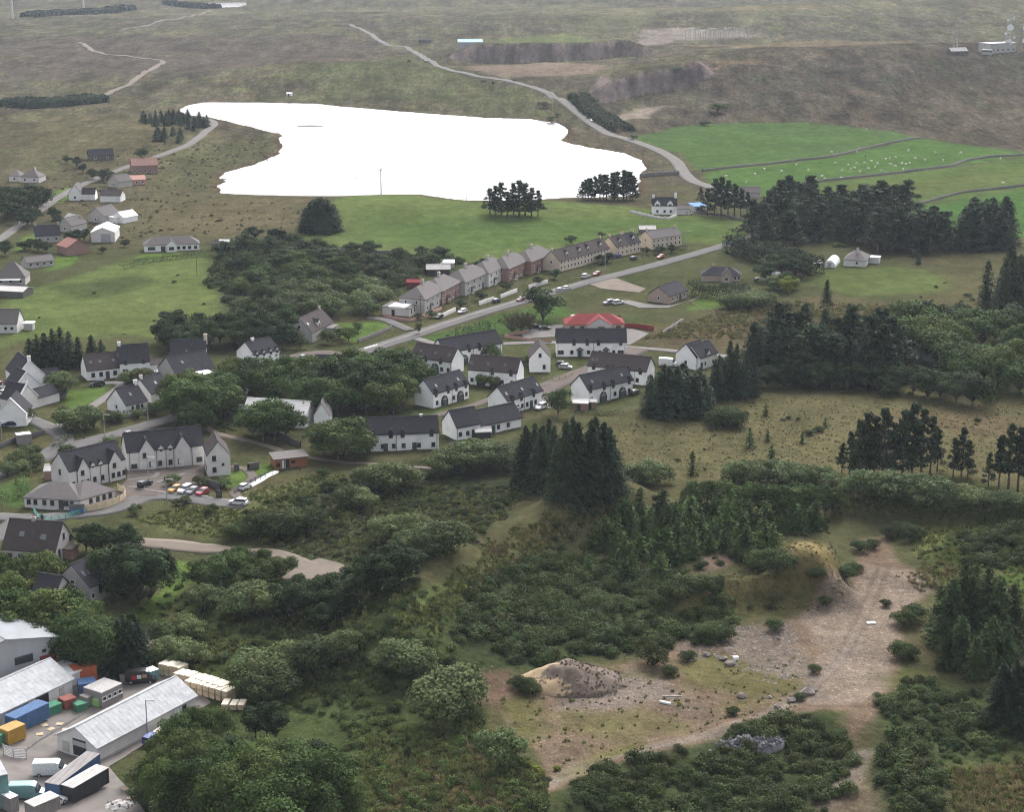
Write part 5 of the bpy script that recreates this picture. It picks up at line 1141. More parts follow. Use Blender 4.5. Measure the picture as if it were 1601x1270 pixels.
h = far('far_cottage', 'cottage with two grey gables among dark shrubs', (56,380), (95,378.5), 8, 3.0, 3.8, 'harl', 'slate', 'gable', 3); h.chimney(.5, None, .9); h.chimney(h.L - .4, None, .9)
far('far_cottage', 'grey roofed house left of the grey gabled house', (92,362), (112,364), 10, 3.0, 3.2, 'harl', 'greyroof', 'across', 1)
far('far_cottage', 'pale roofed house right of the shrub garden', (113,360), (136,357), 9, 3.0, 3.0, 'harl', 'whitesheet', 'across', 1).roofobj.data.materials[0] = M['concrete']
h = House('bungalow', 'long white bungalow with grey hipped roof above the pasture', 'house', (226,395), (312,391), 8, 2.9, 2.9, 'white', 'greyroof', 'hip', over=.3)
h.lean('front_wing', h.L * .40, h.L * .58, -1.6, 4, 2.9, 1.9, 'white', 'greyroof', 'across'); m = MB(); m.face((h.L * .4, -1.61, 2.9), (h.L * .58, -1.61, 2.9), (h.L * .49, -1.61, 4.7)); child('front_gable', m.mesh('front_gable', M['white']), h.o)
h.wins((h.L * .13,), .9, 3.0, 1.3, frame='darkframe'); h.wins((h.L * .62, h.L * .72, h.L * .82, h.L * .93), .9, 1.3, 1.2, frame='darkframe'); h.door(h.L * .34, 1.6, 2.2, 'darktimber'); fm, pm = win_meshes(2.0, 1.3, 'darkframe'); o = child('window', fm, h.o, (h.L * .49, -1.62, .9)); child('pane', pm, o)
h.panel('base_course', h.L / 2, -1.5, h.L + .1, 1.8, 'harl')
far('far_cottage', 'long grey shed like bungalow below the cottage with two gables', (43,420.5), (85.5,416), 7, 2.3, 1.8, 'harl', 'greyroof', 'gable', 4)
h = far('far_cottage', 'purple grey roofed house with long bright roof strip', (-6,446), (40,446), 9, 3.0, 5.2, 'harl', 'greyroof', 'hip', 3); m = MB(); m.box(1, h.L * .85, -2.2, -.3, 2.2, 2.45); child('bright_roof_strip', m.mesh('bright_roof_strip', M['whitesheet']), h.o)
h = far('far_shed', 'cluttered low sheds with pale roofs at the far left of the pasture', (-8,464), (36,466), 8, 2.2, 1.0, 'stone', 'concrete', 'gable', 0)
far('far_cottage', 'small pale house with hipped roof at the far lane', (14.6,284), (31,284), 9, 3.0, 2.6, 'offwhite', 'greyroof', 'hip', 1)
h = far('far_cottage', 'grey house with chimney at the far lane', (32,285.5), (61,286), 9, 3.0, 3.4, 'offwhite', 'greyroof', 'hip', 2); h.chimney(h.L * .65, None, 1.0)
far('far_cottage', 'dark stone ruin on the heath above the lane', (140,251), (178,250), 7, 2.8, 3.0, 'stone', 'slate', 'gable', 2)
h = far('far_cottage', 'long red brick house at the bend of the lane', (207,271), (247,271), 9, 4.4, 3.4, 'brick', 'greyroof', 'gable', 5); h.roofobj.data.materials[0] = M['brick']; h.chimney(h.L * .5, None, 1.0)
far('far_cottage', 'low orange pink house in front of the red brick one', (200,290), (228,289), 7, 2.8, 1.8, 'pinkbrick', 'pinkbrick', 'gable', 3).roofobj.data.materials[0] = M['pinkbrick']
h = far('far_cottage', 'dark grey house with pale gable below the red brick one', (169,292), (186,294), 9, 3.0, 3.2, 'harl', 'greyroof', 'across', 1)
# white flats and estate
h = House('apartment_block', 'white block of flats with two tall front gables', 'flats', (200,737), (320,727), 8, 5.0, 3.9, 'offwhite', 'slate', 'gable', over=.15)
L = h.L; h.gablet(L * .155, L * .35, 3.0, .35); h.gablet(L * .62, L * .815, 3.0, .35); h.pipe(L * .03, L * .38, L * .5, L * .6, L * .84)
h.wins((L * .07, L * .10), .9, .9, 1.1, frame='darkframe'); h.wins((L * .42, L * .555), .9, 1.0, 1.3, frame='darkframe'); h.wins((L * .92, L * .95), .9, .9, 1.2, frame='darkframe')
[h.dormer(L * f, 1.5, 1.0, 'offwhite', z=4.3) for f in (.44, .56)]
for f in (.24, .30, .67): 
    fm, pm = win_meshes(.9, 1.3, 'darkframe'); o = child('window', fm, h.o, (L * (f - .02 if f == .24 else f), -.40, 3.4 if f == .24 else 1.0)); child('pane', pm, o)
for f in (.325, .69):
    child('door', door_mesh(1.0, 2.1, 'frame'), h.o, (L * f, -.42, .05)); 
h = House('apartment_block', 'white gable ended flat beside the grass and bins', 'flats', (325,745.5), (361,743), 9.5, 5.2, 3.5, 'offwhite', 'brownroof', 'across', over=.15)
h.wins((h.L * .3,), 1.0, 1.0, 1.3, frame='darkframe'); h.wins((h.L * .3,), 3.9, 1.0, 1.3, frame='darkframe'); h.win(h.L * .68, 2.6, .6, .6, frame='darkframe'); h.wins((3, 7), 1.0, 1, 1.2, 'l', 'darkframe')
m = MB(); m.box(h.L * .55, h.L * .85, -.03, -.005, 3.2, 3.32)
h = House('apartment_block', 'white flats with long front facing the parking court', 'flats', (110,767), (197,747.5), 8.5, 4.7, 3.8, 'offwhite', 'slate', 'gable', over=.15)
L = h.L; h.gablet(L * .14, L * .34, 2.7, .3); h.gablet(L * .70, L * .92, 2.7, .3); h.pipe(L * .13, L * .36, L * .55, L * .69)
h.wins([L * f for f in (.06, .44, .58, .97)], .9, .9, 1.2, frame='darkframe'); [h.dormer(L * f, 1.3, .9, 'offwhite', z=4.2) for f in (.42, .56)]; h.win(4.2, 3.2, .9, 1.3, 'l', 'darkframe')
for f, z in ((.22, 3.3), (.22, .9), (.30, .9), (.79, 3.3), (.76, .9), (.86, .9)):
    fm, pm = win_meshes(.9, 1.2, 'darkframe'); o = child('window', fm, h.o, (L * f, -.36, z)); child('pane', pm, o)
h = House('low_bungalow', 'low white bungalow with grey roof and fenced corner', 'bungalow', (38.7,793.6), (126,798.6), 9.5, 2.5, 2.6, 'offwhite', 'greyroof', 'hip', over=.3)
L = h.L; h.wins([L * f for f in (.08, .2, .36, .5, .85)], .9, .95, 1.2, frame='darkframe'); h.door(L * .66, mat='darktimber'); h.wins((L * .75,), .9, 1.2, 1.2, frame='darkframe')
a_, b_ = (126.3,798.6), (180,780.5)
h = House('low_bungalow', 'angled wing of the low bungalow beside the timber fence', 'bungalow', a_, b_, 9, 2.5, 2.6, 'offwhite', 'greyroof', 'hip', over=.3); h.wins([h.L * f for f in (.3, .5, .68, .86)], .9, .95, 1.2, frame='darkframe')
h = House('grey_house', 'grey house with dark roof and two large skylights', 'house', (5,879), (87,884), 9, 2.9, 5.2, 'harl', 'brownroof', 'gable', over=.2)
L = h.L; h.rooflight(L * .3, .5, 1.3, 1.3); h.rooflight(L * .72, .45, 1.4, 1.4); h.wins((L * .13, L * .36), .9, 1.4, 1.2, frame='darkframe'); h.win(L * .56, .9, .8, 1.2, frame='darkframe'); h.win(L * .86, .9, 1.2, 1.2, frame='darkframe'); h.win(4.5, 4.4, .9, 1.4, 'r', 'darkframe'); h.win(2.0, 1, 1.0, 2.0, 'r', 'darkframe'); h.win(7.5, 3.2, .9, 1.2, 'r', 'darkframe'); h.lean('brick_porch', L + .02, L + 2.2, 3.6, 6.5, 2.3, .5, 'brick', 'brownroof', 'flat'); h.chimney(L * .45, None, .7, .9, .6, 'harl')
h = House('grey_house', 'narrow grey house with skylights beside the domed dark tree', 'house', (142.5,945.5), (168,933), 9, 3.6, 4.0, 'harl', 'slate', 'gable', over=.2)
[h.rooflight(h.L * f, .5, .8, 1.3) for f in (.18, .42, .7)]; h.win(4.5, 3.5, 1.2, .9, 'l'); h.win(5.5, .8, 1.2, 1.2, 'l', 'darkframe'); h.win(h.L * .6, 1.6, .9, 1.8, frame='darkframe'); h.wins((h.L * .15,), 1, .9, 1.2)
h = House('grey_house', 'dark roof hidden among the trees beside the grey houses', 'house', (45,962), (80,968), 9, 2.8, 4.4, 'harl', 'slate', 'gable')
h = House('kiosk', 'brown boarded kiosk with flat grey roof beside the ramp', 'kiosk', (430,734.5), (481,729.5), 5, 2.5, .35, 'orangewood', 'greyroof', 'mono', over=.35)
h.door(h.L * .27, .7, 2.1, 'frame'); h.door(h.L * .36, 1.2, 2.1, 'black'); h.panel('dark_window', h.L * .56, 1.2, 1.0, .7, 'glass'); h.panel('dark_window', h.L * .1, .6, .9, 1.0, 'glass')
# industrial sheds
h = House('warehouse', 'big grey clad warehouse with pale roof behind the long sheds', 'warehouse', (-70,1092), (94,1050), 26, 6.6, 2.2, 'sheetwall', 'dullsheet', 'across', over=.3)
h.panel('roller_door', h.L * .9, 0, 3.6, 3.8, 'redroof'); h.panel('blue_door', h.L * .77, 0, 1.4, 2.4, 'door'); h.panel('long_window', h.L * .66, 3.4, 3.6, 1.5, 'glass'); h.panel('vent', h.L * .86, 4.4, .8, .6, 'black'); h.panel('corner_trim', h.L * .995, -1, .22, 7.5, 'door', proud=.08)
def cladding(h):
    """raised sheet seams and translucent strips on the roof"""
    k = h.rise / (h.D / 2); a = math.atan(k); n = int(h.L / 1.0); Ls = h.D / 2 / math.cos(a)
    for i in range(1, n):
        m = SHARED.get(('seam', round(Ls, 2)))
        if m is None:
            b = MB(); b.box(-.02, .02, -.15, Ls - .25, 0, .014); m = SHARED[('seam', round(Ls, 2))] = b.mesh('roof_seam', M['sheet'])
        child('roof_seam', m, h.o, (h.L * i / n, 0, h.e + .225), (a, 0, 0))
h = House('long_shed', 'long pale roofed shed beside the blue containers', 'shed', (-62,1165), (114,1086), 11, 2.8, 2.6, 'offwhite', 'sheet', 'gable', over=.4); cladding(h); L = h.L
h.panel('doorway_shade', L * .72, 0, 3, 2.4, 'black'); h.panel('doorway_shade', L * .5, 0, 5, 2.2, 'black'); h.panel('shed_door', L * .9, 0, 1.2, 2.1, 'harl'); h.lean('end_store', L + .02, L + 5.5, 2, 8, 2.4, .3, 'offwhite', 'whitesheet', 'flat')  # black panels on the wall stand for shade inside the doorways
h = House('long_shed', 'long weathered white roofed shed with open front gable', 'shed', (153,1193), (306,1107), 9.2, 2.6, 2.5, 'offwhite', 'sheet', 'gable', over=.4); cladding(h); L = h.L
h.panel('open_doorway_shade', 5.2, .02, 3.0, 3.0, 'black', 'l'); h.panel('raised_shutter', 5.2, 1.8, 3.1, .9, 'sheet', 'l', .12); h.panel('shed_door', 2.0, 0, 1.6, 2.0, 'harl', 'l'); h.panel('shed_door', L * .8, 0, 1.0, 2.0, 'white'); h.panel('shed_door', L * .88, 0, 1.0, 2.0, 'black'); h.panel('base_course', L / 2, -1.5, L, 1.7, 'concrete')  # the opening is a black panel painted as interior shade
m = MB(); m.box(0, .3, 5, 6, -1, 0)
# ------------------------------------------------------------------ vehicles
PAINT = {}
def paintmat(name, col):
    if name not in PAINT:
        PAINT[name] = glossy('car_paint_' + name, col, 0.3, 0.5)
    return PAINT[name]
COLS = {'white': (.72, .72, .72), 'silver': (.42, .43, .45), 'grey': (.16, .165, .18), 'black': (.018, .018, .02), 'red': (.30, .02, .025), 'darkred': (.13, .02, .025), 'blue': (.03, .06, .22), 'darkblue': (.02, .03, .07), 'yellow': (.50, .24, .03), 'green': (.05, .10, .10), 'teal': (.16, .30, .31)}
def loft(sections, mat, name):
    """sections: list of (x, half width low, z low, half width high, z high)"""
    m = MB(); rings = [[(x, -a, z0), (x, -max(a, b) * 1.0, z0 + (z1 - z0) * .55), (x, -b, z1), (x, b, z1), (x, max(a, b), z0 + (z1 - z0) * .55), (x, a, z0)] for x, a, z0, b, z1 in sections]
    n = len(rings[0]); m.v = [p for r in rings for p in r]
    for i in range(len(rings) - 1):
        for j in range(n): m.f.append((i * n + j, i * n + (j + 1) % n, (i + 1) * n + (j + 1) % n, (i + 1) * n + j)[::-1]); m.m.append(0)
    m.f.append(tuple(range(n))[::-1][::-1]); m.m.append(0); k = (len(rings) - 1) * n; m.f.append(tuple(range(k, k + n))[::-1]); m.m.append(0)
    return m.mesh(name, mat)
def vehicle_parts(kind):
    if kind == 'car':
        body = [(-2.05, .70, .35, .66, .80), (-1.95, .80, .28, .80, .92), (-1.2, .84, .25, .84, .97), (.75, .84, .25, .84, .95), (1.55, .82, .26, .76, .86), (1.98, .74, .30, .66, .70), (2.08, .62, .36, .58, .60)]
        glass = [(-1.85, .72, .90, .50, 1.02), (-1.35, .76, .93, .60, 1.38), (.15, .76, .93, .60, 1.40), (1.0, .74, .92, .60, .98)]
        roof = [(-1.45, .60, 1.34, .52, 1.40), (-1.0, .63, 1.37, .56, 1.46), (0, .63, 1.37, .56, 1.47), (.30, .60, 1.33, .52, 1.39)]; wx, wr, hw, L = 1.28, .32, .80, 2.05
    elif kind == 'estate':
        body = [(-2.25, .72, .38, .72, .95), (-2.15, .84, .30, .84, 1.02), (.7, .87, .28, .87, 1.02), (1.6, .86, .30, .80, .95), (2.1, .78, .32, .70, .78), (2.2, .66, .40, .62, .66)]
        glass = [(-2.12, .78, 1.0, .66, 1.42), (-1.9, .80, 1.0, .66, 1.56), (.1, .80, 1.0, .66, 1.58), (1.0, .78, .98, .64, 1.06)]
        roof = [(-2.1, .66, 1.53, .60, 1.60), (-1.5, .68, 1.55, .62, 1.68), (-.2, .68, 1.55, .62, 1.67), (.25, .64, 1.5, .58, 1.57)]; wx, wr, hw, L = 1.38, .35, .82, 2.2
    else:
        body = [(-2.75, .92, .45, .90, 2.40), (-2.7, .98, .38, .93, 2.50), (1.0, .98, .36, .93, 2.50), (1.45, .98, .36, .88, 2.35), (2.05, .98, .36, .92, 1.35), (2.7, .92, .38, .84, 1.10), (2.85, .80, .45, .76, .80)]
        glass = [(1.40, .895, 1.55, .80, 2.26), (1.55, .955, 1.40, .86, 2.22), (1.80, .955, 1.38, .88, 1.82), (2.12, .90, 1.32, .86, 1.38)]
        roof = [(-2.6, .80, 2.49, .72, 2.54), (0, .82, 2.49, .74, 2.56), (.95, .80, 2.49, .72, 2.54)]; wx, wr, hw, L = 1.75, .36, .92, 2.8
    return body, glass, roof, wx, wr, hw, L
VEH = {}
def veh_proto(kind):
    if kind in VEH: return VEH[kind]
    b, g, r, wx, wr, hw, L = vehicle_parts(kind); P = {}
    P['body'] = loft(b, M['white'], 'body'); P['window'] = loft(g, M['glass'], 'window'); P['roof'] = loft(r, M['white'], 'roof')
    m = MB(); m.cyl((0, -.11, 0), (0, .11, 0), wr, wr, 12); P['wheel'] = m.mesh('wheel', M['rubber'])
    m = MB(); m.cyl((0, -.125, 0), (0, .125, 0), wr * .62, wr * .62, 10); P['rim'] = m.mesh('rim', M['rim'])
    m = MB(); m.box(-.10, .02, -.16, .16, -.07, .07); P['headlight'] = m.mesh('headlight', M['lamp']); m = MB(); m.box(-.03, .06, -.12, .12, -.10, .10); P['tail_light'] = m.mesh('tail_light', M['redlamp'])
    m = MB(); m.box(-.08, .06, -.12, .12, 0, .14); P['mirror'] = m.mesh('mirror', M['black'])
    P['info'] = (wx, wr, hw, L); VEH[kind] = P; return P
def vehicle(kind, color, px, py, hx, hy, label, group=None, name=None, cat=None, scale=1.0):
    """px, py: middle of the vehicle on the ground; hx, hy: a photo point it faces"""
    p = G(px, py); q = G(hx, hy); ang = math.atan2(q[1] - p[1], q[0] - p[0]); P = veh_proto(kind); wx, wr, hw, L = P['info']
    o = empty(name or ('parked_van' if kind == 'van' else 'parked_car'), (p[0], p[1], hz(p[0], p[1]) + .12), ang); o.scale = (scale,) * 3
    tag(o, label, cat or ('van' if kind == 'van' else 'car'), group)
    pm = paintmat(color, COLS[color])
    for nm in ('body', 'roof'):
        c = child(nm, P[nm], o); c.material_slots[0].link = 'OBJECT'; c.material_slots[0].material = pm
    child('window', P['window'], o)
    for x in (-wx, wx):
        for y in (-hw, hw):
            w_ = child('wheel', P['wheel'], o, (x, y, wr)); child('rim', P['rim'], w_)
    for y in (-hw * .62, hw * .62):
        child('headlight', P['headlight'], o, (L - .06, y, .62 if kind != 'van' else .85)); child('tail_light', P['tail_light'], o, (-L + (0.02 if kind != 'van' else .08), y, .75 if kind != 'van' else 1.1))
    for y in (-hw - .13, hw + .13): child('mirror', P['mirror'], o, (.75 if kind != 'van' else 1.75, y, .92 if kind != 'van' else 1.4))
    KEEP_TREE.append((p[0], p[1], 2.5)); return o
GR = 'cars parked along the village road'
for a in (('car','black',686,498,640,514,'dark car with pale bonnet parked below the stone terrace wall'), ('car','white',723,489.5,690,500,'white car parked below the stone terrace'), ('car','darkblue',776,473,810,462,'dark blue car parked by the white garden walls'),
          ('car','darkred',814,471,780,482,'dark red car on the lower side of the road'), ('car','grey',829,466.5,800,476,'grey car half behind the dark round tree'), ('car','silver',876,456,900,450,'silver car on the verge beyond the dark round tree'),
          ('car','white',886,453,910,446,'white car on the verge beside the silver one'), ('estate','white',916,434.5,950,424,'white car by the long cream row'), ('car','red',933,430.5,900,440,'red car with bright windscreen by the long cream row'),
          ('car','red',1033,404,1000,412,'red and white car parked far up the village road')): vehicle(*a, GR)
for a in (('car','blue',966,402.5,985,398,'blue car in front of the dormered cream house'), ('car','darkblue',991,406,1005,403,'dark car beside the upper garden hedge'), ('van','white',535,569,580,556,'white van passing on the main road by the junction'),
          ('estate','darkblue',444,566,450,580,'dark blue car beside the dormered white house'), ('car','green',476,562,500,556,'dark green car on the drive of the dormered white house'), ('estate','black',152,604,120,606,'dark car with white roof by the front lawn'),
          ('car','silver',244,588,250,600,'silver car beside the white extension'), ('car','darkblue',14,667,-20,668,'dark blue car in front of the broad bare gable'), ('car','red',2,604,20,600,'red car cut off behind the stepped white houses'),
          ('car','white',12,607,40,600,'white car next to the red one by the stepped houses'), ('car','white',9,617,40,609,'white car in front of its white neighbour by the stepped houses'), ('car','black',6,629,40,622,'black car nearest the stepped houses'),
          ('car','black',203,682,240,670,'black car with white roof on the main road above the flats'), ('car','white',378,641,400,634,'white car beside the bright white roof'),
          ('estate','black',227,761,250,752,'black silver car alone in the parking court'), ('car','yellow',274,769,262,774,'yellow car in the parking court row'), ('estate','white',289,770,277,776,'white car between yellow and grey ones in the parking row'),
          ('car','grey',301,772,290,778,'grey car between white and red ones in the parking row'), ('car','red',317,773.5,305,779,'red car at the end of the parking row'), ('car','white',383,765,410,752,'white car behind the dark railing of the ramp'),
          ('estate','white',372,790,350,789,'white van like car at the end of the estate road'), ('car','black',879,572.5,900,574,'black car behind another in the courtyard'), ('car','silver',884,577,905,578,'silver black car in the courtyard by the tall gabled house'),
          ('estate','white',846,640,830,647,'white car at the end of the skylight dotted cottage'), ('car','white',806,646,790,652,'white car in front of the skylight dotted cottage'), ('van','white',1044,573,1070,574,'white van by the twin roofed white house'),
          ('car','black',992,617,1010,610,'dark car at the end of the arched cottage pair'), ('estate','black',1188,441,1200,440,'black pickup near the red tractor by the bungalow'), ('car','red',1205,444,1215,440,'red tractor like car by the golden bushes'),
          ('van','white',1214,436,1225,432,'white van behind the golden bushes by the bungalow'), ('car','white',1077,335.5,1090,335,'white car beside the white farmhouse'), ('estate','black',925,190,930,198,'dark vehicle driving on the loch road'),
          ('estate','grey',665,97,650,92,'dark car far up the moor road'), ('car','white',327,196,330,192,'pale car at the loch shore lane end'), ('estate','white',900,500,915,496,'pale car in the bungalow garden'),
          ('estate','white',967,476,980,474,'white car by the pinkish bungalow gable'), ('estate','grey',951,476,940,478,'grey trailer like car by the pinkish bungalow'), ('car','black',838,514,860,513,'black car on the drive of the red roofed bungalow'),
          ('car','black',852,516,870,515,'second dark car nearest the red roofed bungalow'), ('car','white',1280,413,1270,414,'white car by the polytunnel')): vehicle(*a)
vehicle('van', 'white', 80, 1213, 130, 1212, 'white panel van in the industrial yard', None)

# ------------------------------------------------------------------ yard goods
def frame_at(A, B):
    a, b = G(*A), G(*B); return a, math.atan2(b[1] - a[1], b[0] - a[0]), float(np.linalg.norm((b - a)[:2]))
def container(A, B, D, H, mat, label, roofmat_=None, name='shipping_container', cat='container', cabin=0, group='containers in the industrial yard'):
    a, ang, L = frame_at(A, B); o = tag(empty(name, (a[0], a[1], hz(a[0], a[1]) + .12), ang), label, cat, group)
    m = MB(); n = int(L / .35)
    m.box(0, L, 0.05, D - .05, 0.1, H - .1)
    for i in range(n): x = L * (i + .25) / n; m.box(x, x + L / n * .5, 0, .05, .2, H - .2); m.box(x, x + L / n * .5, D - .05, D, .2, H - .2)
    child('body', m.mesh('body', M[mat]), o)
    kp = ('cpost', H, mat)
    if kp not in SHARED: m = MB(); m.box(0, .14, 0, .14, 0, H - .001); SHARED[kp] = m.mesh('corner_post', M[mat])
    for x in (-.04, L - .1):
        for y in (-.04, D - .1): child('corner_post', SHARED[kp], o, (x, y, 0))
    m = MB(); m.box(.1, L - .1, -.04, .1, 0, .099); child('bottom_rail', m.mesh('bottom_rail', M[mat]), o)
    m = MB(); m.box(-.05, L + .05, -.05, D + .05, H, H + .06)
    for i in range(n): x = L * (i + .25) / n; m.box(x, x + L / n * .5, .1, D - .1, H + .06, H + .09)
    child('roof', m.mesh('roof', M[roofmat_ or mat]), o)
    m = MB(); m.box(L + .002, L + .05, .1, D / 2 - .02, .15, H - .15); child('door', m.mesh('door', M[mat]), o); m = MB(); m.box(L + .002, L + .05, D / 2 + .02, D - .1, .15, H - .15); child('door', m.mesh('door', M[mat]), o)
    for i in range(cabin):
        fm, pm = win_meshes(1.0, .8); w_ = child('window', fm, o, (L * (i + .5) / cabin, -.02, 1.1)); child('pane', pm, w_)
    KEEP_AREA.append([(a[0] + x * math.cos(ang) - y * math.sin(ang), a[1] + x * math.sin(ang) + y * math.cos(ang)) for x, y in ((-.5, -.5), (L + .5, -.5), (L + .5, D + .5), (-.5, D + .5))])
    return o
for n_, c_ in (('blue_metal', (.06, .12, .24)), ('yellow_metal', (.40, .24, .06)), ('green_metal', (.05, .19, .11)), ('orange_metal', (.46, .12, .05)), ('black_metal', (.025, .028, .03)), ('teal_metal', (.13, .25, .25)), ('rust_metal', (.22, .07, .05)), ('rustgrey', (.24, .22, .21)), ('palegreen', (.25, .45, .16))):
    M[n_] = surf(n_, c_, .12, .8, .55, grime=tuple(x * .6 + .03 for x in c_))
container((26,1149),(78,1127), 2.6, 2.8, 'blue_metal', 'long blue container beside the pale roofed shed')
container((14,1167),(41,1157), 2.6, 2.5, 'yellow_metal', 'yellow container at the yard gate')
container((78,1121),(97,1114), 2.0, 1.5, 'green_metal', 'green skip against the shed wall', None, 'skip', 'skip')
container((121,1116),(138,1110), 1.9, 1.3, 'green_metal', 'green skip between the machines', None, 'skip', 'skip')
container((117,1071),(152,1066), 3.0, 2.6, 'orange_metal', 'bright orange container behind the portable cabin')
container((125,1092),(152,1088), 2.8, 2.4, 'blue_metal', 'blue container behind the portable cabin')
container((160,1108),(192,1092), 4.5, 2.8, 'rustgrey', 'grey portable cabin with a row of windows', 'concrete', 'portable_cabin', 'cabin', 4)
container((102,1112),(120,1106), 2.2, 1.7, 'rust_metal', 'rusty red skip between blue container and green skip', None, 'skip', 'skip')
container((137,1106),(151,1100), 2.0, 1.6, 'rustgrey', 'grey skip in front of the blue container', None, 'skip', 'skip')
container((153,1108),(160,1104), 1.4, 1.3, 'palegreen', 'pale green bin beside the portable cabin', None, 'skip', 'skip')
container((-14,1175),(8,1165), 2.4, 1.6, 'green_metal', 'green skip at the far left of the yard gate', None, 'skip', 'skip')
container((93,1253),(158,1213), 2.5, 2.6, 'blue_metal', 'blue container with brown roof near the van', 'rustgrey')
container((116,1258),(171,1231), 2.5, 2.6, 'black_metal', 'black container with pale roof near the van', 'concrete')
container((-40,1275),(16,1268), 6, 5.5, 'teal_metal', 'tall pale teal shed at the yard corner', 'sheet', 'teal_shed', 'shed')
container((18,1275),(30,1271), 3, 2.6, 'rustgrey', 'white grey cabin beside the teal shed', 'whitesheet', 'portable_cabin', 'cabin')
container((55,1284),(95,1272), 2.5, 2.2, 'rustgrey', 'grey roofed container nearest the camera', 'concrete')
container((236,1068),(249,1064), 2.0, 2.0, 'teal_metal', 'pale box at the end of the yard', 'whitesheet', 'storage_box', 'box')
container((190,1072),(203,1070), 1.6, 1.3, 'rustgrey', 'small grey bin beside the graffiti van', None, 'skip', 'skip')
o = vehicle('van', 'black', 221, 1068, 250, 1066, 'dark van with coloured side beside the dark conifers', None)
for i, (x, c_) in enumerate(((-1.6, 'redlamp'), (-.6, 'offwhite'), (.4, 'pinkbrick'))):
    m = MB(); m.box(x, x + .8, -1.02, -.995, .9 + .2 * i, 1.7 + .1 * i); child('side_panel', m.mesh('side_panel', M[c_]), o)
vehicle('van', 'teal', 43, 1249, 80, 1247, 'teal covered truck near the teal shed', None, 'parked_truck', 'truck')
vehicle('estate', 'white', 85, 1262, 100, 1255, 'pale vehicle beside the blue container with brown roof', None)
vehicle('estate', 'blue', 241, 1161, 255, 1154, 'blue car behind the weathered shed', None)
TB = MB()
for k in range(5):
    for j in range(4):
        TB.box(j * .28, j * .28 + .26, 0, 2.4, .1 + k * .19, .1 + k * .19 + .17)
for y in (.2, 2.0): TB.box(0, 1.12, y, y + .12, 0, .098)
TBm = TB.mesh('timber_pack', M['timber']); TC = MB(); TC.box(-.03, 1.15, -.03, 2.43, 1.06, 1.11); TC.box(-.035, -.005, -.03, 2.43, .8, 1.06); TC.box(1.125, 1.15, -.03, 2.43, .8, 1.06); TCm = TC.mesh('cover_sheet', surf('cream_cover', (.74, .66, .50), .08, 1.0, .7))
packs = []
for (x0, y0, x1, y1, n, where) in ((244,1055,278,1062,5,'in the rearmost stack row'), (268,1070,345,1092,11,'in the long stack row beside the shed end'), (285,1082,352,1100,9,'in the front row beside the shed end'), (340,1112,378,1112,6,'in the stack row among the shrubs'), (255,1160,272,1148,3,'beside the weathered shed wall')):
    a, b = G(x0, y0), G(x1, y1); n = max(3, int(np.linalg.norm((b - a)[:2]) / 1.32))
    for i in range(n):
        p = a + (b - a) * (i + .5) / n; ang = math.atan2(b[1] - a[1], b[0] - a[0])
        for lv in range(2 if n > 3 else 1):
            lab = f'cream topped timber pack, {ORD[min(i, 8)] if i < 9 else "last"} {where}' + (', upper layer' if lv else ', lower layer') if n > 3 else f'cream timber pack {ORD[i]} in line {where}'
            o = tag(empty('timber_pack', (p[0], p[1], hz(p[0], p[1]) + .1 + lv * 1.12), ang + rnd.uniform(-.05, .05)), lab, 'timber pack', 'timber packs stacked by the sheds')
            child('board', TBm, o); 
            if lv or n <= 3: child('cover_sheet', TCm, o)
rocks = [rock_mesh('rock', s) for s in range(6)]
def heap(name, label, cat, px, py, wd, dp, h, mat, rot=0.0, seed=1, stones=0, smat='rock', split=None):
    p = G(px, py); r = np.random.default_rng(seed); n = 30; V, F = [], []
    for j in range(n):
        for i in range(n):
            u, v = i / (n - 1) * 2 - 1, j / (n - 1) * 2 - 1; q = math.hypot(u, v)
            z = h * max(0, 1 - q ** 1.3) * (1 + .3 * float(vnoise(np.array(u * 3 + seed), np.array(v * 3), seed))) + .18 * float(vnoise(np.array(u * 9), np.array(v * 9), seed + 4)) * (q < 1)
            V.append((u * wd / 2, v * dp / 2, z - 1.2 if q >= 1 else z))
    F = [(j * n + i, j * n + i + 1, (j + 1) * n + i + 1, (j + 1) * n + i) for j in range(n - 1) for i in range(n - 1)]
    o = tag(empty(name, (p[0], p[1], p[2] - .1), rot), label, cat); mm = np_mesh('mound', V, F, M[mat], True); child('mound', mm, o)
    if split:
        mm.materials.append(M['darkrock']); mm.polygons.foreach_set('material_index', [1 if V[f[0]][0] / wd * 2 > split + .25 * math.sin(V[f[0]][1] * .9) + r.uniform(-.12, .12) and V[f[0]][1] < dp * .3 else 0 for f in F])
    k = 0
    while k < stones:
        u, v = r.uniform(-1, 1, 2); q = math.hypot(u, v)
        if q > 1.1 or (split and u < split + .2 * math.sin(v * 5)): continue
        z = h * max(0, 1 - q ** 1.3)
        c = child('stone', rocks[k % 6] if smat == 'rock' else drocks[k % 6], o, (u * wd / 2, v * dp / 2, z + .03), (r.uniform(0, 6), r.uniform(0, 6), r.uniform(0, 6))); s = r.uniform(.25, .75); c.scale = (s, s, s); k += 1
    KEEP_TREE.append((p[0], p[1], wd * .45)); return o
M['darkrock'] = surf('dark_rubble', (.105, .078, .060), .4, .9, .95, bump=.06); M['earth'] = surf('dry_yellow_earth', (.27, .20, .115), .25, .7, .95, bump=.06); M['slagstone'] = surf('blue_grey_stone', (.13, .125, .135), .45, 1.2, .9)
drocks = [rock_mesh('rubble_stone', 20 + s, 'darkrock') for s in range(6)]; srocks = [rock_mesh('slag_stone', 40 + s, 'slagstone') for s in range(6)]
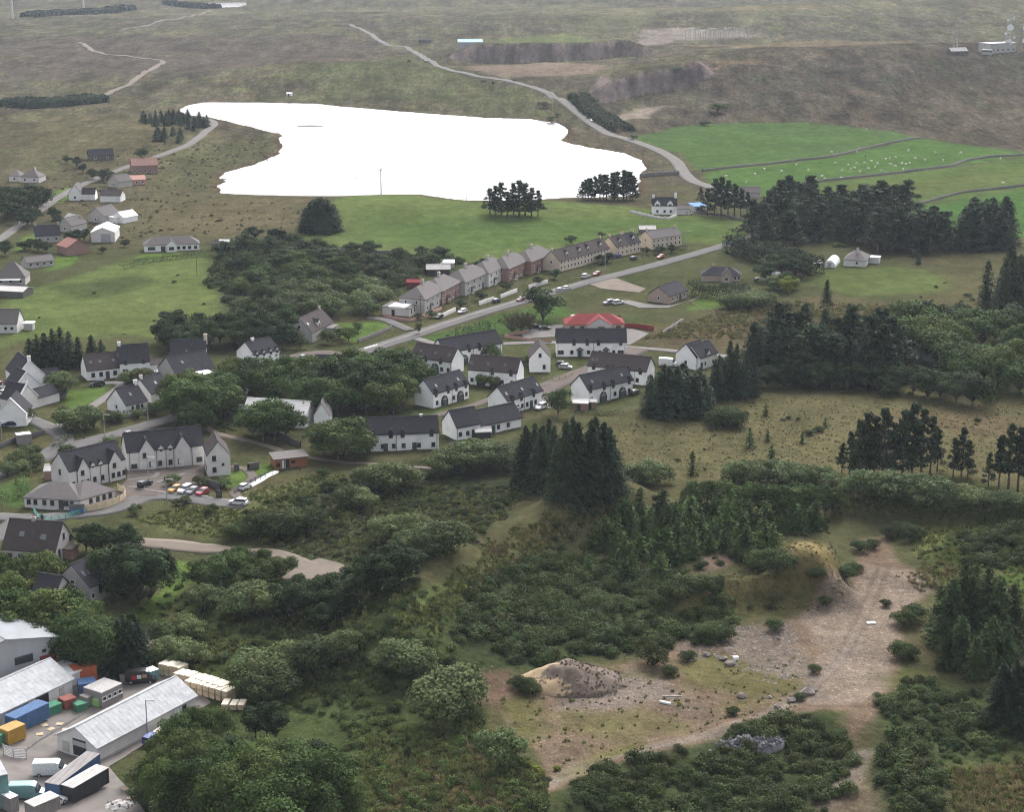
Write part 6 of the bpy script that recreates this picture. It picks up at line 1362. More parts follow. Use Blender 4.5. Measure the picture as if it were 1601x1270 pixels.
heap('spoil_heap', 'yellow and dark spoil heap on the quarry floor', 'spoil heap', 890, 1066, 19.5, 14, 3.9, 'earth', .1, 3, 290, 'dark', -.35)
heap('rubble_heap', 'small rubble heap beside the black container', 'rubble heap', 187, 1262, 5, 4, 1.1, 'concrete', 0, 5, 30)
heap('stone_pile', 'blue grey stone pile among gorse at the bottom of the quarry', 'stone pile', 1168, 1166, 14, 5, 1.6, 'slagstone', .3, 6, 0)
o = bpy.data.objects['stone_pile']; r = np.random.default_rng(9)
for k in range(170):
    u, v = r.uniform(-1, 1, 2)
    if math.hypot(u, v) > 1: continue
    c = child('stone', srocks[k % 6], o, (u * 7, v * 2.5, 1.6 * max(0, 1 - math.hypot(u, v) ** 1.3) + .1), tuple(r.uniform(0, 6, 3))); s = r.uniform(.6, 1.3); c.scale = (s, s, s)
for i, (x, y, s, lab) in enumerate(((1215,1107,1.6,'grey boulder at the left of the haul road row'), (1236,1098,2.2,'broad grey boulder in the haul road row'), (1250,1095,1.7,'grey boulder right of the broad one at the haul road'), (1262,1086,3.4,'dark lumpy boulder beside the haul road bend'), (1270,1080,2.2,'small boulder behind the dark lumpy one'),
        (1160,1090,2.3,'flat pale boulder on the quarry floor'), (1105,1026,1.9,'rounded brown boulder at the rubble edge'), (1131,1032,2.0,'white topped boulder at the rubble edge'), (1142,1040,2.6,'grey boulder pair below the white topped one'), (1080,1035,1.0,'small white boulder near the lone shrub'), (1215,1000,1.5,'pale boulder high on the rubble slope'), (1203,1092,1.3,'small boulder left of the haul road row'))):
    p = G(x, y); o = link('boulder', rocks[i % 6], None, (p[0], p[1], p[2] + s * .12), (0, 0, rnd.uniform(0, 6))); o.scale = (s, s, s * .9); tag(o, lab, 'boulder', None)
scatter('rubble', rocks + drocks[:2], [([(1060,1000),(1150,975),(1240,970),(1265,1060),(1200,1070),(1130,1030),(1060,1035)], 120, .3, 1.15), ([(770,1080),(960,1050),(1250,1080),(1330,1000),(1340,1110),(1130,1150),(900,1210),(830,1170)], 14, .12, .45), ([(1230,970),(1330,915),(1440,900),(1400,1010),(1260,1040)], 25, .12, .4),
        ([(1310,1180),(1350,1165),(1370,1240),(1300,1262)], 40, .25, .8), ([(1420,960),(1480,970),(1480,1050),(1410,1040)], 16, .25, .7), ([(1080,865),(1150,862),(1150,890),(1080,895)], 15, .2, .6), ([(700,1010),(790,1050),(790,1110),(740,1090)], 12, .25, .7), ([(930,1005),(1050,1000),(1050,1030),(960,1030)], 30, .2, .6), ([(870,1080),(960,1085),(950,1110),(870,1105)], 20, .2, .45)], 'grey rubble stones strewn over the quarry floor', .1, 0, -9)
def plank(name, label, cat, px, py, L, w_, h, rz, mat):
    p = G(px, py); m = MB(); m.box(-L / 2, L / 2, -w_ / 2, w_ / 2, 0, h); m.box(-L / 2 + .1, L / 2 - .1, -w_ / 2 - .03, w_ / 2 + .03, h * .4, h * .6)
    tag(link(name, m.mesh(name, M[mat]), None, (p[0], p[1], p[2] + .05), (0, 0, rz)), label, cat)
plank('plastic_pipe', 'short white pipe lying on the quarry floor', 'pipe', 1040, 1101, 2.0, .4, .35, -.5, 'whitesheet'); plank('metal_pole', 'thin pale pole lying behind the white pipe', 'pole', 1051, 1090, 3.4, .12, .12, 0, 'concrete'); plank('plastic_sheet', 'white sheet lying on the haul road', 'sheet', 1362, 976, 1.6, .9, .3, .2, 'whitesheet'); plank('white_bag', 'white rubble bag beside the rubble slope', 'bag', 1150, 1032, .9, .8, .6, .3, 'whitesheet')

for i, (x, y, lab) in enumerate(((80,1142,'pale pallet beside the long blue container'), (93,1134,'pallet in the middle of the yard strip'), (62,1150,'grey pallet near the yellow container'), (102,1143,'pallet closest to the weathered shed'), (70,1136,'pallet half behind the blue container end'), (205,1250,'pallet on the rubble by the black container'), (196,1236,'pallet at the rear corner of the black container'))):
    p = G(x, y); o = tag(empty('pallet', (p[0], p[1], p[2] + .1), rnd.uniform(0, 3)), lab, 'pallet'); 
    if 'slat' not in SHARED:
        m = MB(); m.box(-.6, .6, -.05, .05, .1, .13); SHARED['slat'] = m.mesh('slat', M['timber']); m = MB(); m.box(-.05, .05, -.5, .5, 0, .1); SHARED['bearer'] = m.mesh('bearer', M['fence'])
    for k in range(7): child('slat', SHARED['slat'], o, (0, -.45 + k * .15, 0))
    for x_ in (-.5, 0, .5): child('bearer', SHARED['bearer'], o, (x_, 0, 0))
p = PZ(485, 197, -.5); m = MB(); r9 = np.random.default_rng(4)
V = [(q[0] * 9, q[1] * 5, max(0, .5 * (1 - (q[0] ** 2 + q[1] ** 2)))) for q in [(u, v) for v in np.linspace(-1, 1, 9) for u in np.linspace(-1, 1, 9)]]
tag(link('islet', np_mesh('islet', V, [(j * 9 + i, j * 9 + i + 1, (j + 1) * 9 + i + 1, (j + 1) * 9 + i) for j in range(8) for i in range(8)], M['stone']), None, (p[0], p[1], -.52)), 'tiny dark islet in the bright loch', 'islet')
# ------------------------------------------------------------------ walls, fences, poles, masts
def wall(px, h, th, mat, label, name='stone_wall', cat='wall', group=None, lump=.12, step=1.2):
    P = smooth_line(GL(px), step) if len(px) > 2 else np.array([np.array(a) for a in np.linspace(GL(px)[0], GL(px)[1], max(2, int(np.linalg.norm(np.subtract(*GL(px))) / step)))])
    T = np.gradient(P, axis=0); T /= np.linalg.norm(T, axis=1)[:, None]; Nn = np.stack([-T[:, 1], T[:, 0]], 1); z = height(P[:, 0], P[:, 1]); r = np.random.default_rng(len(P)); n = len(P)
    top = z + h * (1 + lump * r.normal(size=n)); L0 = P + Nn * th / 2; L1 = P - Nn * th / 2; t0 = P + Nn * th * .36 * (1 + .2 * r.normal(size=(n, 1))); t1 = P - Nn * th * .36 * (1 + .2 * r.normal(size=(n, 1)))
    V = np.concatenate([np.column_stack([L0, z - .6]), np.column_stack([t0, top]), np.column_stack([t1, top + .03 * r.normal(size=n)]), np.column_stack([L1, z - .6])])
    F = [(k * n + i, k * n + i + 1, (k + 1) * n + i + 1, (k + 1) * n + i) for k in range(3) for i in range(n - 1)]
    m = np_mesh(name, V, F, M[mat]); o = link(name, m); return tag(o, label, cat, group)
FW = 'stone dykes between the green fields'
wall([(1098,268),(1150,262),(1220,255),(1300,245),(1370,229),(1442,216)], 1.15, .8, 'stone', 'dark stone dyke between the two upper green fields', group=FW)
wall([(1205,305),(1250,289),(1330,279),(1400,271),(1480,261),(1520,250),(1601,243)], 1.15, .8, 'stone', 'dark stone dyke below the sheep field', group=FW)
wall([(1425,323),(1500,303),(1540,298),(1610,290)], 1.2, .8, 'stone', 'dark stone dyke above the lowest bright field', group=FW)
wall([(985,332),(1010,338),(1040,343),(1058,338)], 1.1, .6, 'concrete', 'low pale garden wall round the farmhouse'); wall([(1090,334),(1130,338),(1165,346)], 1.1, .7, 'stone', 'stone wall beside the farmhouse pines'); wall([(1000,277),(1030,275),(1062,273)], 2.0, 1.2, 'stone', 'dark stone wall reaching from the loch to the road')
wall([(445,390),(560,394),(640,398)], 1.2, .9, 'stone', 'old dyke along the lower pasture edge')
GWL = 'pale garden walls along the village road'
for a, b, lab in (((691,497),(712,487),'pale garden wall between the dark and the white car'), ((748,478),(772,470),'pale garden wall left of the dark blue car'), ((782,467),(808,457),'pale garden wall right of the dark blue car'), ((826,452),(856,443),'pale garden wall near the top of the hipped houses')):
    wall([a, b], 1.5, .4, 'concrete', lab, 'garden_wall', 'wall', GWL, .02)
wall([(560,536),(590,524),(612,514)], 1.2, .5, 'stone', 'dark garden wall round the lawn by the junction', 'garden_wall'); wall([(600,497),(640,503),(662,496),(690,484)], 1.0, .4, 'brick', 'dark brick wall in front of the shop', 'garden_wall', lump=.03); wall([(862,536),(790,528),(825,520)], .9, .5, 'brick', 'brown bank wall below the red roofed bungalow drive', 'garden_wall')
wall([(975,512),(1000,514),(1022,517)], 1.6, .25, 'redroof', 'dark red fence beside the red roofed bungalow', 'boundary_fence', 'fence', None, .01)
wall([(1035,522),(1052,512),(1068,501)], .8, .8, 'stone', 'dark low dyke crossing the rough brown field', 'stone_wall')
wall([(0,702),(25,692),(70,680)], 1.4, .3, 'darktimber', 'dark fence along the side road garden', 'boundary_fence', 'fence', None, .02)
wall([(160,662),(200,655),(262,640)], 1.0, .4, 'stone', 'low wall between cottage hedge and main road', 'garden_wall')
wall([(330,640),(380,662),(440,686),(470,700)], 1.5, .3, 'darktimber', 'dark fence between the estate path and gardens', 'boundary_fence', 'fence', None, .02)
wall([(40,640),(100,622),(104,605)], 1.3, .3, 'darktimber', 'dark fence beside the stepped white houses', 'boundary_fence', 'fence', None, .02)
wall([(40,1174),(75,1152),(112,1129),(130,1118)], .4, .35, 'stone', 'low concrete wall along the yard strip', 'low_wall', lump=.02)
for a, b, lab in (((338,777),(347,779),'dark bin fence beside the red car'), ((318,758),(345,768),'dark timber screen behind the parking row'), ((366,737),(374,736),'black bin store left of the pair by the flats'), ((388,736),(404,733),'black bin store right of the pair by the flats')):
    wall([a, b], 1.8, .9 if 'store' in lab else .25, 'darktimber', lab, 'bin_store' if 'store' in lab else 'screen_fence', 'bin store' if 'store' in lab else 'fence', None, .01)
def fence(px, label, h=1.1, gap=2.4, mat='fence', rails=2, boards=False, group=None, name='post_fence'):
    P = smooth_line(GL(px), .5); d = np.concatenate([[0], np.cumsum(np.linalg.norm(np.diff(P, axis=0), axis=1))]); n = max(1, int(d[-1] / gap)); pts = [np.array([np.interp(d[-1] * i / n, d, P[:, k]) for k in (0, 1)]) for i in range(n + 1)]
    o = tag(empty(name, (*pts[0], hz(*pts[0]))), label, 'fence', group); z0 = hz(*pts[0])
    k = ('post', h, mat)
    if k not in SHARED: m = MB(); m.box(-.07, .07, -.07, .07, -.5, h + .1); SHARED[k] = m.mesh('post', M[mat])
    for i, q in enumerate(pts): child('post', SHARED[k], o, (q[0] - pts[0][0], q[1] - pts[0][1], hz(*q) - z0))
    for q0, q1 in zip(pts[:-1], pts[1:]):
        L = float(np.linalg.norm(q1 - q0)); a = math.atan2(q1[1] - q0[1], q1[0] - q0[0]); dz = hz(*q1) - hz(*q0)
        for r_ in range(rails):
            kk = ('rail', round(L, 2), mat, h if boards else 0)
            if kk not in SHARED: m = MB(); m.box(.07, L - .07, -.03, .03, -.05, .05 if not boards else h / rails - .09); SHARED[kk] = m.mesh('board' if boards else 'rail', M[mat])
            child('board' if boards else 'rail', SHARED[kk], o, (q0[0] - pts[0][0], q0[1] - pts[0][1], hz(*q0) - z0 + (h * (r_ + .8) / rails if not boards else .12 + h * r_ / rails)), (0, -math.atan2(dz, L), a))
    return o
fence([(135,801),(160,797),(178,791),(193,783),(196,774),(184,768)], 'tan boarded timber fence curving round the bungalow corner', 1.7, 2.2, 'timber', 5, True, name='board_fence')
fence([(53,802),(62,812),(85,815),(112,809),(134,802)], 'turquoise play fence in front of the low bungalow', 1.2, 1.6, 'turq', 4, name='play_fence')
fence([(834,591),(860,595),(885,592),(896,585)], 'brown post and rail fence curving below the tall gabled house', 1.1, 2.0, 'fence', 2)
fence([(366,772),(390,759),(415,747)], 'black railing beside the white ramp', 1.3, 1.8, 'black', 5, name='railing')
fence([(415,747),(440,740),(470,738)], 'thin dark fence running past the kiosk', 1.2, 2.4, 'darktimber', 2)
fence([(6,1182),(25,1188),(42,1188)], 'grey mesh gate across the yard entrance', 2.0, 2.0, 'steel', 7, name='yard_gate')
fence([(560,600),(630,590),(640,610)], 'dark fence hidden in the roadside trees', 1.1, 2.6, 'darktimber', 2)
fence([(1075,470),(1110,490),(1145,470)], 'garden fence round the bungalow lawn', 1.0, 2.6, 'fence', 2)
fence([(955,652),(1000,640),(1010,632)], 'field fence below the arched cottage pair', 1.0, 2.4, 'fence', 2)
# dark swing frame and blue play hut in front of the low bungalow
p = G(109, 806); o = tag(empty('play_hut', (p[0], p[1], p[2]), .1), 'dark blue play hut in front of the low bungalow', 'play hut'); m = MB(); m.box(0, 3.2, 0, 1.8, 0, 1.6); child('hut_wall', m.mesh('hut_wall', M['blue_metal']), o); m = MB(); m.hexa([(-.1, -.1, 1.6), (3.3, -.1, 1.6), (3.3, 1.9, 1.6), (-.1, 1.9, 1.6)], [(-.1, .8, 2.3), (3.3, .8, 2.3), (3.3, 1.0, 2.3), (-.1, 1.0, 2.3)]); child('hut_roof', m.mesh('hut_roof', M['black']), o)
p = G(66, 813); o = tag(empty('litter_bin', (p[0], p[1], p[2])), 'black litter bin at the estate road corner', 'bin'); m = MB(); m.cyl((0, 0, 0), (0, 0, 1.0), .32, .36, 10); child('body', m.mesh('body', M['black']), o); m = MB(); m.cyl((0, 0, 1.0), (0, 0, 1.25), .4, .2, 10); child('lid', m.mesh('lid', M['black']), o)
# trailer and polytunnel, sheds, huts
o = container((28,697),(50,694), 2.4, 2.6, 'rustgrey', 'white box trailer behind the dark side road fence', 'whitesheet', 'box_trailer', 'trailer', 0, None)
a, ang, L = frame_at((1287,418), (1306,419)); o = tag(empty('polytunnel', tuple(a), ang), 'white rounded polytunnel beside the pale bungalow', 'polytunnel'); m = MB(); n = 12
A0 = [(L / 2 - L / 2 * math.cos(math.pi * i / n), 0, 2.9 * math.sin(math.pi * i / n)) for i in range(n + 1)]; A1 = [(x, 13, z) for x, y, z in A0]
for i in range(n): m.face(A0[i], A0[i + 1], A1[i + 1], A1[i])
m.face(*A0[::-1]); child('cover', m.mesh('cover', M['whitesheet'], smooth=False), o); m = MB(); m.box(L / 2 - .8, L / 2 + .8, -.05, -.01, 0, 2.0); child('door', m.mesh('door', M['concrete']), o)
for y in range(0, 14, 2):
    m = MB(); [m.cyl((p0[0], y, p0[2] + .03), (p1[0], y, p1[2] + .03), .05, .05, 4) for p0, p1 in zip(A0[:-1], A0[1:])]; child('hoop', m.mesh('hoop', M['steel']), o)
for (px, py, wd, dp, hh, wm, rm, lab) in ((667,431,9,5,2.4,'black','concrete','dark shed with grey roof behind the hipped houses'), (636,452,5,4,2.4,'redroof','redroof','dark red shed behind the shop'), (582,466,5,3,1.8,'pinkbrick','concrete','small pinkish shed by the garden hedge'), (690,420,5,4,2.2,'harl','whitesheet','white roofed shed behind the hipped houses'), (1000,367,7,5,2.3,'stone','concrete','grey shed behind the last cream house'),
                                      (915,640,3,2.5,2.0,'fence','concrete','brown garden shed at the end of the arched cottage pair'), (896,643,4,3,2.3,'brick','offwhite','garden lean-to with pale roof beside the round bush'), (70,751,6,4,2.3,'brick','concrete','brown shed behind the white flats'), (744,687,4,2.6,1.9,'darktimber','concrete','low dark shed with pale top by the white end gable'), (703,708,3.2,2.4,1.8,'darktimber','darktimber','small dark shed at the terrace corner'), (1232,431,7,5,2.4,'brick','brownroof','brown shed behind the golden bushes'),
                                      (330,391,5,4,2.4,'brick','brownroof','dark brown shed at the end of the long white bungalow'), (343,384,4,2,1.6,'white','white','small white tank beside the long white bungalow'), (448,150,4,3,2.0,'white','whitesheet','tiny white hut on the far loch shore'), (655,66,14,6,3,'stone','greyroof','small dark hut on the moor above the road'), (1487,86,16,7,3.2,'stone','concrete','low grey hut on the moor ridge'), (1245,600,4,3,2,'harl','greyroof','shed')):
    if lab == 'shed': continue
    House('garden_shed', lab, 'shed', (px, py), (px + 6, py), dp, hh, wd * .16, wm, rm, 'gable', L=wd).door(wd * .4, .9, 1.8, 'darktimber')
o = House('moor_shed', 'long shed with bright blue white roof on the quarry plateau', 'shed', (716,78), (752,77), 12, 5, 2.6, 'sheetwall', 'tealsheet', 'gable', L=26, ang=.05); o.wins((o.L * .3, o.L * .7), 1)
for (x0, y0, x1, y1, hh, lab) in ((1548,84,1588,81,8,'broad pale mast compound building on the ridge'), (1535,85,1550,86,4,'low grey annex of the mast compound')): 
    h = House('mast_building', lab, 'building', (x0, y0), (x1, y1), 14, hh, 1.5, 'concrete', 'sheet', 'flat'); h.wins([h.L * (i + .5) / 5 for i in range(5)], 2, 2, 1.5)
def mast(px, py, h, label, dishes=()):
    p = G(px, py); o = tag(empty('radio_mast', tuple(p)), label, 'mast'); w0 = h * .05 + .5
    for sx, sy in ((-1, -1), (1, -1), (1, 1), (-1, 1)):
        m = MB(); m.cyl((sx * w0, sy * w0, -1), (sx * w0 * .35, sy * w0 * .35, h), .16, .12, 4); child('leg', m.mesh('leg', M['steel']), o)
    m = MB(); n = 9
    for i in range(n):
        t0, t1 = i / n, (i + 1) / n; a0, a1 = w0 * (1 - .65 * t0), w0 * (1 - .65 * t1)
        for (x0, y0), (x1, y1) in (((-1, -1), (1, -1)), ((1, -1), (1, 1)), ((1, 1), (-1, 1)), ((-1, 1), (-1, -1))): m.cyl((x0 * a0, y0 * a0, h * t0), (x1 * a1, y1 * a1, h * t1), .09, .09, 3)
    child('lattice', m.mesh('lattice', M['steel']), o)
    for (x, z, d) in dishes:
        m = MB(); m.cyl((x, -w0 - .6, z), (x, -w0 - .1, z), d / 2, d / 2 * .8, 14); child('dish', m.mesh('dish', M['whitesheet']), o)
mast(1575, 81, 32, 'lattice mast with white dishes on the ridge', ((0, 8, 5.5), (.4, 20, 5.5), (-3, 15, 2.6), (4, 12, 2.2), (-2, 26, 2.4), (2.5, 28, 2)))
mast(1600, 80, 30, 'second lattice mast with dishes at the end of the ridge', ((0, 9, 4.5), (0, 19, 4.5)))
mast(1493, 84, 26, 'thin dark mast on the ridge left of the dishes')
def pole(px, py, h, label, kind='utility_pole', group=None):
    p = G(px, py); o = tag(empty(kind, (p[0], p[1], p[2])), label, 'pole' if 'pole' in kind else 'street lamp', group)
    m = MB(); m.cyl((0, 0, -.5), (0, 0, h), .14, .1, 6); child('pole', m.mesh('pole', M['steel'] if kind == 'street_lamp' else M['bark']), o)
    m = MB()
    if kind == 'street_lamp': m.box(-.08, 1.4, -.08, .08, h, h + .1); m.box(1.0, 1.7, -.15, .15, h - .08, h + .02)
    else: m.box(-.9, .9, -.07, .07, h - .5, h - .35); [m.box(x - .05, x + .05, -.05, .05, h - .35, h - .15) for x in (-.8, 0, .8)]
    child('lamp_head' if kind == 'street_lamp' else 'cross_arm', m.mesh('head', M['concrete'] if kind == 'street_lamp' else M['bark']), o)
for x, y, h, lab in ((557,298,7,'utility pole left of the small turbine by the loch'), (729,313,9,'utility pole standing before the loch water'), (658,502,9,'wooden pole in front of the shop'), (1352,262,7,'small pole in the sheep field'), (308,432,8,'pole beside the scrub below the long white bungalow'), (345,440,7,'pole at the edge of the dark scrub')): pole(x, y, h, lab)
for x, y, h, lab in ((734,478,7,'street lamp by the third hipped house'), (809.5,461,7,'street lamp by the upper hipped houses'), (946,422,7,'street lamp before the long cream row'), (1008,408,7,'street lamp by the dormered cream house'), (1073,387,7,'street lamp at the last cream house'), (164,683,6,'street lamp at the side road junction'), (232,752,6,'street lamp in the parking court'), (261,788,6,'street lamp on the estate road'), (231,1155,7,'tall lamp behind the weathered shed'), (3,688,5,'white post at the side road garden'), (232,662,6,'street lamp beside the main road hedge')): pole(x, y, h, lab, 'street_lamp', 'street lamps in the village')
def turbine(px, py, h, rad, label):
    p = G(px, py); o = tag(empty('wind_turbine', tuple(p)), label, 'wind turbine')
    m = MB(); m.cyl((0, 0, -1), (0, 0, h), h * .022 + .1, h * .012 + .05, 10); child('tower', m.mesh('tower', M['offwhite']), o)
    m = MB(); m.box(-.035 * h, .035 * h, -.06 * h, .05 * h, h - .01 * h, h + .05 * h); child('nacelle', m.mesh('nacelle', M['offwhite']), o)
    m = MB(); b = rad; m.hexa([(-.02 * b, -.03 * b, 0), (.07 * b, -.03 * b, .1 * b), (.06 * b, .0, .1 * b), (-.02 * b, .0, 0)], [(-.005 * b, -.02 * b, b), (.02 * b, -.02 * b, b), (.02 * b, -.01 * b, b), (-.005 * b, -.01 * b, b)]); bm_ = m.mesh('blade', M['offwhite'])
    for k in range(3): child('blade', bm_, o, (0, -.075 * h, h + .02 * h), (0, R(25 + 120 * k), 0))
turbine(596, 307, 13, 3.2, 'small domestic wind turbine on a thin pole by the loch'); turbine(20, 29, 62, 32, 'tall wind turbine beyond the moor, left of the pair'); turbine(131, 14, 62, 32, 'tall wind turbine beyond the moor, right of the pair')
# switchgear compound on the moor
a, b = G(1072, 60), G(1172, 57)
for i in range(14):
    p = a + (b - a) * i / 13; o = tag(empty('switchgear_frame', (p[0], p[1], hz(p[0], p[1])), .1), f'pale steel frame, {ORD[i] + " from the left" if i < 7 else ORD[13 - i] + " from the right"} in the moor compound', 'steel frame', 'steel frames in the moor compound'); hh = rnd.uniform(7, 12)
    m = MB(); m.cyl((0, 0, -1), (0, 0, hh), .5, .4, 5); child('post', m.mesh('post', M['concrete']), o); m = MB(); m.cyl((5, 6, -1), (5, 6, hh), .5, .4, 5); child('post', m.mesh('post', M['concrete']), o); m = MB(); m.box(-1, 6, 2.6, 3.3, hh - .6, hh); child('beam', m.mesh('beam', M['steel']), o)
# sheep
SB = MB(); SB.hexa([(-.5, -.2, .35), (.5, -.2, .35), (.5, .2, .35), (-.5, .2, .35)], [(-.55, -.28, .7), (.5, -.28, .72), (.5, .28, .72), (-.55, .28, .7)]); SB.hexa([(-.55, -.28, .701), (.5, -.28, .721), (.5, .28, .721), (-.55, .28, .701)], [(-.4, -.15, .95), (.4, -.15, .95), (.4, .15, .95), (-.4, .15, .95)])
SB.hexa([(.5, -.1, .6), (.82, -.08, .55), (.82, .08, .55), (.5, .1, .6)], [(.5, -.1, .95), (.8, -.08, .82), (.8, .08, .82), (.5, .1, .95)])
for x in (-.38, .38):
    for y in (-.15, .15): SB.box(x - .05, x + .05, y - .05, y + .05, 0, .36)
SBm = SB.mesh('sheep', surf('sheep_wool', (.72, .70, .64), .08, 4, .95))
SP = [(1355,203),(1420,237),(1462,240),(1502,240),(1385,250),(1400,247),(1391,248),(1446,252),(1474,252),(1340,257),(1362,253),(1306,256),(1245,259),(1195,266),(1264,267),(1316,268),(1330,266),(1336,264),(1344,270),(1358,265),(1368,262),(1400,261),(1410,257),(1416,258),(1422,256),(1412,266),(1392,258),(1378,268),(1275,280),(1290,281),(1285,277),(1315,280),(1258,286),(1270,284),(1564,249),(1568,288),(1340,238),(1300,239),(1222,269),(1180,274),(1135,277),(1167,286),(1230,279),(1352,256),(1326,259),(1372,257),(1431,249)]
for i, (x, y) in enumerate(SP):
    p = G(x, y); o = link('sheep', SBm, None, (p[0], p[1], p[2]), (0, 0, rnd.uniform(0, 6.28))); s = rnd.uniform(1.0, 1.35); o.scale = (s, s, s)
    where = 'alone in the upper green field' if y < 243 and x < 1400 else 'alone in the lowest tan field' if x > 1550 else 'grazing in the middle green field'
    tag(o, 'small white sheep ' + where, 'sheep', 'sheep in the green fields')
SUFFIX = 0
# ------------------------------------------------------------------ trees and shrubs
cluster('spruce', 'in the lone clump on the pasture by the loch', 'lone spruce clump on the pasture', [(478,361,36),(486,363,46),(495,364,52),(504,364,54),(513,363,50),(522,361,42),(500,359,50),(490,359,46),(511,359,46)], wide=2.0)
cluster('pine', 'in the round clump at the loch shore', 'pines in the round clump at the loch shore', [(766,335,40),(775,337,46),(784,336,50),(793,338,38),(803,337,50),(812,338,55),(821,337,50),(831,338,44),(841,338,40)], wide=1.35)
cluster('pine', 'in the open row before the loch corner', 'pines in the open row before the loch corner', [(911,312,28),(920,313,34),(930,312,36),(938,313,40),(948,312,39),(957,313,42),(966,314,45),(975,313,46),(985,313,44),(993,306,28),(915,311,30),(943,312,38),(961,312,42),(980,312,44),(989,313,38),(924,311,32)], wide=1.3)
cluster('pine', 'beside the white farmhouse', 'pines beside the white farmhouse', [(1106,337,42),(1117,338,57),(1127,339,60),(1138,338,54),(1148,339,50),(1158,338,42),(1168,336,35),(1095,318,25)], wide=1.1)
cluster('pine', 'in the big wood below the sheep fields', 'pines in the big wood below the sheep fields', poly=[(1172,388),(1178,350),(1240,332),(1330,347),(1425,335),(1415,350),(1345,388),(1250,394)], n=58, hp=(44,64), gap=8, wide=1.9)
cluster('pine', 'in the wood behind the pale bungalow', 'pines in the wood behind the pale bungalow', poly=[(1352,397),(1478,400),(1480,385),(1360,380)], n=26, hp=(46,60), gap=6, wide=1.9)
cluster('spruce', 'in the round grove at the end of the wood', 'spruces in the round grove at the end of the wood', poly=[(1492,393),(1578,393),(1580,378),(1500,376)], n=17, hp=(54,70), gap=6, wide=1.8)
cluster('spruce', 'standing alone on the rough field below the polytunnel', None, [(1292,475,37)], wide=1.5)
cluster('spruce', 'standing alone left of the wood behind the pale bungalow', None, [(1436,413,20)], wide=1.5)
cluster('spruce', 'at the right edge above the garden trees', 'spruces above the garden trees', poly=[(1530,495),(1610,498),(1610,468),(1545,470)], n=12, hp=(66,86), gap=9, wide=1.2)
cluster('spruce', 'in the long wood beside the cottages', 'spruces in the long wood beside the cottages', poly=[(1172,603),(1390,605),(1395,565),(1185,560)], n=26, hp=(64,98), gap=14, wide=1.6)
cluster('pine', 'among the spruces of the long wood', 'pines among the spruces of the long wood', poly=[(1190,606),(1390,608),(1395,565),(1200,560)], n=26, hp=(60,92), gap=13, wide=1.7)
cluster('dark', 'along the front of the long wood', 'dark trees along the front of the long wood', [(1125,618,28),(1150,622,30),(1200,606,34),(1225,608,30),(1250,607,38),(1275,609,34),(1300,608,40),(1325,609,36),(1350,610,40),(1380,612,38)], wide=1.3)
cluster('spruce', 'in the dense clump before the twin roofed house', 'spruces before the twin roofed house', [(1016,646,60),(1030,652,72),(1044,650,76),(1058,653,80),(1072,648,72),(1086,651,66),(1100,645,58),(1038,640,70),(1066,640,72),(1092,636,60)], wide=1.8)
cluster('spruce', 'between the twin roofed house and the long wood', 'spruces by the twin roofed house', poly=[(1112,628),(1190,622),(1180,592),(1120,600)], n=14, hp=(48,66), gap=8, wide=1.3)
cluster('bigspruce', 'in the tall clump below the white terrace', 'tall spruces below the white terrace', [(822,758,92),(836,752,90),(848,765,100),(866,772,106),(884,778,118),(904,781,120),(924,779,122),(943,773,112),(858,748,92),(895,752,100),(930,752,100),(952,765,96)], wide=1.15)
cluster('pine', 'in the open stand on the tan meadow', 'pines in the open stand on the tan meadow', [(1316,740,45),(1328,742,64),(1342,747,86),(1353,749,98),(1366,749,92),(1379,749,104),(1395,746,80),(1410,748,100),(1425,746,108),(1440,743,96),(1454,741,84),(1465,738,62)], wide=.95)
cluster('pine', 'right of the open stand on the tan meadow', 'pines right of the open stand', [(1490,747,58),(1503,744,70),(1513,746,54)], wide=.9)
cluster('pine', 'at the far right of the tan meadow', 'pines at the far right of the meadow', [(1545,760,48),(1561,766,78),(1576,767,94),(1591,768,90),(1604,768,82)], wide=1.0)
cluster('greenspruce', 'in the clump right of the haul road', 'spruces right of the haul road', [(1468,1000,78),(1484,1012,98),(1503,1004,112),(1520,985,95),(1538,1012,114),(1556,1020,108),(1578,1016,92),(1500,1042,74),(1548,1050,78),(1524,1062,62),(1478,1045,50),(1570,1048,70)], wide=1.35)
cluster('bigspruce', 'at the right edge above the bottom gorse', 'spruces above the bottom gorse', [(1565,1128,82),(1583,1132,92),(1601,1130,90),(1610,1150,90)], wide=1.5)
cluster('spruce', 'behind the stepped white houses', 'spruces behind the stepped houses', [(48,574,42),(60,576,50),(72,578,54),(85,578,60),(97,577,62),(110,575,54),(124,575,46),(145,574,48),(160,573,40)], wide=1.5)
cluster('dark', 'behind the broad dark roofed building', 'dark trees behind the broad dark roof', poly=[(240,560),(330,550),(450,545),(455,515),(330,525),(250,535)], n=24, hp=(34,50), gap=11, wide=1.2)
cluster('young', 'in the thicket above the quarry', 'young pines in the thicket above the quarry', poly=[(905,905),(930,850),(960,815),(1030,790),(1150,795),(1260,805),(1290,830),(1215,840),(1205,878),(1105,862),(1085,900),(1010,915)], n=105, hp=(22,46), gap=11, wide=1.5)
cluster('young', 'scattered over the tan meadow', 'young pines scattered over the tan meadow', [(1172,700,30),(1200,690,18),(1254,694,18),(1206,722,26),(1197,650,16),(1082,742,36),(1290,668,14),(1385,622,34),(1545,628,40),(1312,605,40)], wide=1.1)
cluster('spruce', 'in the little plantation at the loch inlet', 'spruces in the little plantation at the loch inlet', poly=[(218,190),(285,181),(328,199),(302,206),(245,202)], n=34, hp=(12,19), gap=5, wide=1.9)
